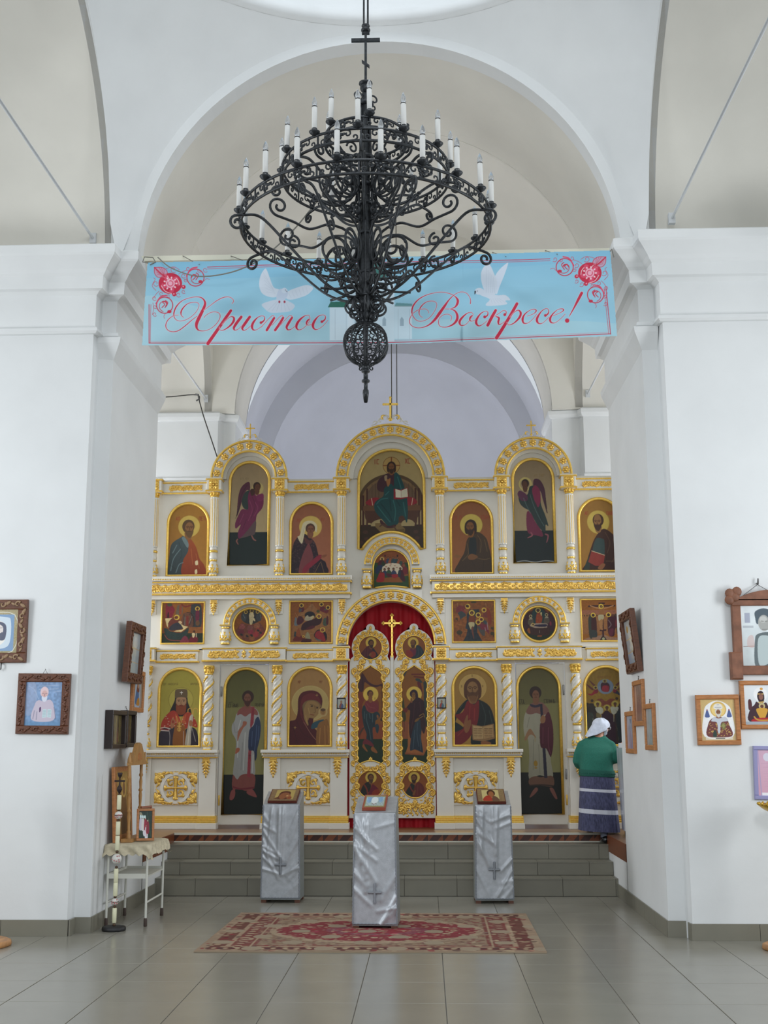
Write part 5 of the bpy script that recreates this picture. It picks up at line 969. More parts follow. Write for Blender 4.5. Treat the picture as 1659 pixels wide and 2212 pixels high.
A1.p('4c1a1e', [320, 930, 380, 840, 470, 740, 530, 710, 610, 750, 680, 830, 750, 960, 700, 1030, 480, 1050, 400, 1030], c2='42141c'); A1.p('1c1a24', [600, 760, 640, 790, 750, 960, 640, 1030, 510, 1030, 510, 960, 620, 900]); A1.p('7a2c16', [540, 900, 620, 850, 680, 880, 690, 960, 620, 1010, 540, 950]); A1.p('744824', [520, 940, 560, 890, 590, 910, 560, 960]); A1.fold('6a3432', [(440, 800, 420, 960), (500, 780, 490, 960)], 10, .6); A1.face(578, 660, 88, '6a4120', '2c140c', '301810', .4); A1.noise(.06, 22)
A2 = Art((260, 475, 840, 1040), 11.06, '7c431a', '74400f'); A2.e('bf9e3e', 530, 640, 130)
A2.p('1e2a32', [600, 720, 640, 700, 720, 740, 800, 890, 760, 1000, 560, 1030, 450, 1020, 570, 940, 590, 830]); A2.p('5c1c30', [450, 830, 480, 770, 540, 760, 600, 800, 580, 930, 500, 960]); A2.p('7a2416', [370, 950, 360, 830, 440, 820, 510, 880, 520, 960, 440, 1000]); A2.p('24242c', [480, 1000, 540, 960, 590, 960, 560, 1020]); A2.fold('3e4c50', [(640, 760, 660, 900, 600, 1000), (720, 790, 740, 900)], 10, .6); A2.face(530, 660, 88, '70461e', '3a2212', '44281a', -.5, bald=1); A2.noise(.06, 23)
M1 = Art((170, -500, 620, 1190), 7.9, '774812', '7a4810'); M1.p('7a3a1c', [170, 480, 620, 520, 620, 770, 170, 770], 0); M1.r('1a2814', 170, 770, 620, 1190)
M1.p('3c1a1c', [170, 100, 170, -180, 215, -280, 250, -370, 300, -310, 350, -230, 440, -170, 520, -160, 590, -180, 600, -130, 560, -140, 490, -120, 400, -140, 330, -190, 290, -200, 270, -60, 170, 20]); M1.l('24100f', [262, -300, 258, -80], 10); M1.p('6c2a14', [170, 20, 240, -30, 310, 60, 250, 200, 270, 500, 230, 700, 200, 770, 170, 770]); M1.p('6a2c1a', [410, 120, 480, 90, 540, 150, 520, 320, 440, 300])
M1.l('20140e', [585, -150, 580, 430], 7); M1.e('1c1220', 580, 440, 18, 24); M1.halo(398, 2, 131, 'c3a444', 'a8842e', 3)
M1.p('6a2428', [280, 220, 310, 130, 370, 100, 440, 120, 520, 180, 530, 280, 480, 310, 350, 310, 290, 280]); M1.p('1c2c30', [245, 300, 270, 200, 300, 200, 330, 280, 420, 330, 500, 300, 555, 350, 540, 410, 480, 460, 470, 560, 430, 590, 440, 830, 380, 830, 350, 780, 320, 770, 325, 680, 280, 560, 260, 430], c2='16242a'); M1.p('1e3034', [470, 540, 510, 510, 540, 560, 520, 670, 490, 650, 480, 600]); M1.fold('4a6468', [(330, 340, 330, 460, 370, 600, 400, 780), (290, 300, 290, 420), (430, 340, 430, 480), (370, 330, 390, 420)], 9, .6); M1.fold('0a1216', [(300, 480, 350, 620, 370, 760), (460, 380, 440, 540)], 9)
M1.p('5c1c22', [260, 830, 300, 770, 380, 800, 440, 860, 450, 900, 400, 890, 330, 860, 270, 860]); M1.p('7c4a22', [255, 900, 275, 850, 300, 900, 345, 975, 320, 975]); M1.p('7c4a22', [400, 930, 440, 900, 510, 990, 490, 1010, 420, 975]); M1.p('7a4a26', [500, 360, 530, 370, 530, 420, 505, 410]); M1.p('3c2a1c', [200, 720, 210, 650, 270, 570, 280, 590, 225, 680]); M1.ls('5c1a14', [(470, 60, 470, 90)], 8); M1.p('7c4a26', [350, 90, 400, 60, 430, 110, 390, 150]); M1.face(392, 0, 66, '744822', '3c2010', None, .5); M1.fold('8a4a44', [(330, 160, 380, 220, 470, 240), (310, 200, 350, 280)], 8, .6); M1.noise(.05, 24)
M2 = Art((925, -500, 1375, 1190), 7.9, '774812', '7a4810'); M2.p('7a4224', [925, 480, 1375, 470, 1375, 770, 925, 770], 0); M2.r('1a2814', 925, 770, 1375, 1190); M2.e('3a3830', 975, -370, 40, 80, .4); M2.ls('5c1c14', [(1110, -340, 1340, -340), (1150, -300, 1330, -280)], 26); M2.p('2a3430', [1180, -270, 1240, -260, 1300, -200, 1365, -180, 1375, 500, 1310, 500, 1310, -140, 1260, -190, 1180, -230]); M2.p('52161a', [1200, -200, 1260, -190, 1290, 0, 1240, -60])
M2.p('2a3416', [945, 460, 940, 250, 955, 80, 965, 80, 985, 250, 1000, 440]); M2.l('4c1c14', [970, 240, 975, 640], 10); M2.p('8a5228', [985, 1030, 1030, 900, 1040, 520, 1370, 560, 1370, 900, 1300, 1050], 0); M2.p('7c4220', [980, 1000, 1300, 1030, 1295, 1052, 985, 1030], 0); M2.halo(1145, 2, 132, 'c3a444', 'a8842e', 3)
M2.p('2a0e14', [1010, 240, 1070, 160, 1130, 110, 1210, 60, 1270, 90, 1315, 140, 1325, 300, 1320, 420, 1260, 440, 1200, 470, 1130, 600, 1090, 760, 1060, 700, 1055, 500, 1075, 300, 1040, 270], c2='260c12'); M2.p('20303a', [1160, 500, 1210, 440, 1260, 460, 1270, 600, 1260, 760, 1290, 990, 1240, 985, 1150, 950, 1070, 965, 1080, 800, 1100, 680], c2='182430'); M2.p('2e1618', [1250, 430, 1320, 420, 1340, 560, 1310, 680, 1270, 620]); M2.fold('4a5c66', [(1200, 500, 1190, 700, 1220, 900), (1150, 620, 1120, 940), (1240, 700, 1250, 960)], 9, .6); M2.fold('a07c3c', [(1230, 380, 1300, 340, 1320, 400), (1230, 420, 1300, 380)], 8, .8); M2.fold('4a2428', [(1150, 160, 1130, 400, 1090, 600), (1240, 140, 1260, 300)], 9, .7)
M2.p('6c4a1e', [1150, 470, 1180, 430, 1230, 410, 1220, 450, 1170, 480]); M2.p('5c1c14', [930, 270, 990, 240, 1040, 250, 1010, 320, 950, 290]); M2.p('24101a', [1078, 30, 1080, -40, 1140, -80, 1200, -40, 1215, 60, 1200, 110, 1150, 90]); M2.face(1140, 10, 56, '74501e', '24101a', None, -.4); M2.p('744822', [1080, 100, 1095, 60, 1120, 100, 1110, 150, 1090, 140]); M2.noise(.05, 25)
B1 = Art((170, 1310, 620, 1770), 7.9, '713a0e', '80481a'); B1.e('b89a40', 400, 1425, 95); B1.p('20201c', [220, 1700, 260, 1570, 320, 1510, 370, 1500, 400, 1560, 380, 1650, 340, 1700, 330, 1770, 250, 1770]); B1.l('6a2c20', [290, 1550, 330, 1620, 345, 1690], 26); B1.p('5c1424', [345, 1770, 400, 1600, 430, 1540, 500, 1590, 540, 1650, 540, 1770]); B1.p('7a2a18', [420, 1770, 430, 1660, 520, 1620, 545, 1690, 530, 1770]); B1.face(398, 1432, 66, '6a4424', '3a1f10', '44301c', .4); B1.noise(.06, 26)
B2 = Art((930, 1310, 1380, 1770), 7.9, '713a0e', '864c26'); B2.e('b89a40', 1140, 1425, 95); B2.p('58201c', [1110, 1740, 1130, 1640, 1170, 1540, 1210, 1500, 1280, 1550, 1315, 1640, 1290, 1710, 1200, 1770]); B2.p('20221e', [1000, 1690, 1040, 1600, 1100, 1520, 1150, 1560, 1130, 1640, 1110, 1750]); B2.l('6a2c20', [1070, 1570, 1090, 1620, 1130, 1680], 22); B2.p('6e4420', [1110, 1710, 1150, 1640, 1165, 1650, 1140, 1720]); B2.fold('74382c', [(1200, 1560, 1190, 1720), (1250, 1570, 1260, 1680)], 9, .6); B2.face(1138, 1440, 66, '704824', '42210f', '2c180c', -.4); B2.noise(.06, 27)
YD = YI + .036
for sg, c, x0, x1, tops, mids, bots, lab in ((-1, -.258, -.514, -.018, A1, M1, B1, 'gilded door leaf with an angel icon, left of the pair under the round arch'), (1, .277, .030, .524, A2, M2, B2, 'gilded door leaf with a woman in maroon veil, right of the pair under the round arch')):
    t = thing('holy_door', lab, 'door', (fr((x0 + x1) / 2), YD, .69), 'gilded doors of the icon screen')
    def outline(e):
        hw = (x1 - x0) / 2 - e; cc = (x0 + x1) / 2; rm = .231 - e; rk = .054 - e * .6
        P = [(cc - hw, .69 + e), (cc + hw, .69 + e), (cc + hw, 2.555), (cc + hw - .02, 2.595), (c + rm * cos(rad(-26)), 2.722 + rm * sin(rad(-26)))]
        P += arc(c, 2.722, rm, -22, 78, 18) + arc(c, 2.963, rk, -25, 205, 14) + arc(c, 2.722, rm, 102, 202, 18)
        return P + [(c - rm * cos(rad(-26)), 2.722 + rm * sin(rad(-26))), (cc - hw + .02, 2.595), (cc - hw, 2.555)]
    m = MB(); m.prism([(fr(a), b) for a, b in outline(0)], YD, YD + .028); m.band([(fr(a), b) for a, b in outline(0)], [(fr(a), b) for a, b in outline(.02)], YD - .006, YD + .001, 0, True); mk('door_leaf', m, LACQ, t)
    def pan(A, poly, r, nm='painting'):
        P = [(fr(a), b) for a, b in poly]; xs = [p[0] for p in P]; zs = [p[1] for p in P]
        panel(A, min(xs), max(xs), min(zs), max(zs), YD - .004, P, parent=t); m = MB(); m.tube([(a, YD - .007, b) for a, b in P], r, 6, True); mk('frame', m, GOLD, t)
    pan(tops, arc(c, 2.722, .146, 0, 360, 40)[:-1], .009)
    K = [(c - .16, 1.352), (c - .13, 1.327)] + [(c - .13 + .26 * i / 10, 1.327 + .038 * sin(pi * i / 10)) for i in range(1, 10)] + [(c + .13, 1.327), (c + .16, 1.352), (c + .16, 2.285), (c + .14, 2.325), (c + .147, 2.36), (c + .14, 2.40), (c + .11, 2.435), (c + .06, 2.465), (c + .02, 2.49), (c, 2.507), (c - .02, 2.49), (c - .06, 2.465), (c - .11, 2.435), (c - .14, 2.40), (c - .147, 2.36), (c - .14, 2.325), (c - .16, 2.285)]
    pan(mids, K, .009); pan(bots, arc(c, 1.085, .161, 0, 360, 40)[:-1], .009)
    def carve(m): m.xf(lambda x, y, z: (fr(max(x, .036) if sg > 0 else min(x, -.020)), YD + y, z)); mk('carving', m, GOLD2, t)
    for s_ in (-1, 1):
        carve(vine([(c + s_ * .19, 1.31), (c + s_ * .19, 2.30)], .036, .058, s_, .44)); carve(vine([(c + s_ * .185, 2.33), (c + s_ * .18, 2.42), (c + s_ * .14, 2.50), (c + s_ * .05, 2.545)], .046, .07, -s_, .38)); carve(vine([(c + s_ * .03, 1.30), (c + s_ * .12, 1.275), (c + s_ * .185, 1.22), (c + s_ * .188, 1.08), (c + s_ * .185, .94)], .046, .066, s_, .38)); carve(vine([(c + s_ * .03, .88), (c + s_ * .09, .80), (c + s_ * .17, .86), (c + s_ * .175, .76), (c + s_ * .1, .745)], .042, .066, s_, .40))
        carve(vine([(c + s_ * .19, 2.56), (c + s_ * .15, 2.575), (c + s_ * .06, 2.56)], .034, .055, s_, .38))
    m = MB()
    for s_ in (-1, 1):
        for (dx, z, r, a0, d) in ((.075, .775, .05, 0, 1), (.158, .80, .05, pi, -1), (.165, .905, .04, -pi / 2, 1), (.11, .865, .04, pi / 2, -1), (.12, 1.275, .034, 0, 1)):
            sp = spiral2(c + s_ * dx, z, r, r * .2, a0 if s_ > 0 else pi - a0, (a0 + d * 6) if s_ > 0 else pi - a0 - d * 6, 16); m.tube([(x, -.008, zz) for x, zz in sp], [.013 - .0004 * i for i in range(17)], 5)
            for q in range(6): a = q * 1.05 + dx * 20; lobe(m, c + s_ * dx + cos(a) * r * .95, z + sin(a) * r * .95, r * .8, r * .5, a + s_ * .8, -.005)
    for q in range(13): lobe(m, c - .19 + q * .38 / 12, .735, .035, .022, pi / 2 + (.5 if q % 2 else -.5), -.005)
    carve(m)
    carve(vine([(c + .187 * cos(a), 2.722 + .187 * sin(a)) for a in np.linspace(-.75, pi + .75, 30)], .027, .036, 1, .45)); carve(fleuron(c, 2.955, .04)); carve(fleuron(c, 2.545, .045)); carve(fleuron(c, 1.365, .05)); carve(fleuron(c, 1.268, .04, -1)); carve(fleuron(c, .86, .06)); carve(fleuron(c, .80, .05, -1))
    if sg < 0:
        m = MB(); m.bbox(fr(-.016), fr(.028), YD - .03, YD + .03, .70, 2.62, .008); mk('closing_bar', m, LACQ, t)
        X = fr(.008); m = MB(); q = YD - .02
        m.bbox(X - .013, X + .013, q - .012, q + .012, 2.60, 3.11, .004); m.bbox(X - .10, X + .10, q - .012, q + .012, 3.008, 3.034, .004)
        for (a, b) in ((X - .105, 3.021), (X + .105, 3.021), (X, 3.118)):
            for (da, db) in ((0, .014), (0, -.014), (.014, 0), (-.014, 0)): m.ball((a + da, q, b + db), .0135, 8, 5, 0, (1, .8, 1))
        for k in range(24): a = k * pi / 12; m.ball((X + cos(a) * .042, q, 3.021 + sin(a) * .042), .014, 6, 4, 0, (1, .5, 1))
        for z in (2.62, 2.66, 2.85, 2.90): m.ball((X, q, z), .021, 8, 5, 0, (1, .7, .7))
        mk('door_cross', m, GOLD, t)
# ------------------------------------------------------------------ wrought-iron chandelier on the crossing's axis
CD = 7.9; CXX = float(onY(790, 470, CD)[0])
def cz(y, Y=CD): return float(onY(790, y, Y)[2])
Z1, R1 = cz(345, CD - .885), .885                              # upper hoops of the three crowns
R2 = .595; Z2 = cz(277, CD - R2); R3 = .29; Z3 = cz(252, CD - R3)
ch = thing('chandelier', 'large black wrought-iron chandelier with three rings of white electric candles', 'chandelier', (CXX, CD, cz(865)))
def cpart(name, m, mats=IRON, parent=None): return mk(name, m, mats, parent or ch)
def at_az(az, r, z): return (CXX + r * sin(az), CD - r * cos(az), z)
# stem
m = MB(); zb, zt = cz(745), cz(190)
m.lathe([(.014, cz(800)), (.02, cz(700)), (.045, cz(650)), (.05, cz(560)), (.034, cz(470)), (.03, cz(330)), (.026, cz(210)), (.03, zt - .05)], (CXX, CD, 0), 12)
for k in range(6):
    a = k * pi / 3; m.tube([at_az(a, .035, cz(640)), at_az(a, .062, cz(560)), at_az(a, .046, cz(470)), at_az(a, .058, cz(400)), at_az(a, .038, cz(300)), at_az(a, .03, cz(230))], .009, 5)
for y in (640, 590, 505, 440, 400, 340, 225): m.lathe([(.03, -.012), (.058, -.008), (.058, .008), (.03, .012)], (CXX, CD, cz(y)), 12)
cpart('stem', m)
m = MB(); m.ball((CXX, CD, zt), .042, 14, 10); m.lathe([(.05, -.012), (.05, .0), (.03, .008)], (CXX, CD, zt + .04), 12)
cpart('knob', m)
# top scroll tuft
for k in range(4):
    a = k * pi / 2 + .5; m = MB()
    pts = spiral2(.065, 0, .04, .012, pi, pi - 5.5, 16); m.tube([at_az(a, x, cz(212) + q) for x, q in pts], .007, 5)
    pts = spiral2(.06, -.06, .026, .01, pi, pi + 5, 12); m.tube([at_az(a, x, cz(212) + q) for x, q in pts], .006, 5); cpart('scroll', m)
# cross and the two hanging rods
m = MB(); x = CXX; zc, zm, zs = cz(72), cz(87), cz(141)
m.box(x - .009, x + .009, CD - .009, CD + .009, zt + .03, cz(62)); m.box(x - .105, x + .105, CD - .011, CD + .011, zm - .012, zm + .012); m.box(x - .028, x + .028, CD - .011, CD + .011, zc - .008, zc + .008)
m.add([(x - .028, CD - .011, zs + .022), (x + .028, CD - .011, zs - .022), (x + .028, CD + .011, zs - .022), (x - .028, CD + .011, zs + .022), (x - .028, CD - .011, zs + .04), (x + .028, CD - .011, zs - .004), (x + .028, CD + .011, zs - .004), (x - .028, CD + .011, zs + .04)], [(0, 3, 2, 1), (4, 5, 6, 7), (0, 1, 5, 4), (1, 2, 6, 5), (2, 3, 7, 6), (3, 0, 4, 7)])
m.lathe([(.016, -.016), (.034, -.012), (.034, .002), (.02, .004), (.02, .02), (.03, .024), (.03, .034), (.012, .04)], (x, CD, cz(64)), 10); cpart('cross', m)
for dx in (-.014, .016):
    m = MB(); m.tube([(CXX + dx, CD, cz(62)), (CXX + dx * .8, CD, 11.4)], .007, 6); cpart('hanging_rod', m)
# crowns
def ring(R, Z, h, n, name):
    r_ = MB()
    for z in (Z, Z - h):
        pts = [(R * cos(2 * pi * k / 64), R * sin(2 * pi * k / 64)) for k in range(64)]
        for o in (0,): r_.tube([(CXX + a, CD + b, z) for a, b in pts], .0100, 6, True)
    rg = cpart(name, r_); u = MB(); hz = h * .5; wseg = 2 * pi * R / n
    for s_ in (-1, 1):                                         # C-scroll pair of one bay, laid flat then bent to the hoop
        for (cx, cq, rr, a0, a1) in ((.20, .14, .30, pi / 2 + .3, pi / 2 - 5.6), (.36, -.16, .26, -pi / 2, -pi / 2 + 5.4)):
            pts = spiral2(0, 0, rr * h, rr * h * .25, a0, a1, 9); u.tube([(s_ * (cx * wseg + px), 0, hz * 0 + cq * h * 2 * .5 + pq) for px, pq in pts], .0064, 4)
    for k in range(5): a = k * 2 * pi / 5 + .3; u.ball((cos(a) * .02, -.008, sin(a) * .02), .0145, 6, 4, 0, (1, .6, 1))
    for k in range(3): a = k * 2 * pi / 3; lobe(u, cos(a) * .02, sin(a) * .02, .034, .022, a + .5, -.004)
    u.box(-wseg / 2 - .006, -wseg / 2 + .006, -.004, .004, -hz, hz); u.xf(lambda x, y, z: ((R - y) * sin(x / R), -(R - y) * cos(x / R), z))
    me = u.data('scroll_panel', IRON)
    for k in range(n): inst(me, 'scroll_panel', rg, (CXX, CD, Z - hz), None, (0, 0, 2 * pi * (k + .5) / n))
    return rg
HB = .092
ring(R1, Z1, HB, 20, 'lower_ring'); ring(R2, Z2, HB * .95, 12, 'middle_ring'); ring(R3, Z3, HB * .8, 6, 'upper_ring')
# candles: white tube with glass flame bulb on a black drip pan
GLASSB = mat('bulb_glass', (225, 228, 230), .12, 0, trans=.75); WAXW = mat('white_candle_sleeve', (232, 232, 228), .4)
m = MB(); m.lathe([(.0185, 0), (.0185, .185), (.014, .188), (.0, .188)], n=12); CAN = m.data('candle', WAXW)
m = MB(); m.lathe([(.006, -.022), (.012, -.02), (.03, -.006), (.038, .004), (.038, .008), (.030, .006), (.018, .006), (.019, .03), (.017, .034), (.0, .034)], n=14); PAN = m.data('drip_pan', IRON)
m = MB(); m.lathe([(.0185, -.002), (.019, .0), (.019, .006), (.0, .006)], n=10); m2 = MB(); COLLAR = m.data('bulb_collar', mat('dark_collar', (50, 48, 48), .5))
m = MB(); m.lathe([(.012, .0), (.0185, .018), (.0185, .028), (.012, .05), (.0045, .066), (.0, .074)], n=10); BUL = m.data('bulb', GLASSB)
random.seed(11)
def candle(az, R, Z):
    p = at_az(az, R + .012, Z + .018); tilt = (random.uniform(-.02, .02), random.uniform(-.02, .02), az)
    c = inst(CAN, 'candle', ch, p, None, tilt); WL[c.name] = Vector((0, 0, 0))
    for me, nm, dz in ((PAN, 'drip_pan', 0), (COLLAR, 'bulb_collar', .186), (BUL, 'bulb', .192)):
        o = bpy.data.objects.new(nm, me); COL.objects.link(o); o.parent = c; o.location = (0, 0, dz)
for k in range(20): candle(rad(9 + 18 * k), R1, Z1)
for k in range(12): candle(rad(-2 + 30 * k), R2, Z2)
for k in range(6): candle(rad(8 + 60 * k), R3, Z3)
# scroll arms of the two lower crowns
def bar(pts, r=.0092): m = MB(); m.tube(pts, r, 6); return m
def az_bar(az, pts, r=.0092, mm=None):
    mm = mm or MB(); mm.tube([at_az(az, a, b) for a, b in pts], r, 6); return mm
def smooth2(p, k=6): return [tuple(q) for q in cr(p, False, k)]
def arm(az, R, Z, ro, zo, big):
    """S-curved bracket from the stem, under the ring and out beyond it, with its spirals"""
    m = MB(); s = big
    main = smooth2([(.05, Z - ro * .98), (R * .18, Z - ro * .98), (R * .38, Z - ro * .82), (R * .64, Z - ro * .46), (R * .86, Z - HB - .012 * s), (R - .0, Z - HB - .012), (R + .045, Z - HB - .02)])
    ex, ez = main[-1]; sp = spiral2(ex, ez - .055 * s, .055 * s, .014 * s, pi / 2, pi / 2 - 8.2, 22); az_bar(az, main + sp[1:], .0098, m)
    sx_, sz = R * .72, Z + .0 * s; r0 = .075 * s                # open S: spiral near the ring, wave, then the big roundel at the stem
    tail = spiral2(sx_, sz, r0 * .2, r0, -pi / 2 + 8.4, -pi / 2, 26); bc, bz, br = (.215, Z - .25, .165) if s == 1 else (.19, Z - .13, .145)
    wave = smooth2([(sx_, sz - r0), (R * .60, Z - .10 * s), (R * .47, Z - .135 * s), (bc + .07 * s, bz + br * 1.02), (bc, bz + br)])
    az_bar(az, tail + wave[1:], .0092, m); az_bar(az, spiral2(bc, bz, br, br * .16, pi / 2, pi / 2 + 10.6, 40), .0092, m)
    az_bar(az, spiral2(bc + .02 * s, bz - .02 * s, br * .95, br * .5, -.6, -.6 - 5.2, 22), .0085, m)
    az_bar(az, spiral2(R * .60, Z - HB - .16 * s, .05 * s, .012 * s, pi / 2, pi / 2 + 7.4, 22), .0085, m)
    az_bar(az, spiral2(.125 * s, Z - ro * .82, .075 * s, .016 * s, 0, 8.2, 22), .0088, m)
    m.ball(at_az(az, R * .64, Z - ro * .46), .018, 6, 4, 0, (1, 1, .7)); return cpart('scroll_arm', m)
for k in range(8): arm(rad(22 + 45 * k), R1, Z1, .60, 0, 1.0)
for k in range(8): arm(rad(0 + 45 * k), R2, Z2, .40, 0, .72)
for k in range(4):
    az = rad(40 + 90 * k); m = MB()
    az_bar(az, smooth2([(.03, Z3 - .32), (.12, Z3 - .25), (.22, Z3 - .16), (R3, Z3 - .08)]), .009, m)
    for (x, q, r0, a0, a1) in ((.2, Z3 - .2, .05, pi, pi + 8), (.33, Z3 - .13, .035, pi / 2, pi / 2 - 7), (.12, Z3 - .12, .05, 0, 7.5)): az_bar(az, spiral2(x, q, r0, r0 * .2, a0, a1, 18), .008, m)
    cpart('scroll_arm', m)
for k in range(6):                                             # small leaf plates standing round the stem
    az = rad(30 + 60 * k); m = MB(); p = at_az(az, .20, Z2 - .02)
    m.ball(p, 1, 8, 6, 0, (.026, .009, .05), Matrix.Rotation(az, 3, 'Z')); m.tube([at_az(az, .2, Z2 - .06), at_az(az, .12, Z2 - .16), at_az(az, .04, Z2 - .2)], .007, 5); cpart('leaf', m)
# hanging cluster under the lower crown
for k in range(8):
    az = rad(45 * k + 10); m = MB(); zq = cz(662)
    for (x, q, r0, a0, a1) in ((.085, .0, .062, pi, pi - 8.5), (.10, .0, .085, pi, pi + 4.8), (.06, -.075, .035, pi, pi + 6)): az_bar(az, spiral2(x, zq + q, r0, r0 * .22, a0, a1, 22), .008, m)
    az_bar(az, smooth2([(.03, zq - .12), (.05, zq - .04), (.03, zq + .05), (.09, zq + .14), (.2, zq + .12), (.32, zq + .02 + .1)]), .009, m); cpart('scroll', m)
# ball cage
zb, rb = cz(743), .154; m = MB()
for k in range(10):
    az = k * 2 * pi / 10; m.tube([at_az(az, rb * sin(pi * i / 18) + .004, zb + rb * cos(pi * i / 18)) for i in range(19)], .0065, 5)
for t in (.5, -.5): m.tube([at_az(2 * pi * k / 28, rb * cos(t), zb + rb * sin(t)) for k in range(28)], .004, 4, True)
cg = cpart('ball_cage', m); u = MB()
for (q, s_) in ((.9, 1), (.45, -1), (0, 1), (-.45, -1), (-.9, 1)):
    for d in (-1, 1):
        pts = spiral2(0, 0, .034, .009, pi / 2, pi / 2 - d * 7, 14); wv = cos(q) * .55
        u.tube([at_az(d * s_ * .16 + x / rb / max(cos(q), .4) * .8, (rb - .002) * cos(q + z / rb), zb + (rb - .002) * sin(q + z / rb)) for x, z in pts], .0042, 4)
me = u.data('scroll_panel', IRON, (CXX, CD, zb))
for k in range(10): inst(me, 'scroll_panel', cg, (CXX, CD, zb), None, (0, 0, 2 * pi * (k + .5) / 10))
m = MB(); m.tube([(CXX, CD, cz(640)), (CXX, CD, cz(800))], .016, 8); cpart('cage_rod', m)
# finial
m = MB(); c0 = cz(790); h = cz(865)
m.lathe([(.02, .03), (.042, .02), (.042, .008), (.026, -.004), (.022, -.03), (.03, -.036), (.03, -.046), (.016, -.05), (.016, -.10), (.028, -.105), (.028, -.118), (.014, -.122), (.014, -.17), (.02, -.176), (.022, -.20), (.012, -.265), (.005, h - c0 + .016), (.009, h - c0 + .01), (.007, h - c0), (.0, h - c0)], (CXX, CD, c0), 10); cpart('finial', m)
for k in range(4):
    m = MB(); az_bar(rad(45 + 90 * k), spiral2(.055, c0 - .005, .022, .008, pi * .8, pi * .8 + 4.5, 12), .005, m); cpart('scroll', m)
# ------------------------------------------------------------------ banner stretched between the pillars
YBN = 10.16
W0, H0, W1, H1 = 300, 530, 1340, 752
A = Art((W0, H0, W1, H1), 1, '86bcd6', '9cc8d8', over=1.16, gain=1.06)
A.p('a9ccd6', [300, 640, 500, 680, 720, 700, 900, 690, 1340, 700, 1340, 760, 300, 760], a=.6); A.p('76b4d4', [300, 530, 1340, 530, 1340, 560, 800, 590, 300, 600], a=.35); A.noise(.03, 40, 14)
def Q(pts, o): return [(o[0] + pts[i] / o[2], o[1] + pts[i + 1] / o[2]) for i in range(0, len(pts), 2)]
RD, RD2, WH = 'c02c48', 'd24a68', 'e8e4ea'
O1, O2, O3, O4, O5, O6, O7 = (350, 630, 4.76), (520, 660, 4.76), (880, 620, 4.76), (1060, 620, 4.76), (310, 545, 5.95), (1180, 535, 5.95), (540, 560, 5.289)
# border lines
for d in (0, 4): 
    A.l(RD, [322 + d, 658, 322 + d * .6, 741], 1.7 if d == 0 else 1.1, 0); A.l(RD, [1309 - d, 622, 1319 - d, 722], 1.8 if d == 0 else 1.1, 0); A.l(RD, [448, 577 + d, 560, 573 + d, 850, 566 + d, 1094, 562 + d, 1188, 559 + d], 1.6 if d == 0 else 1)
A.l(RD, [322, 741, 560, 741, 845, 739.5, 1000, 734, 1160, 727.5, 1250, 724, 1319, 721], 1.9)
A.l(RD2, [326, 737.5, 560, 737.5, 845, 735.5, 1000, 730.5, 1160, 724, 1315, 718], .8, a=.7)
# white church behind the chandelier
CH = 'cfdde6'
A.r(CH, 712, 660, 762, 735, .8); A.p('2f6a5c', [708, 664, 714, 652, 762, 650, 762, 664], 0); A.r(CH, 752, 600, 852, 738, .75); A.p('2f6a5c', [778, 600, 790, 570, 806, 560, 822, 570, 834, 600], 1, .9); A.l('3c5864', [806, 560, 806, 544], 1.6); A.r(CH, 852, 660, 890, 732, .7); A.p('4a7c78', [852, 662, 856, 654, 890, 656, 892, 662], 0, .7)
for x in (770, 830, 868): A.p('8aa0ae', [x - 4, 704, x - 4, 690, x, 684, x + 4, 690, x + 4, 704], 0, .8)
for x in (724, 748, 860, 885): A.l('a8bcc8', [x, 668, x, 733], 1.2, a=.8)
A.ls('8aa0ae', [(830, 616, 830, 636), (838, 616, 838, 636), (846, 616, 846, 636), (826, 625, 850, 625), (774, 618, 774, 634), (782, 618, 782, 634)], 1.4)
# doves
d = 'c8d2de'
A.p(d, Q([170, 110, 120, 190, 105, 300, 140, 390, 230, 432, 305, 425, 335, 350, 270, 320, 225, 210, 195, 130], O7)); A.p(d, Q([425, 375, 520, 330, 650, 295, 722, 330, 660, 402, 560, 442, 470, 462, 415, 445], O7)); A.p('c0cbd8', Q([290, 462, 140, 510, 165, 562, 230, 608, 350, 608, 460, 592, 512, 530, 430, 475, 350, 455], O7)); A.p('b9c6d8', Q([300, 440, 330, 350, 380, 338, 425, 345, 432, 400, 400, 458, 330, 470], O7)); A.e('c4d0de', *Q([392, 358], O7)[0], 6); A.e('4a4a5c', *Q([405, 352], O7)[0], .9); A.l('4a4a55', Q([412, 362, 424, 372], O7), 1.2)
for k in range(6): A.l('a8b6c6', Q([150 + k * 8, 150 + k * 45, 260 + k * 6, 330 + k * 12], O7), .7, a=.7); A.l('a8b6c6', Q([470 + k * 38, 440 - k * 10, 440 + k * 40, 385 - k * 14], O7), .7, a=.7); A.l('9cabbc', Q([200 + k * 52, 590, 310 + k * 18, 480], O7), .7, a=.7)
for x in (336, 395): A.e('9c2f48', *Q([x, 487], O7)[0], 2.2, 2.8)
O8 = (830, 555, 3.173)
A.p('cbd6e4', Q([845, 40, 832, 100, 792, 200, 768, 255, 760, 130], O8)); A.p(d, Q([690, 60, 720, 48, 755, 120, 772, 170, 765, 252, 705, 255, 670, 185, 664, 110], O8)); A.p(d, Q([622, 230, 655, 212, 700, 235, 770, 262, 830, 262, 864, 295, 830, 300, 838, 325, 720, 336, 696, 325, 722, 290, 660, 262], O8)); A.e(d, *Q([645, 236], O8)[0], 7); A.p('3a3a44', Q([618, 236, 628, 232, 628, 246, 620, 258], O8)); A.e('30303c', *Q([638, 234], O8)[0], 1)
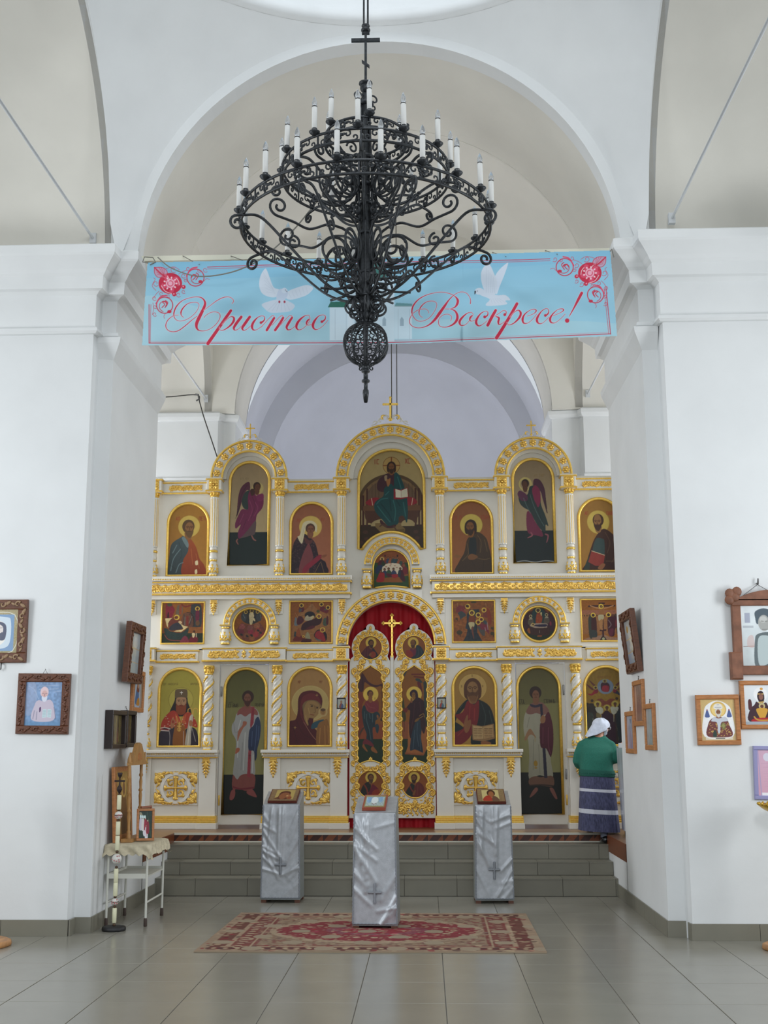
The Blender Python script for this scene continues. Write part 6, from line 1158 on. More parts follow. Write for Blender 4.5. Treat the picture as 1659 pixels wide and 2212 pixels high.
for k in range(5): A.l('aab8c8', Q([700 + k * 12, 75 + k * 16, 700 + k * 14, 245], O8), .8, a=.7); A.l('aab8c8', Q([740 + k * 22, 320 - k * 2, 730 + k * 14, 285], O8), .7, a=.7)
# corner ornaments: rose, leaf and scroll roundels
for O, sx in ((O5, 1), (O6, -1)):
    def M_(pts): return Q([((p if sx > 0 else 905 - p) if i % 2 == 0 else (p if sx > 0 else p - 75)) for i, p in enumerate(pts)], O)
    def rad_(r): return r / O[2]
    c0 = M_([345, 400])[0]; A.e('d86a86', *c0, rad_(150), rad_(132)); A.e(RD, *c0, rad_(152), rad_(136), ring=rad_(42))
    for k in range(9): a = k * .7; q = (c0[0] + cos(a) * rad_(78), c0[1] + sin(a) * rad_(74)); A.e(RD if k % 2 else RD2, *q, rad_(48), rad_(36), a); A.e('f0c8d4', *q, rad_(14), rad_(10), a)
    A.e('e8a8bc', *c0, rad_(58)); A.e(RD2, *c0, rad_(40), ring=rad_(12)); A.ls('f4dce4', [M_([300, 300, 330, 340, 320, 380]), M_([420, 330, 450, 370, 460, 420]), M_([230, 430, 280, 500, 360, 530])], 1)
    A.p('d87a90', M_([140, 195, 240, 195, 300, 240, 295, 300, 260, 330, 180, 310, 145, 270]), 1, .55); A.l(RD, M_([140, 195, 240, 195, 300, 240, 295, 300, 200, 325, 145, 275, 140, 195]), 1.4); A.l(RD, M_([140, 195, 200, 250, 270, 310]), 2.4)
    for k in (30, 60, 90): A.l(RD, M_([150 + k * .3, 200 + k * .9, 190 + k * .5, 250 + k * .5, 250 + k * .2, 300]), .9); A.l(RD, M_([170 + k, 200, 210 + k * .6, 240, 265, 300]), .9)
    for (cx, cy, r) in ((668, 325, 116), (272, 680, 110)):
        c = M_([cx, cy])[0]; A.e(RD, *c, rad_(r), ring=rad_(13)); t = 0 if cx > 400 else 1.2
        pts = [(c[0] + sx * rad_(r * (.78 - .055 * i)) * cos(.6 + t + i * .45), c[1] + rad_(r * (.78 - .055 * i)) * sin(.6 + t + i * .45)) for i in range(12)]; A.l(RD, pts, [1.6] * 6 + [3.0] * 6)
        A.e(RD, c[0] + sx * rad_(r * .55), c[1] + rad_(r * (.45 if cx > 400 else .75)), rad_(28), rad_(20)); A.ls(RD, [[(c[0] + sx * rad_(q), c[1] - rad_(w)), (c[0] + sx * rad_(q + 30), c[1] - rad_(w - 30)), (c[0] + sx * rad_(q - 5), c[1] + rad_(30))] for q, w in ((-30, 40), (10, 60))], 2)
        A.ls(RD2, [[(c[0] + sx * rad_(-r), c[1] - rad_(20)), (c[0] - sx * rad_(r * .5), c[1] - rad_(r * .95)), (c[0] + sx * rad_(20), c[1] - rad_(r * 1.15))]], 3)
    for (cx, cy, r) in ((385, 222, 42), (450, 545, 34), (515, 505, 28), (160, 400, 40), (140, 590, 32), (575, 210, 30), (515, 300, 34), (795, 225, 34), (145, 795, 30), (320, 560, 24), (150, 700, 26), (230, 530, 30), (715, 235, 24), (540, 360, 24)):
        c = M_([cx, cy])[0]; A.l(RD, [(c[0] + sx * rad_(r * (1 - .07 * i)) * cos(.8 + i * .6), c[1] + rad_(r * (1 - .07 * i)) * sin(.8 + i * .6)) for i in range(11)], 1.1)
    for cx, cy in ((515, 445), (395, 540)): A.e(RD, *M_([cx, cy])[0], rad_(27)); A.e('e8a0b4', *M_([cx - 5, cy - 5])[0], rad_(9))
    A.ls(RD, [M_([290, 210, 340, 195, 400, 190, 460, 225]), M_([130, 330, 150, 350, 120, 400, 115, 440, 160, 490]), M_([450, 280, 500, 250, 560, 230]), M_([200, 500, 160, 540, 130, 590]), M_([780, 370, 810, 340, 850, 350]), M_([280, 790, 262, 820, 268, 850]), M_([120, 650, 130, 720, 115, 800])], 1.0)
# the lettering, written with a broad-nib hand
def pen(O, pts, w): A.l(RD, Q(pts, O), [q / O[2] for q in w])
def both(O, pts, w):
    P = Q(pts, O); A.l('e9dfe8', P, [q / O[2] + 1.5 for q in w], a=.55); A.l(RD, P, [max(q / O[2], 1.15) for q in w])
both(O1, [222, 265, 200, 245, 195, 212, 215, 170, 262, 125, 320, 110, 368, 116, 380, 150, 350, 210, 290, 265, 230, 295, 170, 300, 130, 272, 122, 220, 150, 150, 210, 92, 300, 60, 380, 55, 422, 75, 442, 110, 437, 150, 410, 210, 380, 270, 355, 330, 358, 375, 385, 400, 440, 402, 500, 380, 560, 330, 595, 270, 590, 226, 550, 208, 500, 215, 450, 245, 432, 268], [5, 8, 16, 14, 8, 6, 6, 6, 6, 6, 6, 6, 8, 14, 14, 8, 6, 8, 14, 22, 28, 32, 36, 34, 22, 10, 6, 6, 7, 8, 7, 6, 6, 6, 5])
both(O1, [170, 240, 120, 246, 62, 290, 38, 350, 60, 395, 110, 412, 170, 400, 240, 350, 310, 290, 362, 252], [5, 6, 9, 10, 8, 8, 9, 10, 8, 5]); both(O1, [432, 190, 500, 140, 560, 95, 630, 60, 690, 55, 725, 75, 736, 100, 720, 122], [5, 6, 8, 8, 6, 6, 7, 5])
both(O1, [708, 195, 655, 270, 600, 350, 530, 450, 472, 533], [28, 32, 32, 34, 36]); both(O1, [590, 365, 598, 395, 640, 392, 700, 350, 735, 305, 738, 268, 708, 257, 665, 288, 620, 335], [4, 6, 9, 18, 26, 20, 8, 6, 4])
both(O1, [815, 260, 762, 330, 738, 375, 752, 396, 790, 380, 840, 325, 870, 280], [28, 30, 24, 9, 5, 4, 4]); both(O1, [902, 260, 852, 330, 825, 375, 842, 398, 880, 380, 930, 330, 960, 290], [28, 30, 24, 9, 5, 4, 4])
both(O2, [212, 176, 240, 152, 246, 120, 220, 106, 175, 122, 132, 170, 116, 215, 128, 248, 160, 250, 210, 218, 262, 165], [20, 14, 8, 5, 9, 24, 28, 16, 5, 4, 4]); A.e(RD, *Q([208, 176], O2)[0], 2.9)
both(O2, [210, 225, 270, 155, 318, 108, 338, 106, 350, 125], [4, 4, 5, 6, 10]); both(O2, [344, 128, 312, 180, 268, 253], [24, 28, 26]); both(O2, [320, 205, 395, 122, 425, 105, 442, 122], [4, 5, 6, 10]); both(O2, [436, 126, 402, 185, 354, 253], [24, 28, 26]); both(O2, [405, 205, 482, 120, 512, 103, 532, 116], [4, 5, 6, 10]); both(O2, [528, 124, 492, 180, 472, 222, 488, 250, 530, 236, 582, 188], [22, 28, 24, 12, 5, 4])
both(O2, [702, 99, 662, 105, 612, 142, 578, 190, 574, 230, 598, 250, 640, 235, 690, 188, 713, 140, 702, 99], [5, 8, 22, 28, 22, 8, 5, 5, 6, 5]); both(O2, [704, 140, 684, 160, 676, 186, 692, 202, 732, 192], [12, 20, 16, 6, 4])
both(O2, [838, 166, 866, 142, 870, 110, 846, 96, 800, 110, 758, 160, 742, 205, 756, 240, 790, 245, 842, 213, 896, 153], [20, 14, 8, 5, 9, 24, 28, 16, 5, 4, 4]); A.e(RD, *Q([834, 166], O2)[0], 2.9)
both(O3, [155, 313, 128, 292, 120, 250, 142, 200, 190, 157, 250, 144, 295, 160, 300, 202, 270, 265, 220, 322, 150, 352, 95, 342, 57, 297, 46, 250, 62, 190, 112, 130, 190, 85, 290, 58, 370, 54, 440, 70, 490, 97, 518, 135, 512, 175, 488, 207, 440, 224, 385, 225], [5, 6, 12, 12, 8, 6, 6, 6, 6, 6, 6, 7, 9, 15, 16, 12, 8, 6, 6, 7, 10, 26, 26, 14, 6, 4])
both(O3, [648, 170, 647, 120, 610, 65, 550, 51, 490, 75, 430, 130, 380, 200, 330, 270, 280, 338, 220, 390, 150, 417, 80, 415, 32, 385, 22, 340, 50, 280, 110, 236, 180, 225, 213, 245, 220, 268], [10, 7, 6, 6, 6, 12, 26, 32, 26, 14, 8, 7, 8, 8, 6, 6, 5, 5, 4]); both(O3, [440, 225, 488, 245, 513, 290, 508, 340, 468, 385, 400, 412, 340, 405, 320, 370, 330, 320, 370, 287, 420, 280, 455, 305, 446, 350], [6, 16, 26, 28, 18, 8, 7, 8, 6, 6, 6, 6, 4])
both(O3, [660, 260, 615, 270, 560, 318, 536, 360, 552, 394, 600, 385, 650, 330, 676, 285, 660, 260], [5, 9, 22, 26, 12, 6, 5, 5, 5]); both(O3, [668, 292, 647, 312, 642, 340, 665, 351, 712, 330], [10, 18, 14, 6, 4])
both(O3, [793, 312, 824, 290, 826, 258, 800, 249, 752, 275, 714, 330, 708, 372, 735, 400, 780, 380, 822, 345], [18, 14, 8, 5, 12, 24, 26, 12, 5, 4]); A.e(RD, *Q([795, 308], O3)[0], 3.2)
both(O3, [908, 240, 868, 310, 826, 393], [28, 32, 30]); both(O4, [40, 300, 90, 268, 130, 242, 158, 252, 156, 276], [5, 6, 6, 8, 12]); A.e(RD, *Q([145, 284], O4)[0], 3.2); both(O4, [50, 302, 84, 318, 78, 358, 84, 384, 110, 378, 142, 355], [6, 22, 22, 12, 5, 4])
both(O4, [270, 172, 220, 262, 165, 355, 110, 445, 60, 522], [30, 32, 32, 34, 36]); both(O4, [168, 365, 186, 390, 240, 370, 296, 312, 308, 265, 282, 238, 240, 262, 200, 308], [4, 7, 12, 24, 24, 10, 6, 4])
both(O4, [375, 300, 440, 275, 468, 245, 448, 229, 402, 240, 350, 280, 328, 330, 340, 370, 382, 370, 432, 330, 472, 280], [5, 6, 14, 8, 6, 14, 26, 16, 6, 4, 4])
both(O4, [566, 294, 592, 270, 594, 236, 570, 221, 522, 250, 482, 310, 476, 350, 498, 376, 540, 366, 602, 306], [18, 14, 8, 5, 10, 24, 26, 12, 5, 4]); A.e(RD, *Q([562, 292], O4)[0], 3); both(O4, [640, 297, 720, 262, 750, 236, 730, 224, 684, 236, 632, 285, 610, 330, 622, 364, 665, 366, 720, 325, 766, 278], [5, 6, 14, 8, 6, 14, 26, 16, 6, 4, 4])
both(O4, [936, 62, 900, 130, 856, 215, 806, 304], [30, 28, 16, 5]); A.e(RD, *Q([786, 345], O4)[0], 4.8)
poly = [(319, 567), (560, 562), (845, 556), (1094, 547), (1318, 541), (1326, 630), (1333, 726), (1180, 731), (1000, 738), (845, 743.5), (600, 745), (307, 746), (312, 660)]
XX, YY = np.meshgrid(A.xs, A.ys); mask = inside([(a, -b) for a, b in poly], (XX[1:, 1:] + XX[:-1, :-1]) / 2, -(YY[1:, 1:] + YY[:-1, :-1]) / 2)
wv = .012 * np.sin((XX * .9 + YY * 1.6) * .035) + .010 * np.sin((XX * .6 - YY * 2.2) * .028 + 1) + .014 * np.exp(-((YY - 745 + (1318 - XX) * .62 - 0) / 26.) ** 2) * (XX > 1000) + .012 * np.exp(-((YY - 600 - (1318 - XX) * .4) / 22.) ** 2) * (XX > 1000) + .008 * np.sin((XX + YY * 2.5) * .018 + 2)
wv *= 1.7 * np.clip((YY - 560) / 60, .15, 1)
D = FW[None, None] * F + RT[None, None] * (XX - CXP)[..., None] - UP[None, None] * (YY - CYP)[..., None]; pos = np.array([0, 0, EYE]) + D * ((YBN - wv) / D[..., 1])[..., None]
BANM = artmat('banner_cloth', .55, .3)
o = bpy.data.objects.new('banner', None); org = onY(825, 745, YBN); put(o, None, org); ban = tag(o, 'light blue cloth banner with red script lettering and white doves strung between the pillars', 'banner')
def child_raw(name, me, parent): c = bpy.data.objects.new(name, me); put(c, parent, WL[parent.name]); return c
child_raw('printed_cloth', grid_mesh('printed_cloth', A, pos - np.array(org), mask, BANM), ban)
m = MB()
for (x, y) in ((316, 570), (1316, 545), (313, 741), (1328, 722)): p = onY(x, y, YBN - .012); m.lathe([(.006, -.002), (.013, -.002), (.013, .002), (.006, .002)], (0, 0, 0), 10); n0 = len(m.v) - 40; m.v[n0:] = [(a + p[0], c + p[1], b + p[2]) for a, b, c in m.v[n0:]]
m = MB(); CORD = mat('grey_cord', (126, 124, 116), .8)
for (x0, y0, x1, y1) in ((395, 553, 431, 571), (499, 553, 541, 567), (620, 551, 650, 562), (1064, 545, 1093, 554), (1178, 541, 1204, 549)):
    m = MB(); a = onY(x1, y1, YBN - .01); b = onY(x0, y0, 10.52); m.tube([a, (a + b) / 2 + np.array([0, 0, -.004]), b], .004, 5); mk('tie_string', m, CORD, ban)
for pts in ([(320, 568), (308, 566), (312, 555), (330, 556), (336, 566), (324, 572)], [(1318, 543), (1321, 538), (1326, 556)]): m = MB(); m.tube([onY(x, y, YBN - .005) for x, y in pts], .006, 5); mk('tie_string', m, CORD, ban)
# cord from the banner beam up to the chandelier
pts = [onY(x, y, Y_) for x, y, Y_ in ((341, 556, 10.13), (372, 580, 10.05), (430, 597, 10.0), (500, 588, 9.9), (560, 562, 9.8), (600, 530, 9.5), (640, 490, 9.1), (690, 430, 8.6), (740, 385, 8.05))]
m = MB(); m.tube(cr(pts, False, 6), .006, 6); mk('cord', m, CORD, label='slack grey electric cord looping from the banner beam up to the chandelier', cat='cord')

# ------------------------------------------------------------------ lecterns under silver covers
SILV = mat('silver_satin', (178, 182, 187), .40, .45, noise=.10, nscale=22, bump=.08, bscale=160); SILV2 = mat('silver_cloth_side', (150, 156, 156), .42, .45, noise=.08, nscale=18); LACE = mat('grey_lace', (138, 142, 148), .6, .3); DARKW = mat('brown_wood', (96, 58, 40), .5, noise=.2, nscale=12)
def lectern(c, w, dp, zf, zb, ang, label, seed, cz_, zl=0):
    R_ = random.Random(seed); t = thing('lectern', label, 'lectern', (c[0], c[1] + dp / 2, zl), 'silver draped lecterns'); cx, y0 = c[0], c[1]; ca, sa = cos(ang), sin(ang)
    def W_(x, y, z): x2, y2 = x - 0, y; return (cx + x * ca - y * sa, y0 + x * sa + y * ca, z)
    hw = w / 2; m = MB(); k = .93
    def V_(x, y, z): f = 1 - (1 - k) * z / zb; return W_(x * f, (y - dp / 2) * (1 - .04 * z) + dp / 2, z)
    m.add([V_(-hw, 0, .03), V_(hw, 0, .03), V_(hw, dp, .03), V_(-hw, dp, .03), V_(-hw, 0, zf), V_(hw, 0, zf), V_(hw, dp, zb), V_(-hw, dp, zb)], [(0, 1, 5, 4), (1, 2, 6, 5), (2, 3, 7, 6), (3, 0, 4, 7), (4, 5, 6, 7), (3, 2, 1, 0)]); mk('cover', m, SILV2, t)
    m = MB()
    for sx in (-1, 1):
        for sy in (0, 1): x = sx * (hw - .03); y = .03 + sy * (dp - .06); q = MB(); q.box(x - .025, x + .025, y - .025, y + .025, zl, .035); q.xf(W_); mk('leg', q, DARKW, t)
    segs = []
    for i in range(17):
        s_ = 1 if i % 2 else -1; x0, z0 = s_ * hw, R_.uniform(.15, .95); L = R_.uniform(.5, 1.1) * hw; segs.append((x0, z0, x0 - s_ * L, z0 - R_.uniform(.02, .35), R_.uniform(.005, .011), R_.uniform(.013, .024)))
    for i in range(3): x0 = R_.uniform(-hw * .6, hw * .6); segs.append((x0, zf, x0 + R_.uniform(-.05, .05), R_.uniform(.3, .6), .013, .018))
    def fn(u, v):
        x = -hw + w * u; z = .045 + (zf - .042) * v; h = .004
        for (a, b, c_, d, amp, wd) in segs:
            dx, dz = c_ - a, d - b; q = max(0, min(1, ((x - a) * dx + (z - b) * dz) / (dx * dx + dz * dz))); r = math.hypot(x - a - q * dx, z - b - q * dz); h += amp * math.exp(-(r / wd) ** 2) * (1 - .5 * q)
        e = min(1, (1 - v) * 9) ; p = V_(x * .985, 0, z); return (p[0] + (h * e + .004) * sa, p[1] - (h * e + .004) * ca, p[2])
    m = MB(); m.grid(fn, 44, 96); fc = mk('front_cloth', m, SILV, t)
    m = MB(); m.grid(lambda u, v: tuple(np.array(V_(-hw + w * u, dp * v, zf + (zb - zf) * v)) + np.array([0, 0, .003 + .002 * sin(u * 9 + v * 5)])), 14, 10); mk('top_cloth', m, SILV, t)
    for q in (-1, 1):
        m = MB(); pts = [V_(q * hw * .985, -.012 - .004 * (i % 2), .045 + (zf - .05) * i / 60) for i in range(61)]; m.tube(pts, [.006 + .003 * (i % 2) for i in range(61)], 5); mk('lace_edge', m, LACE, t)
    m = MB(); m.tube([V_(-hw * .985 + w * .985 * i / 24, -.012, .046 + .003 * (i % 2)) for i in range(25)], .007, 5); mk('lace_edge', m, LACE, t)
    m = MB(); zc, h = cz_, .085; 
    for (a, b, r) in (((0, zc - h), (0, zc + h), .011), ((-.06, zc + .01), (.06, zc + .01), .011)):
        pts = [V_(a[0] + (b[0] - a[0]) * i / 8, -.03, a[1] + (b[1] - a[1]) * i / 8) for i in range(9)]; m.tube(pts, [r * (1 + .25 * (i % 2)) for i in range(9)], 6)
    mk('cross', m, LACE, t)
    return V_
def lectern_icon(V_, w, dp, zf, zb, x0, x1, v0, v1, A, label, frame, rim):
    n = Vector((0, -(zb - zf), dp)).normalized()
    def P(u, v, h): q = Vector(V_(x0 + (x1 - x0) * u, dp * (v0 + (v1 - v0) * v), zf + (zb - zf) * (v0 + (v1 - v0) * v))); return q + Vector((0, n.y, n.z)) * h
    c = P(.5, .5, .006); t = thing('lectern_icon', label, 'icon', tuple(c))
    m = MB(); a = [P(0, 0, .007), P(1, 0, .007), P(1, 1, .007), P(0, 1, .007)]; b = [P(0, 0, .03), P(1, 0, .03), P(1, 1, .03), P(0, 1, .03)]; m.add(a + b, [(3, 2, 1, 0), (4, 5, 6, 7), (0, 1, 5, 4), (1, 2, 6, 5), (2, 3, 7, 6), (3, 0, 4, 7)]); mk('board', m, frame, t)
    def pl(U, V):
        q0 = P(rim, rim, .032); du = P(1 - rim, rim, .032) - q0; dv = P(rim, 1 - rim, .032) - q0; return np.array(q0)[None, None] + U[..., None] * np.array(du) + V[..., None] * np.array(dv)
    panel(A, 0, 1, 0, 1, 0, None, parent=t, place=pl)
LEC = {'C': (-.457, 10.729, .39, .975, 1.10), 'L': (-1.485, 12.44, .40, .962, 1.08), 'R': (.67, 12.40, .385, .953, 1.08)}
x, y, w, zf, zb = LEC['C']; VC = lectern((x, y), w, .35, zf, zb, -.05, 'nearest lectern, standing on the rug, draped in crumpled silver satin with grey cross', 3, .30, .0112)
x, y, w, zf, zb = LEC['L']; VL = lectern((x, y), w, .33, zf, zb, -.03, 'silver draped lectern before the left half of the steps', 8, .36)
x, y, w, zf, zb = LEC['R']; VR = lectern((x, y), w, .33, zf, zb, .02, 'silver draped lectern before the right half of the steps', 15, .32)
A = Art((290, 1770, 640, 1900), 5.5, '8ea6b4', '9aa8a0'); A.noise(.35, 41, 26); A.r('8a7a4c', 290, 1770, 640, 1784); A.r('8a7a4c', 290, 1886, 640, 1900); A.r('8a7a4c', 290, 1770, 306, 1900); A.r('8a7a4c', 624, 1770, 640, 1900); A.e('c4cccc', 455, 1825, 60, 38); A.e('6c92b8', 360, 1820, 40, 34, a=.7); A.e('6c92b8', 560, 1815, 36, 34, a=.7); A.l('7a5048', [415, 1858, 450, 1870, 495, 1856], 6)
lectern_icon(VC, .39, .35, .975, 1.10, -.125, .098, .10, .93, A, 'pale blue festal icon in red frame lying on the nearest lectern', mat('red_brown_frame', (150, 72, 52), .4), .07)
A = Art((380, 145, 935, 380), 9, '7c6446', '6e5840'); A.noise(.2, 42, 30); A.r('a08c50', 480, 165, 860, 350); A.p('4c2018', [465, 340, 540, 300, 560, 220, 640, 185, 740, 190, 780, 230, 740, 345]); A.p('7c4a2e', [560, 290, 620, 225, 720, 220, 760, 250, 720, 300, 660, 345, 600, 345]); A.e('8a5434', 750, 290, 50, 36); A.e('b08c5c', 725, 280, 22, 12); A.p('7a3c24', [740, 345, 760, 300, 820, 300, 815, 345])
lectern_icon(VL, .40, .33, .962, 1.08, -.155, .165, .04, .97, A, 'small icon of mother and child lying on the left lectern', mat('dark_red_board', (92, 40, 30), .45), .03)
A = Art((1030, 1705, 1100, 1738), 1.2, '806a48', '745c40', over=1.8); A.noise(.2, 43, 30); A.r('b4a670', 1042, 1708, 1086, 1736); A.e('3c1c10', 1066, 1716, 11, 9); A.e('8a5430', 1066, 1719, 7, 8); A.p('962c1c', [1044, 1736, 1048, 1726, 1060, 1722, 1068, 1730, 1070, 1736]); A.p('5a3c2c', [1068, 1736, 1070, 1724, 1080, 1726, 1086, 1736])
lectern_icon(VR, .385, .33, .953, 1.08, -.165, .145, .04, .97, A, 'small icon of bearded man in red lying on the right lectern', mat('dark_red_board', (92, 40, 30), .45), .03)
# ------------------------------------------------------------------ rug
c4 = [onZ(418, 2056, .006), onZ(1182, 2058, .006), onZ(1136, 1974, .006), onZ(521, 1972, .006)]
A = Art((0, 0, 272, 205), 1, '9c8672', '94806c', over=1.5, gain=1.0); R_ = random.Random(9)
A.r('6e4a42', 8, 8, 264, 197); A.r('a08a74', 20, 20, 252, 185); A.r('7c4c46', 24, 24, 248, 181); A.r('8f7a66', 44, 28, 228, 177)
for k in range(900):
    x, y = R_.uniform(3, 269), R_.uniform(3, 202); e = min(x, 272 - x, y, 205 - y); A.e(R_.choice(['6a3238', '8c3a40', 'a8967c', '5c4a44', 'b09c80', '7a5a4c'] if e < 26 else ['7c3c40', 'a4907a', '6a4c48', '8a6e60', 'b4a286', '74504a']), x, y, R_.uniform(1, 4), R_.uniform(1, 3), R_.uniform(0, 3), .75)
A.e('a9967e', 136, 102, 92, 66, a=.75); A.e('844044', 136, 102, 76, 46); 
for k in range(28): a = 2 * pi * k / 28; A.e('844044', 136 + 78 * cos(a), 102 + 49 * sin(a), 9, 7); A.e('b0a086', 136 + 66 * cos(a), 102 + 38 * sin(a), 3, 2.5)
A.e('86525a', 136, 102, 44, 26); A.e('903c42', 136, 102, 30, 17)
for k in range(160): a, r = R_.uniform(0, 6.28), R_.uniform(0, 1); A.e(R_.choice(['a03440', '7c3438', 'b09a80', 'a8485a']), 136 + 70 * r * cos(a), 102 + 44 * r * sin(a), R_.uniform(1, 3.4), R_.uniform(1, 3), 0, .8)
for k in range(1500):
    x, y = R_.uniform(26, 246), R_.uniform(26, 180); d_ = ((x - 136) / 84) ** 2 + ((y - 102) / 56) ** 2; A.e(R_.choice(['7c4444', '94807094'[:6], '9c8a74', '6c4a46', '86706a'] if d_ > 1 else ['8a3c44', '9c8a74', '7a3c40', '94504c', 'a89a80']), x, y, R_.uniform(.8, 2.4), R_.uniform(.8, 2.2), R_.uniform(0, 3), .55)
for k in range(40):
    for x in (30, 242): A.e('a8967c' if k % 2 else '6a3238', x, 10 + k * 4.8, 3, 2)
for k in range(56):
    for y in (14, 191): A.e('a8967c' if k % 2 else '5c4040', 8 + k * 4.7, y, 2, 3)
A.l('a39078', [40, 20, 40, 185], 1.5); A.l('a39078', [232, 20, 232, 185], 1.5); A.noise(.12, 44, 60)
RUGM = artmat('woven_rug', .95, .1)
def pl(U, V):
    U_, V_ = U[..., None], V[..., None]; P = (c4[0] * (1 - U_) + c4[1] * U_) * (1 - V_) + (c4[3] * (1 - U_) + c4[2] * U_) * V_; P[..., 2] = .0095 + .0008 * np.sin(U * 30) * np.sin(V * 23); return P
rug = thing('rug', 'faded red and beige patterned rug on the tiles under the nearest lectern', 'rug', (-.45, 10.6, 0))
panel(A, 0, 1, 0, 1, 0, None, 'woven_pile', rug, RUGM, pl)
m = MB(); q = [tuple(p) for p in c4]; m.add([(a, b, .001) for a, b, _ in q] + [(a, b, .009) for a, b, _ in q], [(3, 2, 1, 0), (4, 5, 6, 7), (0, 1, 5, 4), (1, 2, 6, 5), (2, 3, 7, 6), (3, 0, 4, 7)]); mk('backing', m, mat('rug_backing', (150, 134, 112), .95), rug)
# ------------------------------------------------------------------ framed pictures on the pillars
GLS = mat('picture_glass', (235, 240, 242), .03, 0, trans=1.0); IRONW = mat('grey_wire', (110, 110, 110), .5, .6)
BLACKW = mat('black_brown_wood', (38, 26, 24), .35); TINT = mat('faded_carving', (150, 122, 92), .5)
def frame_pic(name, label, rect, plane, axis, fw, dp, fm, art=None, am=None, carved=0, lean=0.0, roll=0.0, hook=True, group=None, off=0.0):
    """rect = (a0,a1,z0,z1): a runs along x (axis 'y') or along y (axis 'x'); faces the viewer's side of the wall"""
    a0, a1, z0, z1 = rect; w, h = a1 - a0, z1 - z0; ac, zc = (a0 + a1) / 2, (z0 + z1) / 2; cr_, sr = cos(roll), sin(roll)
    def T(u, d, v):                                            # u along, d out of the wall, v up, from the centre
        u2, v2 = u * cr_ - v * sr, u * sr + v * cr_; d2 = d + .002 + off + lean * (v + h / 2)
        if axis == 'y': return (ac + u2, plane - d2, zc + v2)
        return (plane + d2, ac + u2, zc + v2) if axis == 'xl' else (plane - d2, ac - u2, zc + v2)
    t = thing(name, label, 'picture', T(0, 0, -h / 2), group); X, Z = w / 2, h / 2; m = MB()
    for (q0, q1, r0, r1) in ((-X, X, Z - fw, Z), (-X, X, -Z, -Z + fw), (-X, -X + fw, -Z + fw, Z - fw), (X - fw, X, -Z + fw, Z - fw)):
        b = MB(); b.bbox(q0, q1, -dp, 0, r0, r1, .006); m.add(b.v, b.f, 0)
    m.xf(lambda x, y, z: T(x, -y, z)); mk('frame', m, fm, t)
    if carved:
        R_ = random.Random(int(w * 1000)); k = fw
        for (cx, cz_, L, vert) in ((0, Z - fw / 2, w - fw * .5, 0), (0, -Z + fw / 2, w - fw * .5, 0), (-X + fw / 2, 0, h - fw * 2.1, 1), (X - fw / 2, 0, h - fw * 2.1, 1)):
            n = max(2, int(L / (fw * 1.25))); m = MB()
            for i in range(n):
                c = -L / 2 + L * (i + .5) / n; s_ = 1 if i % 2 else -1; b = MB()
                b.tube([(x, -.003, z) for x, z in spiral2(0, 0, k * .34, k * .08, pi * .2, pi * .2 + s_ * 5, 10)], [k * .13 * (1 - .05 * j) for j in range(11)], 5); lobe(b, k * .2, s_ * k * .1, k * .8, k * .34, -s_ * .6, -.002); lobe(b, -k * .2, -s_ * k * .1, k * .6, k * .26, pi - s_ * .5, -.002)
                b.xf((lambda x, y, z: (cx + c + x, y, cz_ + z)) if not vert else (lambda x, y, z: (cx + z, y, cz_ + c + x))); m.add(b.v, b.f, 0, True)
            m.xf(lambda x, y, z: T(x, dp + .001 - y * .8, z)); mk('carving', m, fm if carved == 1 else TINT, t)
    if art is not None:
        def pl(U, V):
            P = np.empty(U.shape + (3,)); o = np.array(T(-X + fw * .96, dp * .45, -Z + fw * .96)); du = np.array(T(X - fw * .96, dp * .45, -Z + fw * .96)) - o; dv = np.array(T(-X + fw * .96, dp * .45, Z - fw * .96)) - o
            return o + U[..., None] * du + V[..., None] * dv
        panel(art, 0, 1, 0, 1, 0, None, parent=t, m=am or ARTG, place=pl)
    else:
        m = MB(); m.box(-X + fw * .9, X - fw * .9, -dp * .4, 0, -Z + fw * .9, Z - fw * .9); m.xf(lambda x, y, z: T(x, -y, z)); mk('backboard', m, BLACKW, t)
    if hook: m = MB(); m.tube([T(-.02, dp * .3, Z), T(0, .006, Z + .035), T(.02, dp * .3, Z)], .002, 4); m.tube([T(0, .0, Z + .035), T(0, .012, Z + .04)], .003, 5); mk('hanger', m, IRONW, t)
    return t
PG = 1.25
A = Art((-215, 130, 170, 540), 3.97, 'a49878', '98906c', gain=PG); A.noise(.2, 50, 60); A.r('7c96b4', -190, 180, 135, 520); A.ls('d8d8cc', [(-190, 182, 135, 182, 128, 520, -190, 520)], 5); A.p('c0ccd4', [-165, 210, 60, 205, 105, 240, 108, 400, 80, 480, -20, 500, -140, 480]); A.p('dcd8d0', [-150, 260, 40, 250, 60, 420, -30, 480, -130, 440]); A.p('585c6c', [-80, 420, -75, 300, -40, 250, 10, 245, 60, 270, 72, 330, 60, 410, 20, 420, -20, 400]); A.p('d0c8c4', [-30, 300, 5, 270, 42, 300, 40, 350, 20, 385, -15, 385, -32, 350]); A.p('5c606e', [-30, 350, 0, 362, 40, 345, 30, 400, 5, 412, -20, 395]); A.ls('44485a', [(8, 300, 10, 340, 0, 345), (16, 306, 36, 304), (-18, 306, 0, 306)], 4)
frame_pic('framed_icon', 'carved brown frame with a bearded face on white cloth, cut by left picture edge', (-4.06, -3.49, 2.28, 2.83), YL, 'y', .085, .035, FRAMEW, A, carved=2, lean=.03, hook=False)
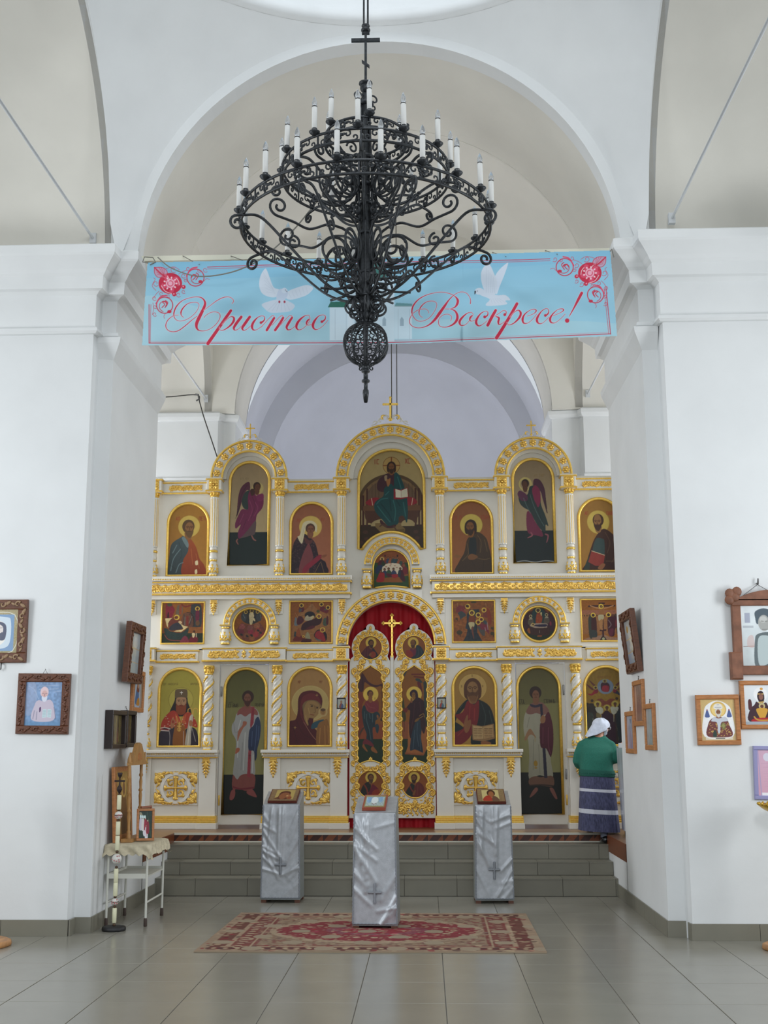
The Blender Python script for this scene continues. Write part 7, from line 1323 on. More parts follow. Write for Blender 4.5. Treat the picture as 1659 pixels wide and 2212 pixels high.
A = Art((215, 760, 537, 1140), 3.97, '7a92b4', '6c8cb0', gain=PG); A.noise(.25, 51, 24); A.p('98a0b8', [230, 800, 300, 780, 310, 1000, 225, 1040], a=.5); A.ls('a8b4c8', [(330, 800, 500, 790), (330, 830, 500, 820), (460, 850, 520, 840), (240, 800, 290, 830, 330, 910)], 5, .6); A.p('b8aebc', [300, 960, 330, 920, 380, 930, 430, 915, 465, 960, 470, 1090, 280, 1090]); A.e('d0b8bc', 380, 850, 36, 46); A.e('c8a4a0', 382, 870, 26, 34); A.p('c8ccd8', [360, 885, 382, 895, 405, 885, 402, 920, 382, 934, 362, 918]); A.ls('6a5c6c', [(362, 862, 376, 860), (390, 860, 404, 862), (384, 865, 382, 885)], 4); A.p('b8ccd0', [372, 1000, 405, 995, 408, 1066, 370, 1070], 0); A.p('b8ccd0', [415, 995, 450, 1000, 448, 1068, 412, 1066], 0)
for k in range(5): A.ls('60728a', [(376, 1008 + k * 12, 400, 1006 + k * 12), (420, 1006 + k * 12, 444, 1008 + k * 12)], 3, .8)
A.p('4c2c58', [342, 985, 355, 980, 356, 1010, 344, 1022]); A.ls('6a6c84', [(290, 1080, 300, 1010), (320, 1085, 322, 1020), (470, 980, 490, 1080)], 8, .6); A.r('5c84a8', 215, 1105, 537, 1140, .6)
frame_pic('framed_icon', 'carved brown frame with bluish print of bald bearded man, above the white table end', (-3.545, -3.085, 1.665, 2.183), YL, 'y', .072, .03, FRAMEW, A, carved=1, lean=.03, roll=-.012)
A = Art((0, 0, 40, 60), 1, 'a8b0b4', '8c9a9c', over=2); A.noise(.1, 52, 10); A.ls('b49c6c', [(0, 22, 40, 24), (0, 42, 40, 44)], 1); A.r('96a2a4', 0, 44, 40, 60); A.e('c0c4c6', 24, 14, 9, 8, a=.5)
frame_pic('framed_icon', 'tall dark carved frame with grey glass on the left pillar side, above a smaller icon', (11.08, 11.66, 2.15, 2.715), XL, 'xl', .09, .055, FRAMEW, A, carved=1, lean=.05, hook=False, off=.042)
A = Art((0, 0, 40, 46), 1, '8a8478', '8c8274', over=2); A.p('a8b4c4', [9, 44, 9, 12, 14, 5, 26, 5, 31, 12, 31, 44]); A.p('4c6c98', [11, 40, 13, 24, 18, 18, 24, 19, 26, 40]); A.p('7a4438', [16, 22, 17, 12, 22, 10, 26, 14, 26, 24]); A.e('b48c6c', 22, 15, 3, 4); A.p('b8843c', [17, 42, 20, 34, 28, 32, 30, 42])
frame_pic('framed_icon', 'small light wood frame with blue robed figure, left pillar side, beside twisted column', (11.60, 12.06, 1.885, 2.292), XL, 'xl', .045, .03, FRAMEL, A, lean=.02, hook=False)
for (r, lab, s_) in (((10.72, 11.22, 1.537, 1.88), 'black glazed icon case on the left pillar side, nearer of the pair', 53), ((11.25, 11.60, 1.545, 1.89), 'black glazed icon case on the left pillar side, farther of the pair', 54)):
    A = Art((0, 0, 40, 34), 1, '5c5030', '54482c', over=2); A.noise(.35, s_, 9); A.p('3c3020', [0, 0, 14, 0, 12, 34, 0, 34], 0); A.ls('8c7c44', [(22, 2, 21, 33), (33, 2, 32, 30)], 2, .7); A.p('74342c', [24, 30, 27, 12, 30, 30], 1, .5)
    frame_pic('icon_case', lab, r, XL, 'xl', .04, .075, BLACKW, A, hook=s_ == 54)
A = Art((0, 0, 40, 60), 1, 'b0b4b4', '98a0a6', over=2); A.noise(.1, 55, 10); A.ls('c0a468', [(0, 26, 40, 24), (0, 44, 40, 42)], 1); A.r('8c9cb4', 0, 45, 40, 60, .6); A.e('b08c3c', 12, 12, 4, 5)
XY = lambda x, y: onX(x, y, XR)
def rr(p0, p1, p2, p3): Y = [XY(*p)[1] for p in (p0, p1, p2, p3)]; Zz = [XY(*p)[2] for p in (p0, p1, p2, p3)]; return ((Y[1] + Y[2]) / 2, (Y[0] + Y[3]) / 2, (Zz[2] + Zz[3]) / 2, (Zz[0] + Zz[1]) / 2)
frame_pic('framed_icon', 'tall dark carved frame with glass leaning out from the right pillar side', rr((1355, 1330), (1380, 1317), (1395, 1448), (1370, 1455)), XR, 'xr', .085, .05, FRAMEW, A, carved=1, lean=.1, hook=False)
for (q, lab, cols, s_) in (((1370, 1472, 1392, 1467, 1397, 1568, 1376, 1569), 'narrow looking wood frame with reddish print, topmost of three on right pillar side', ('a08478', '8c6a5c'), 56), ((1356, 1538, 1372, 1535, 1377, 1627, 1357, 1628), 'wood frame with pale print above the desk, farthest of three on right pillar side', ('a8b4c4', '9c98ac'), 57), ((1397, 1522, 1415, 1518, 1421, 1620, 1400, 1621), 'wood frame with grey glass, nearest of three on right pillar side', ('a4b0b6', '8c989c'), 58)):
    A = Art((0, 0, 36, 40), 1, cols[0], cols[1], over=2); A.noise(.14, s_, 8)
    if s_ == 56: A.p('8a5a50', [8, 38, 12, 16, 16, 10, 20, 16, 24, 12, 28, 38], 1, .5); A.ls('b89c88', [(6, 2, 6, 38), (30, 2, 30, 38)], 2)
    if s_ == 57: A.p('58607c', [14, 4, 24, 4, 20, 10], 0, .6); A.p('a07c94', [16, 38, 18, 16, 24, 38], 1, .6)
    frame_pic('framed_icon', lab, rr(q[0:2], q[2:4], q[4:6], q[6:8]), XR, 'xr', .045, .028, FRAMEL, A)
A = Art((50, 655, 255, 910), 2.645, 'c2a66c', 'b8a274', gain=PG, over=1.5); A.p('e6e8e6', [68, 885, 70, 740, 90, 690, 150, 664, 212, 690, 235, 740, 236, 885]); A.e('c8a65c', 156, 718, 48); A.e('dcc078', 156, 720, 40); A.p('6a3834', [88, 885, 92, 810, 115, 775, 150, 765, 200, 775, 218, 815, 228, 885]); A.noise(.05, 59, 40)
R_ = random.Random(6)
for k in range(60): x, y = R_.uniform(95, 222), R_.uniform(800, 880); A.l('c4a458', [x, y, x + R_.choice((-6, 6, 0)), y + R_.choice((6, 0))], 3)
A.p('b8bcc4', [112, 790, 130, 765, 155, 775, 195, 765, 210, 790, 170, 800, 160, 860, 148, 860, 145, 800]); A.p('6c6a3c', [164, 818, 182, 796, 200, 818, 184, 848], 0); A.p('8c8650', [172, 818, 182, 804, 193, 818, 183, 836], 0); A.p('2c3c34', [118, 885, 124, 850, 136, 850, 140, 885]); A.p('d8d4cc', [132, 715, 134, 690, 156, 682, 176, 690, 180, 715]); A.ls('7c8088', [(138, 706, 174, 706), (150, 690, 162, 690)], 3); A.face(156, 736, 24, '8a5c40', 'c8c4bc', 'c8c4bc', 0)
for x in (90, 220): A.p('4c5c8c', [x - 14, 765, x - 8, 735, x, 715, x + 8, 735, x + 14, 765]); A.e('a05848', x, 722, 4)
A.r('d8d4c8', 75, 890, 235, 905, .6); A.ls('5c5448', [(135, 897, 186, 897)], 6)
frame_pic('framed_icon', 'light wood frame with gold and white icon of mitred saint on right pillar front', (2.262, 2.622, 1.556, 1.97), YR, 'y', .038, .03, FRAMEL, A, am=ARTG, lean=.03, roll=.008, hook=False)
A = Art((285, 565, 610, 815), 2.645, 'd6dadc', 'b8bcc0', gain=PG, over=1.5); A.e('e8e8e4', 392, 625, 44); A.p('3a2028', [315, 795, 320, 720, 350, 690, 365, 670, 395, 690, 425, 675, 450, 720, 490, 760, 490, 795]); A.p('2c181c', [372, 650, 376, 615, 395, 602, 412, 615, 416, 655, 395, 690]); A.ls('c8a45c', [(376, 622, 410, 622), (378, 675, 412, 672)], 6); A.e('7c5244', 395, 640, 14, 20); A.e('b8a878', 398, 698, 20); A.e('5c3428', 398, 700, 11); A.p('c09034', [362, 715, 432, 715, 420, 760, 405, 785, 388, 785, 375, 760]); A.p('a01c24', [335, 795, 350, 775, 450, 772, 500, 795]); A.ls('b88a38', [(345, 765, 370, 785, 440, 785, 480, 765)], 9); A.p('4c2428', [312, 720, 310, 670, 318, 655, 330, 660, 335, 690, 330, 715]); A.e('c8903c', 400, 590, 10, 8); A.r('96a0a8', 285, 795, 610, 815)
frame_pic('framed_icon', 'wood frame with shiny icon of a golden chalice, cut by right picture edge', (2.632, 3.12, 1.686, 2.085), YR, 'y', .036, .032, FRAMEL, A, am=ARTG, lean=.02, hook=False)
A = Art((362, 945, 600, 1235), 2.645, 'c4a0b4', 'c89cae', gain=PG, over=1.3); A.e('c8ccd8', 420, 990, 22, 26, a=.8); A.ls('b48ca4', [(385, 1030, 600, 1030), (395, 1055, 590, 1055)], 2); A.r('e0dce0', 380, 1216, 600, 1235); A.l('a898b8', [366, 945, 382, 1235], 6)
for k in range(7): A.l('a888a0', [400, 1080 + k * 16, 590, 1080 + k * 16], 2, a=.4)
frame_pic('certificate', 'pink certificate in a lilac frame, low on the right edge', (2.712, 3.10, 1.109, 1.545), YR, 'y', .034, .022, mat('lilac_frame', (150, 148, 190), .4), A, am=ARTG, lean=.02, roll=-.022, hook=False)
# big carved frame with knobbed corner
A = Art((250, 112, 640, 490), 2.645, 'd0d6d8', 'b4bcbc', gain=PG, over=1.2); A.noise(.1, 60, 12); A.r('8c90a4', 275, 158, 308, 220, .8); A.r('9a9ea4', 262, 238, 325, 252, .7); A.ls('8c7c78', [(262, 368, 322, 366)], 5); A.p('c09890', [285, 365, 290, 310, 320, 300, 325, 370], 1, .5); A.p('5c6668', [325, 490, 330, 330, 350, 290, 420, 280, 470, 320, 480, 400, 440, 470, 400, 490]); A.p('a8b4b4', [345, 470, 350, 320, 400, 300, 430, 330, 430, 440, 380, 485]); A.p('4c5860', [338, 190, 340, 150, 390, 130, 440, 150, 460, 200, 400, 190, 350, 230]); A.e('9c9c98', 388, 222, 34, 50); A.e('b4b4b0', 385, 200, 22, 20); A.ls('6a6864', [(372, 210, 386, 212), (395, 212, 408, 210), (376, 262, 410, 262)], 4); A.p('8c9492', [470, 300, 560, 260, 640, 300, 640, 490, 420, 490])
a0, a1, z0, z1 = 2.60, 3.30, 2.135, 2.79
t = frame_pic('framed_icon', 'large rustic wooden frame with knobbed corners and reflecting glass on the right pillar', (a0, a1, z0, z1), YR, 'y', .075, .04, mat('rustic_wood', (128, 84, 62), .6, noise=.25, nscale=14), A, am=ARTG, lean=.03, hook=False)
RW = bpy.data.materials['rustic_wood']
m = MB(); pp = arc((a0 + a1) / 2, z1 - .60, .66, 60, 120, 12); m.prism([(x, z) for x, z in pp] + [(a0 + .02, z1 - .02), (a1 - .02, z1 - .02)], YR - .066, YR - .028); mk('frame_crest', m, RW, t)
for x in (a0 + .02, a1 - .02):
    m = MB(); 
    for dx, dz in ((-.03, .03), (.03, .045), (-.035, -.025), (.01, .0)): m.ball((x + dx, YR - .06, z1 + .0 + dz), .042, 12, 6, 0, (1, .45, 1))
    mk('corner_knob', m, RW, t); m = MB(); m.bbox(x - .055, x + .045, YR - .062, YR - .006, z0 - .04, z0 + .19, .012); mk('corner_block', m, RW, t)
m = MB(); m.tube([(2.70, YR - .06, 2.80), (2.84, YR - .012, 2.90), (2.98, YR - .06, 2.80)], .003, 5); m.tube([(2.84, YR - .0, 2.91), (2.84, YR - .03, 2.90), (2.845, YR - .028, 2.95)], .007, 6); mk('hanger', m, IRONW, t)
# small framed icons hung on the columns by the double doors
for x, lab, c1, s_ in ((-.602, 'tiny black framed icon hung on the twisted column left of the gilded doors', ('7c3c34', '3c4c6c'), -1), (.605, 'tiny black framed icon hung on the twisted column right of the gilded doors', ('8c3028', '3c6070'), 1)):
    A = Art((0, 0, 20, 24), 1, 'a4a89c', '9ca498', over=3); A.p(c1[0], [4, 23, 6, 14, 10, 11, 14, 14, 16, 23]); A.p(c1[1], [9, 23, 12, 13, 16, 16, 16, 23]); A.e('8c6444', 10, 8, 3, 4)
    frame_pic('small_icon', lab, (fr(x) - .055, fr(x) + .055, 1.975, 2.11), YI - .136, 'y', .014, .018, BLACKW, A, hook=False, off=.012)
m = MB(); p = onY(3, 1440, YL - .02); m.tube([(p[0] - .01, YL + .0, p[2] + .03), (p[0], YL - .03, p[2] + .02), (p[0], YL - .03, p[2] - .02), (p[0] - .02, YL - .025, p[2] - .03)], .006, 6); mk('wall_hook', m, IRONW, label='small metal hook on the left pillar under the carved frame', cat='hook')
# ------------------------------------------------------------------ white trolley with cloth and icons, and a tall candlestick
WMET = mat('white_painted_metal', (214, 214, 204), .45); BOOT = mat('brown_rubber', (70, 56, 50), .7); LINEN = mat('cream_lace_cloth', (196, 186, 160), .9, noise=.14, nscale=30)
X0, X1, Y0, Y1, ZT, ZSh = -2.84, -2.49, 10.88, 11.54, .70, .425
t = thing('trolley', 'white metal trolley table with lower shelf beside the left pillar', 'table', ((X0 + X1) / 2, (Y0 + Y1) / 2, 0))
for x in (X0, X1):
    for y in (Y0, Y1):
        m = MB(); m.tube([(x, y, .05), (x, y, ZT - .012)], .011, 8); l = mk('leg', m, WMET, t); m = MB(); m.lathe([(.014, 0), (.016, .004), (.015, .06), (.012, .07)], (x, y, 0), 8); mk('foot', m, BOOT, l)
m = MB(); m.box(X0, X1, Y0, Y1, ZT - .02, ZT); mk('table_top', m, WMET, t)
m = MB(); m.box(X0, X1, Y0, Y1, ZSh - .012, ZSh); m.box(X0 - .004, X1 + .004, Y0 - .006, Y0 + .004, ZSh - .02, ZSh + .022); m.box(X0, X1, Y1 - .004, Y1 + .006, ZSh - .02, ZSh + .022); m.box(X0 - .004, X0 + .004, Y0, Y1, ZSh - .02, ZSh + .022); mk('shelf', m, WMET, t)
for x in (X0, X1): m = MB(); m.tube([(x, Y0, .2), (x, Y1, .2)], .009, 6); mk('stretcher', m, WMET, t)
cxT, cyT = (X0 + X1) / 2, (Y0 + Y1) / 2; hx, hy = (X1 - X0) / 2, (Y1 - Y0) / 2
def cloth(u, v):
    x, y = (2 * u - 1) * (hx + .085), (2 * v - 1) * (hy + .085); ox, oy = max(0, abs(x) - hx - .004), max(0, abs(y) - hy - .004); d = ox + oy; dd = min(d, .085)
    sxn, syn = (1 if x > 0 else -1), (1 if y > 0 else -1); fl = .014 * sin((x + y * 1.3) * 42) * min(1, dd / .05)
    px_ = min(abs(x), hx + .006) + (.25 * ox if ox else 0) + (fl + .03 if ox else 0); py_ = min(abs(y), hy + .006) + (.25 * oy if oy else 0) + (fl + .03 if oy else 0)
    drop = dd * 1.15 + (.03 if ox and oy else 0); return (cxT + sxn * px_, cyT + syn * py_, ZT + .0035 - (drop if d > 0 else 0) + (.008 * sin(u * 50 + v * 60) if d > .07 else 0))
m = MB(); m.grid(cloth, 64, 80); mk('tablecloth', m, LINEN, label='cream lace cloth with ragged scalloped edge lying over the white trolley', cat='tablecloth')
ZC = ZT + .006
def turned(m, p0, p1, r, n=10):
    P0, P1 = Vector(p0), Vector(p1); prof = [(.0, 1.2), (.06, 1.2), (.07, .8), (.10, 1.25), (.12, .7), (.22, .75), (.30, 1.15), (.36, .75), (.38, 1.3), (.41, .7), (.45, .8), (.55, 1.05), (.60, .7), (.62, 1.35), (.65, .75), (.74, 1.0), (.80, .7), (.83, 1.3), (.86, .9), (1, 1)]
    m.tube([P0 + (P1 - P0) * t for t, _ in prof], [r * k for _, k in prof], n)
OAK = mat('carved_oak', (172, 128, 74), .5, noise=.2, nscale=18, stretch=(1, 1, .3))
t = thing('icon_stand', 'light carved wooden stand with two turned posts and arched crest, on the trolley', 'stand', (-2.72, 11.27, ZC))
m = MB(); turned(m, (-2.70, 11.02, ZC + .025), (-2.71, 10.99, 1.39), .016); m.lathe([(.014, 0), (.02, .02), (.018, .05), (.006, .09), (.0, .11)], (-2.71, 10.99, 1.39), 8); mk('post', m, OAK, t)
m = MB(); turned(m, (-2.72, 11.50, ZC + .025), (-2.72, 11.50, 1.40), .016); mk('post', m, OAK, t)
m = MB(); cp = [(10.97, 1.385), (11.60, 1.385), (11.60, 1.405), (11.56, 1.425), (11.55, 1.50), (11.49, 1.47), (11.44, 1.52), (11.38, 1.575), (11.30, 1.59), (11.22, 1.575), (11.17, 1.52), (11.12, 1.47), (11.06, 1.50), (11.04, 1.42), (10.97, 1.405)]
m.prism(cp, -.018, .018); m.xf(lambda x, y, z: (-2.71 + y, x, z)); mk('crest', m, OAK, t)
m = MB(); m.prism(arc(11.30, 1.43, .07, 0, 180, 14), -.006, .006); m.xf(lambda x, y, z: (-2.69 + y, x, z)); mk('crest_carving', m, FRAMEL, t)
m = MB(); m.box(-2.76, -2.66, 10.97, 11.56, ZC, ZC + .03); mk('base', m, OAK, t)
A = Art((0, 0, 60, 62), 1, '9c7c40', '846434', over=1.5); A.noise(.25, 61, 14); A.p('6c4a28', [16, 60, 20, 30, 30, 18, 40, 30, 46, 60]); A.e('b89850', 30, 16, 10); A.e('7c5834', 30, 17, 6, 7)
t = thing('wooden_icon', 'tall brown wooden icon panel leaning on the pillar behind the turned stand', 'icon', (-2.835, 11.2, ZC))
m = MB(); m.bbox(-.31, .31, -.03, 0, 0, .665, .006); m.xf(lambda x, y, z: (-2.79 - y * 1.0 - .0 - z * .055 - .03, 11.235 + x, ZC + z)); mk('board', m, FRAMEL, t)
panel(A, 0, 1, 0, 1, 0, None, parent=t, m=ART, place=lambda U, V: np.stack([-2.79 + .0015 - (.06 + V * .56) * .055, 11.235 - .25 + U * .5, ZC + .06 + V * .56], -1))
# photographs in frames standing on the cloth
def stand_pic(name, label, p, w, h, yaw, tilt, fm, A, fw=.022, dp=.016, vis=True):
    t = thing(name, label, 'picture', p); Rm = Matrix.Rotation(yaw, 3, 'Z') @ Matrix.Rotation(-tilt, 3, 'X')
    def T(x, y, z): q = Rm @ Vector((x, y, z)); return (p[0] + q.x, p[1] + q.y, p[2] + q.z)
    m = MB()
    for (a, b, c, d) in ((-w / 2, w / 2, h - fw, h), (-w / 2, w / 2, 0, fw), (-w / 2, -w / 2 + fw, fw, h - fw), (w / 2 - fw, w / 2, fw, h - fw)): q = MB(); q.bbox(a, b, -dp, 0, c, d, .003); m.add(q.v, q.f)
    m.xf(T); mk('frame', m, fm, t)
    def pl(U, V): o = np.array(T(-w / 2 + fw, -dp * .4, fw)); return o + U[..., None] * (np.array(T(w / 2 - fw, -dp * .4, fw)) - o) + V[..., None] * (np.array(T(-w / 2 + fw, -dp * .4, h - fw)) - o)
    panel(A, 0, 1, 0, 1, 0, None, parent=t, m=ARTG, place=pl); m = MB(); m.box(-w / 2 + .01, w / 2 - .01, .001, .006, .01, h - .01); m.xf(T); mk('backboard', m, BOOT, t)
    m = MB(); q = MB(); q.box(-.02, .02, .006, .010, .022, h * .7); q.xf(lambda x, y, z: (x, y + (h * .7 - z) * .26, z)); q.xf(T); m.add(q.v, q.f); mk('strut', m, BOOT, t); return t
A = Art((310, 750, 520, 1110), 5.77, '1c3028', '183020', gain=1.3, over=1.6); A.noise(.3, 62, 20); A.ls('58684c', [(440, 760, 505, 1085)], 6, .5); A.p('b0a88c', [315, 765, 345, 770, 360, 800, 320, 810], 1, .6)
for (x, y, c1) in ((335, 880, 'b8b4c0'), (372, 890, 'c8c4c0'), (412, 900, '8c2034'), (430, 1000, 'c8c8d0'), (450, 930, '7c2030')): A.p(c1, [x - 20, y + 110, x - 18, y - 20, x, y - 45, x + 20, y - 20, x + 24, y + 110]); A.e('c09c84', x, y - 52, 9, 11)
for (x, y) in ((335, 822), (368, 826), (402, 828)): A.p('c4dcec', [x - 13, y + 14, x - 12, y - 14, x, y - 24, x + 12, y - 14, x + 14, y + 14])
A.p('c8c4cc', [375, 1030, 400, 1000, 420, 1070, 390, 1080]); A.ls('c04c54', [(420, 1000, 440, 1080)], 10, .6)
stand_pic('framed_photo', 'wooden framed photograph of people in white and red robes on the trolley corner', (-2.565, 11.09, ZC + .006), .16, .285, .30, .16, FRAMEL, A)
A = Art((0, 0, 20, 30), 1, '8c7c6c', '705848', over=2); A.noise(.2, 63, 8)
stand_pic('framed_photo', 'reddish wooden frame seen edge on beside the framed photograph of robed people', (-2.59, 11.27, ZC + .006), .17, .30, 1.22, .10, mat('reddish_wood', (148, 92, 68), .5), A, .02, .02)
# tall candlestick of white tubes and painted balls
t = thing('candlestick', 'tall floor candlestick of white tubes and painted balls on a black disc', 'candlestick', (-2.709, 10.65, 0)); IVO = mat('ivory_tube', (226, 224, 190), .4); PORC = mat('painted_porcelain', (214, 212, 206), .25, noise=.0); BRZ = mat('dark_bronze', (92, 72, 56), .4, .6)
cxs = lambda z: -2.709 + .004 * z
m = MB(); m.lathe([(.10, 0), (.104, .01), (.10, .03), (.085, .036), (.02, .038)], (-2.709, 10.65, 0), 24); mk('base', m, mat('black_base', (30, 30, 32), .5), t)
for a, b in ((.064, .183), (.287, .395), (.402, .511), (.67, .788), (.799, .909), (1.016, 1.135)): m = MB(); m.lathe([(.016, a - .003), (.0195, a + .002), (.0195, b - .002), (.016, b + .003)], (cxs(a), 10.65, 0), 12); mk('tube', m, IVO, t)
for z in (.045, .198, .278, .3985, .525, .655, .793, .92, 1.012, 1.14): m = MB(); m.lathe([(.004, -.012), (.013, -.007), (.013, .007), (.004, .012)], (cxs(z), 10.65, z), 10); mk('collar', m, BRZ, t)
PETAL = mat('pink_petal', (190, 120, 120), .4)
for z, r in ((.237, .030), (.594, .044), (.965, .034)):
    m = MB(); m.ball((cxs(z), 10.65, z), r, 16, 12); b = mk('ball', m, PORC, t); m = MB(); R_ = random.Random(int(z * 99))
    for k in range(7): a, q = R_.uniform(-2.6, -.5), R_.uniform(-.6, .7); m.ball((cxs(z) + r * cos(q) * cos(a), 10.65 + r * cos(q) * sin(a), z + r * sin(q)), .0065, 6, 4)
    mk('painted_flower', m, PETAL, b)
    if r < .04: m = MB(); m.lathe([(r * .97, -.004), (r * 1.1, -.003), (r * 1.1, .003), (r * .97, .004)], (cxs(z), 10.65, z), 16); mk('rim', m, BRZ, b)
m = MB(); x = -2.706; m.lathe([(.002, 1.145), (.012, 1.16), (.024, 1.18), (.022, 1.20), (.008, 1.222), (.006, 1.245), (.006, 1.285), (.018, 1.30), (.023, 1.325), (.020, 1.33)], (x, 10.65, 0), 12); m.bbox(x - .046, x + .046, 10.644, 10.656, 1.25, 1.266, .002); mk('cross_holder', m, mat('dark_iron', (52, 40, 40), .5, .4), t)
# candle stands at the picture's edges: turned pole, brass bowl, wooden foot
BRASS = mat('brass', (196, 158, 60), .3, .8); WF = mat('striped_wood', (178, 128, 78), .45, noise=.3, nscale=7, stretch=(6, 1, 1))
def candle_stand(x, y, lab, rf=.205, rbw=.17):
    t = thing('candle_stand', lab, 'candle stand', (x, y, 0), 'candle stands at the pillars')
    m = MB(); m.lathe([(rf - .005, 0), (rf, .01), (rf - .005, .035), (rf - .03, .045), (.03, .05)], (x, y, 0), 32); mk('foot', m, WF, t)
    m = MB(); m.lathe([(.03, .05), (.05, .06), (.05, .08), (.025, .1), (.022, .45), (.045, .5), (.05, .55), (.024, .62), (.022, .82), (.05, .9), (.06, .96), (.03, 1.0)], (x, y, 0), 16); mk('pole', m, BRASS, t)
    m = MB(); m.lathe([(.03, 1.0), (.06, 1.02), (rbw * .76, 1.055), (rbw - .002, 1.085), (rbw, 1.10), (rbw - .015, 1.10), (rbw * .7, 1.075), (.0, 1.05)], (x, y, 0), 28); 
    for k in range(20): a = k * pi / 10; m.ball((x + (rbw - .002) * cos(a), y + (rbw - .002) * sin(a), 1.10), .012, 6, 4)
    mk('bowl', m, BRASS, t); m = MB(); m.lathe([(.03, 1.05), (.032, 1.07), (.03, 1.20), (.036, 1.21), (.036, 1.235), (.02, 1.25)], (x, y, 0), 12); mk('lamp_cup', m, BRASS, t); return t
candle_stand(2.80, 9.78, 'brass candle stand on a round wooden foot, mostly outside the right edge'); candle_stand(-3.625, 9.84, 'candle stand with round wooden foot, mostly outside the left edge', .29, .095)
# wires behind the screen
def wire(name, pts, r, label, m_=None): m = MB(); m.tube(cr(pts, False, 5) if len(pts) > 2 else pts, r, 5); return mk(name, m, m_ or CORD, label=label, cat='cable')
DKW = mat('dark_cable', (72, 70, 66), .7)
wire('cable', [onY(330, 859, 15.42), onY(370, 857, 15.42), onY(425, 853, 15.44), onY(431, 868, 15.44), onY(440, 900, 15.3), onY(455, 945, 15.1), onY(472, 996, 14.85)], .008, 'dark cable hanging from a hook on the far left pillar down behind the screen', DKW)
m = MB(); m.tube([onY(x, y, 15.42) for x, y in ((422, 852), (428, 852), (430, 862), (424, 866))], .012, 5); mk('wall_hook', m, IRONW, label='iron hook on the far left pillar that carries the dark cable', cat='hook')
for x, x2, lab in ((846, 846, 'thin lamp chain hanging before the apse, left of the pair'), (858.5, 857.5, 'thin lamp chain hanging before the apse, right of the pair')):
    b = onY(x2, 905, 15.2); wire('lamp_chain', [(b[0], 15.2, 8.79), tuple(b)], .0065, lab, DKW)
# ------------------------------------------------------------------ the woman at the side desk
def skin_mesh(name, V, E, R, sub=2, root=0):
    me = bpy.data.meshes.new('tmp'); me.from_pydata(V, E, []); o = bpy.data.objects.new('tmp', me); COL.objects.link(o)
    md = o.modifiers.new('skin', 'SKIN'); md.use_smooth_shade = True; md.branch_smoothing = .6
    for i, r in enumerate(R): me.skin_vertices[0].data[i].radius = r if isinstance(r, tuple) else (r, r)
    me.skin_vertices[0].data[root].use_root = True
    s = o.modifiers.new('sub', 'SUBSURF'); s.levels = sub; s.render_levels = sub
    dg = bpy.context.evaluated_depsgraph_get(); e = o.evaluated_get(dg); r = bpy.data.meshes.new_from_object(e); r.name = name
    bpy.data.objects.remove(o); return r
PX, PY = 1.925, 13.80                                          # where she stands, pelvis
SKIN = mat('skin', (204, 150, 124), .5, noise=.06, nscale=30); KNIT = mat('green_knit', (40, 112, 96), .9, noise=.12, nscale=80, bump=.35, bscale=220)
wm = thing('person', 'woman in white headscarf, green knitted cardigan and long banded skirt leaning at the desk', 'person', (PX, 13.75, .475))
V, E, R = [], [], []
def node(p, r, par=None):
    V.append(p); R.append(r)
    if par is not None: E.append((par, len(V) - 1))
    return len(V) - 1
pel = node((PX, PY, 1.20), (.135, .11)); ab = node((PX + .005, PY + .01, 1.33), (.14, .11), pel); chst = node((PX + .015, PY + .05, 1.46), (.145, .10), ab); up = node((PX + .03, PY + .10, 1.575), (.11, .075), chst); nk = node((PX + .055, PY + .13, 1.64), .052, up); n2 = node((PX + .075, PY + .15, 1.68), .05, nk)
hd = node((PX + .085, PY + .16, 1.735), (.070, .078), n2); ht = node((PX + .08, PY + .155, 1.80), (.06, .068), hd)
for s_, fx, fy, fz, kn in ((-1, PX - .07, 13.97, PZ, .9), (1, PX + .04, 13.68, .478, .85)):
    h = node((PX + s_ * .085, PY, 1.12), .085, pel); k = node(((PX + s_ * .08 + fx) / 2, (PY + fy) / 2 + .03, kn), .062, h); c = node((fx, fy + .06, fz + .28), .048, k); a = node((fx, fy + .01, fz + .09), .034, c); f = node((fx + .01, fy + .09, fz + .045), .034, a); node((fx + .015, fy + .16, fz + .035), .026, f)
def arm_(side, sh, el, wr, hand_dir):
    s0 = node(sh, .055, up); e0 = node(el, .043, s0); w0 = node(wr, .028, e0); d = Vector(hand_dir).normalized(); sidev = d.cross(Vector((0, 0, 1))).normalized()
    p = Vector(wr) + d * .05; pm = node(tuple(p), (.034, .018), w0)
    for q, l in ((-.026, .060), (-.009, .072), (.009, .068), (.026, .054)):
        b = node(tuple(p + d * .035 + sidev * q), .0105, pm); k1 = node(tuple(p + d * (.035 + l * .5) + sidev * q * 1.15 + Vector((0, 0, .004))), .0092, b); node(tuple(p + d * (.035 + l) + sidev * q * 1.15 - Vector((0, 0, .012))), .0078, k1)
    t0 = node(tuple(p - d * .012 + sidev * (.036 * side)), .0115, pm); node(tuple(p + d * .03 + sidev * (.058 * side)), .009, t0)
arm_(1, (PX + .165, PY + .06, 1.535), (PX + .215, PY + .02, 1.365), (PX + .275, PY - .12, 1.565), (.7, -.55, -.05))
arm_(-1, (PX - .135, PY + .08, 1.535), (PX - .205, PY + .09, 1.34), (PX - .05, PY + .29, 1.42), (.9, .3, .1))
bm_ = skin_mesh('body', V, E, R, 2); bm_.materials.clear(); bm_.materials.append(SKIN)
ob = bpy.data.objects.new('body', bm_); put(ob, wm, WL[wm.name]); ob.data.transform(Matrix.Translation(-WL[wm.name]))
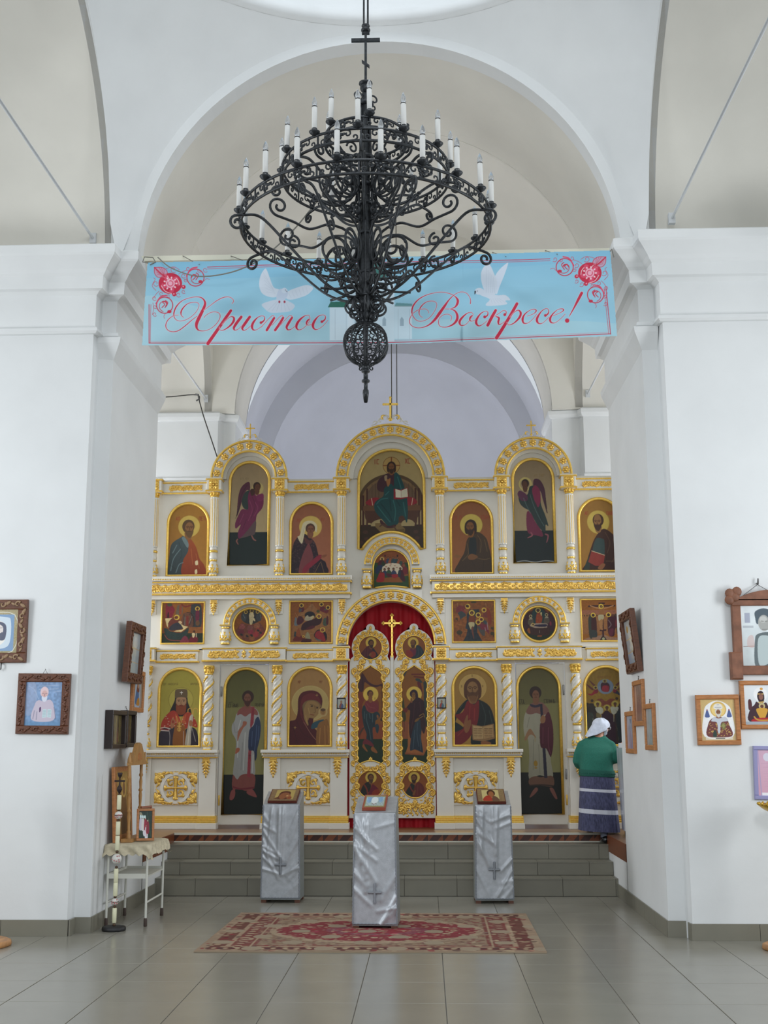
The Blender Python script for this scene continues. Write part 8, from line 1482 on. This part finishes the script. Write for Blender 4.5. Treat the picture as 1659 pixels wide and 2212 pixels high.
# face: nose, eyes, mouth, ear, turned right and away
hc = Vector((PX + .088, PY + .165, 1.738)); fd = Vector((.86, .48, -.18)).normalized(); fs = fd.cross(Vector((0, 0, 1))).normalized(); fu = fs.cross(fd)
m = MB(); m.ball(tuple(hc + fd * .082 - fu * .012), .016, 8, 6, 0, (1.1, 1, 1.5)); m.ball(tuple(hc + fd * .07 - fu * .05), 1, 8, 5, 0, (.022, .022, .02)); m.ball(tuple(hc + fd * .06 + fu * .005), 1, 10, 6, 0, (.03, .04, .045))
for s_ in (-1, 1): m.ball(tuple(hc + fd * .052 + fs * s_ * .034 - fu * .02), .022, 8, 6)
mk('face', m, SKIN, wm)
m = MB(); m.ball(tuple(hc + fd * .083 - fu * .048), 1, 8, 5, 0, (.008, .017, .006)); mk('mouth', m, mat('lips', (160, 84, 78), .5), wm)
m = MB()
for s_ in (-1, 1): m.ball(tuple(hc + fd * .075 + fs * s_ * .028 + fu * .012), .0095, 8, 6)
mk('eyes', m, mat('eye', (70, 60, 54), .2), wm)
GLAS = mat('spectacle_rim', (224, 228, 230), .2, .5); gl = MB()
for s_ in (-1, 1): c = hc + fd * .095 + fs * s_ * .032 + fu * .012; gl.tube([tuple(c + fs * .024 * cos(a) + fu * .02 * sin(a)) for a in np.linspace(0, 2 * pi, 16)[:-1]], .0028, 5, True); gl.tube([tuple(c + fs * s_ * .024), tuple(hc + fs * s_ * .078 + fd * .02 + fu * .014)], .003, 5)
gl.tube([tuple(hc + fd * .098 - fs * .008 + fu * .012), tuple(hc + fd * .098 + fs * .008 + fu * .012)], .0028, 5); g = mk('spectacles', gl, GLAS, wm)
# headscarf: cap over the skull with a corner at the nape and a tied end by the cheek
SCF = mat('white_blue_scarf', (214, 222, 238), .8, noise=.10, nscale=26, bump=.2, bscale=60); m = MB()
def scarf(u, v):
    a = 2 * pi * u; t = .02 + v * 1.95; d = fd * cos(a) + fs * sin(a); front = max(0, cos(a)); back = max(0, -cos(a)); t2 = t * (1 - .42 * front * v) * (1 + .12 * back * v)
    r = .098 + .006 * sin(a * 9) * v + .004 * sin(a * 5 + 6 * v); p = hc + fu * .012 + d * (r * sin(t2) * (1 + .10 * back)) + fu * (r * 1.02 * cos(t2))
    if v > .72: p = p - fu * (v - .72) * .25 * back + d * (v - .72) * .16 * back + Vector((-.11, -.02, -.02)) * (v - .72) * 1.6 * back
    return tuple(p)
m.grid(scarf, 48, 20, flip=True); m.grid(lambda u, v: tuple(Vector(scarf(u, v)) * .985 + hc * .015), 48, 20)
sc_ = mk('headscarf', m, SCF, wm); m = MB()
k0 = hc + fd * .03 - fu * .085 + fs * .03; m.tube([tuple(hc + fs * .075 + fd * .02 - fu * .01), tuple(hc + fs * .06 + fd * .025 - fu * .06), tuple(k0)], [.016, .02, .013], 8, flat=.6); m.tube([tuple(k0), tuple(k0 + Vector((.02, 0, -.035))), tuple(k0 + Vector((.03, -.01, -.075)))], [.012, .018, .006], 8, flat=.5); m.ball(tuple(k0), .017, 8, 6); mk('scarf_tie', m, SCF, sc_)
# cardigan: loft of rounded sections with sleeves, knitted hem
def loft(m, secs, n=36, mi=0, wob=0, wn=9):
    V_ = []
    for j, (cx, cy, z, rx, ry, tx, ty) in enumerate(secs):
        for k in range(n):
            a = 2 * pi * k / n; q = 1 + wob * sin(a * wn + j * .35) * (j / len(secs)); c, s_ = cos(a), sin(a); e = .82; X = rx * q * math.copysign(abs(c) ** e, c); Y_ = ry * q * math.copysign(abs(s_) ** e, s_); V_.append((cx + X, cy + Y_, z + tx * X + ty * Y_))
    fs_ = [(j * n + k, j * n + (k + 1) % n, (j + 1) * n + (k + 1) % n, (j + 1) * n + k) for j in range(len(secs) - 1) for k in range(n)]; m.add(V_, fs_ + [tuple(range(n))[::-1], tuple((len(secs) - 1) * n + k for k in range(n))], mi, True)
m = MB()
loft(m, [(PX - .002, PY + .0, 1.215, .192, .165, -.05, .0), (PX - .002, PY - .002, 1.245, .193, .168, -.05, 0), (PX - .004, PY + .0, 1.30, .184, .16, -.04, .0), (PX, PY + .01, 1.38, .182, .158, -.02, .0), (PX + .006, PY + .03, 1.46, .185, .15, 0, .05), (PX + .014, PY + .055, 1.53, .182, .13, 0, .12), (PX + .024, PY + .085, 1.585, .158, .10, .0, .2), (PX + .038, PY + .105, 1.625, .112, .075, .02, .25), (PX + .052, PY + .12, 1.648, .07, .058, .04, .25)])
m.tube([(PX + .10, PY + .075, 1.575), (PX + .165, PY + .055, 1.53), (PX + .20, PY + .03, 1.44), (PX + .212, PY + .01, 1.375), (PX + .228, PY - .03, 1.385), (PX + .25, PY - .075, 1.46), (PX + .262, PY - .095, 1.515)], [.062, .072, .066, .062, .058, .048, .042], 14)
m.tube([(PX - .06, PY + .09, 1.575), (PX - .135, PY + .08, 1.53), (PX - .178, PY + .075, 1.44), (PX - .20, PY + .09, 1.36), (PX - .185, PY + .13, 1.33), (PX - .12, PY + .22, 1.375), (PX - .07, PY + .27, 1.41)], [.064, .074, .068, .062, .06, .05, .042], 14)
cg_ = mk('cardigan', m, KNIT, wm); rm = cg_.modifiers.new('join', 'REMESH'); rm.mode = 'VOXEL'; rm.voxel_size = .012; rm.use_smooth_shade = True; sm_ = cg_.modifiers.new('soft', 'SMOOTH'); sm_.iterations = 5
dg = bpy.context.evaluated_depsgraph_get(); me = bpy.data.meshes.new_from_object(cg_.evaluated_get(dg)); cg_.modifiers.clear(); cg_.data = me
m = MB(); loft(m, [(PX - .002, PY, 1.195, .197, .172, -.05, 0), (PX - .002, PY, 1.20, .202, .176, -.05, 0), (PX - .002, PY, 1.262, .199, .173, -.05, 0), (PX - .002, PY, 1.268, .192, .166, -.05, 0)], 60, wob=.0)
for k in range(46): a = 2 * pi * k / 46; X, Y_ = .2 * math.copysign(abs(cos(a)) ** .82, cos(a)), .174 * math.copysign(abs(sin(a)) ** .82, sin(a)); m.ball((PX + X, PY + Y_, 1.232 - .05 * X), .008, 5, 4)
mk('knitted_hem', m, mat('dark_green_knit', (34, 94, 82), .9, bump=.4, bscale=240), cg_)
# long skirt: blue grey print with two white bands
SKM = mat('printed_skirt', (74, 76, 106), .85, noise=.42, nscale=70, bump=.2, bscale=40, stretch=(1, 1, .35)); WBN = mat('white_band', (206, 208, 218), .8)
m = MB(); nz = 40; n = 96; Vs = []
for j in range(nz + 1):
    t = j / nz; z = 1.235 + (.612 - 1.235) * t; rx, ry = .188 + .035 * t, .166 + .05 * t; cx_, cy_ = PX, PY - .01 * t
    for k in range(n):
        a = 2 * pi * k / n; q = 1 + (.006 + .03 * t) * (.6 * sin(a * 13 + 1.3 * sin(a * 2)) + .4 * sin(a * 23 + t)); c, s_ = cos(a), sin(a); X = rx * q * math.copysign(abs(c) ** .85, c); Vs.append((cx_ + X, cy_ + ry * q * math.copysign(abs(s_) ** .85, s_), z - .055 * X - .01 * t))
fs_, mi_ = [], []
for j in range(nz):
    t = (j + .5) / nz; b = 1 if (.265 < t < .325 or .635 < t < .70) else 0
    m.add([], []) if 0 else None
    for k in range(n): m.f.append([j * n + k, (j + 1) * n + k, (j + 1) * n + (k + 1) % n, j * n + (k + 1) % n]); m.m.append(b); m.s.append(True)
m.v = Vs; sk = mk('skirt', m, [SKM, WBN], wm)
SOCK = mat('grey_sock', (120, 126, 140), .9); SHOE = mat('black_shoe', (20, 20, 22), .22)
for fx, fy, fz in ((PX - .07, 13.97, PZ), (PX + .04, 13.68, .478)):
    m = MB(); m.tube([(fx, fy + .005, fz + .06), (fx, fy + .01, fz + .10), (fx + .0, fy + .03, fz + .155)], [.042, .041, .044], 12); mk('sock', m, SOCK, wm)
    m = MB(); Vq = []
    for (y, w, h) in ((-.055, .022, .045), (-.045, .036, .07), (-.01, .042, .078), (.04, .042, .066), (.09, .046, .056), (.14, .046, .05), (.18, .036, .04), (.2, .018, .026)):
        Vq.append([(fx + .008 + w * cos(a), fy + y, fz + .002 + max(0, h * .55 + h * .52 * sin(a))) for a in np.linspace(0, 2 * pi, 15)[:-1]])
    m.add([p for r_ in Vq for p in r_], [(i * 14 + k, i * 14 + (k + 1) % 14, (i + 1) * 14 + (k + 1) % 14, (i + 1) * 14 + k) for i in range(7) for k in range(14)] + [tuple(range(14))[::-1], tuple(range(98, 112))], 0, True); mk('shoe', m, SHOE, wm)
# ------------------------------------------------------------------ desk under a pale cloth, with papers
DX0, DX1, DY0, DY1, DZ = 2.165, 2.56, 13.12, 13.66, 1.515
t = thing('desk', 'tall standing desk covered to the floor in glossy grey white cloth, right of the woman', 'desk', ((DX0 + DX1) / 2, (DY0 + DY1) / 2, PZ)); OIL = mat('grey_oilcloth', (188, 190, 196), .18, noise=.04, nscale=6)
def dcl(u, v):
    a = u * 4; i = int(a) % 4; f = a - int(a); cs = [(DX0, DY0), (DX1, DY0), (DX1, DY1), (DX0, DY1), (DX0, DY0)]; x, y = cs[i][0] + (cs[i + 1][0] - cs[i][0]) * f, cs[i][1] + (cs[i + 1][1] - cs[i][1]) * f
    nx, ny = [(0, -1), (1, 0), (0, 1), (-1, 0)][i]; e = .012 * sin(f * pi * 5 + i) * (1 - v) * sin(f * pi); sk_ = -.03 * v + .0; return (x + nx * (e + .005) + (sk_ if x < DX0 + .1 else 0), y + ny * (e + .005), PZ + .05 + (DZ - PZ - .05) * v)
m = MB(); m.grid(dcl, 96, 24); m.add([(DX0 - .035, DY0 - .006, DZ), (DX1 + .006, DY0 - .006, DZ), (DX1 + .006, DY1 + .006, DZ), (DX0 - .035, DY1 + .006, DZ)], [(0, 1, 2, 3)]); mk('cloth', m, OIL, t)
m = MB(); m.box(DX0 + .02, DX1 - .02, DY0 + .02, DY1 - .02, PZ, DZ - .01); mk('body', m, DARKW, t)
PAP = mat('white_paper', (228, 230, 236), .8)
m = MB(); m.box(2.14, 2.34, 13.28, 13.56, DZ + .002, DZ + .05); mk('paper_stack', m, PAP, label='stack of white papers on top of the cloth covered desk', cat='papers')
m = MB(); m.lathe([(.036, 0), (.038, .02), (.034, .11), (.036, .115), (.03, .115), (.028, .02), (0, .015)], (2.36, 13.42, DZ + .002), 14); mk('paper_cup', m, PAP, label='pale paper cup behind the papers on the desk', cat='cup')
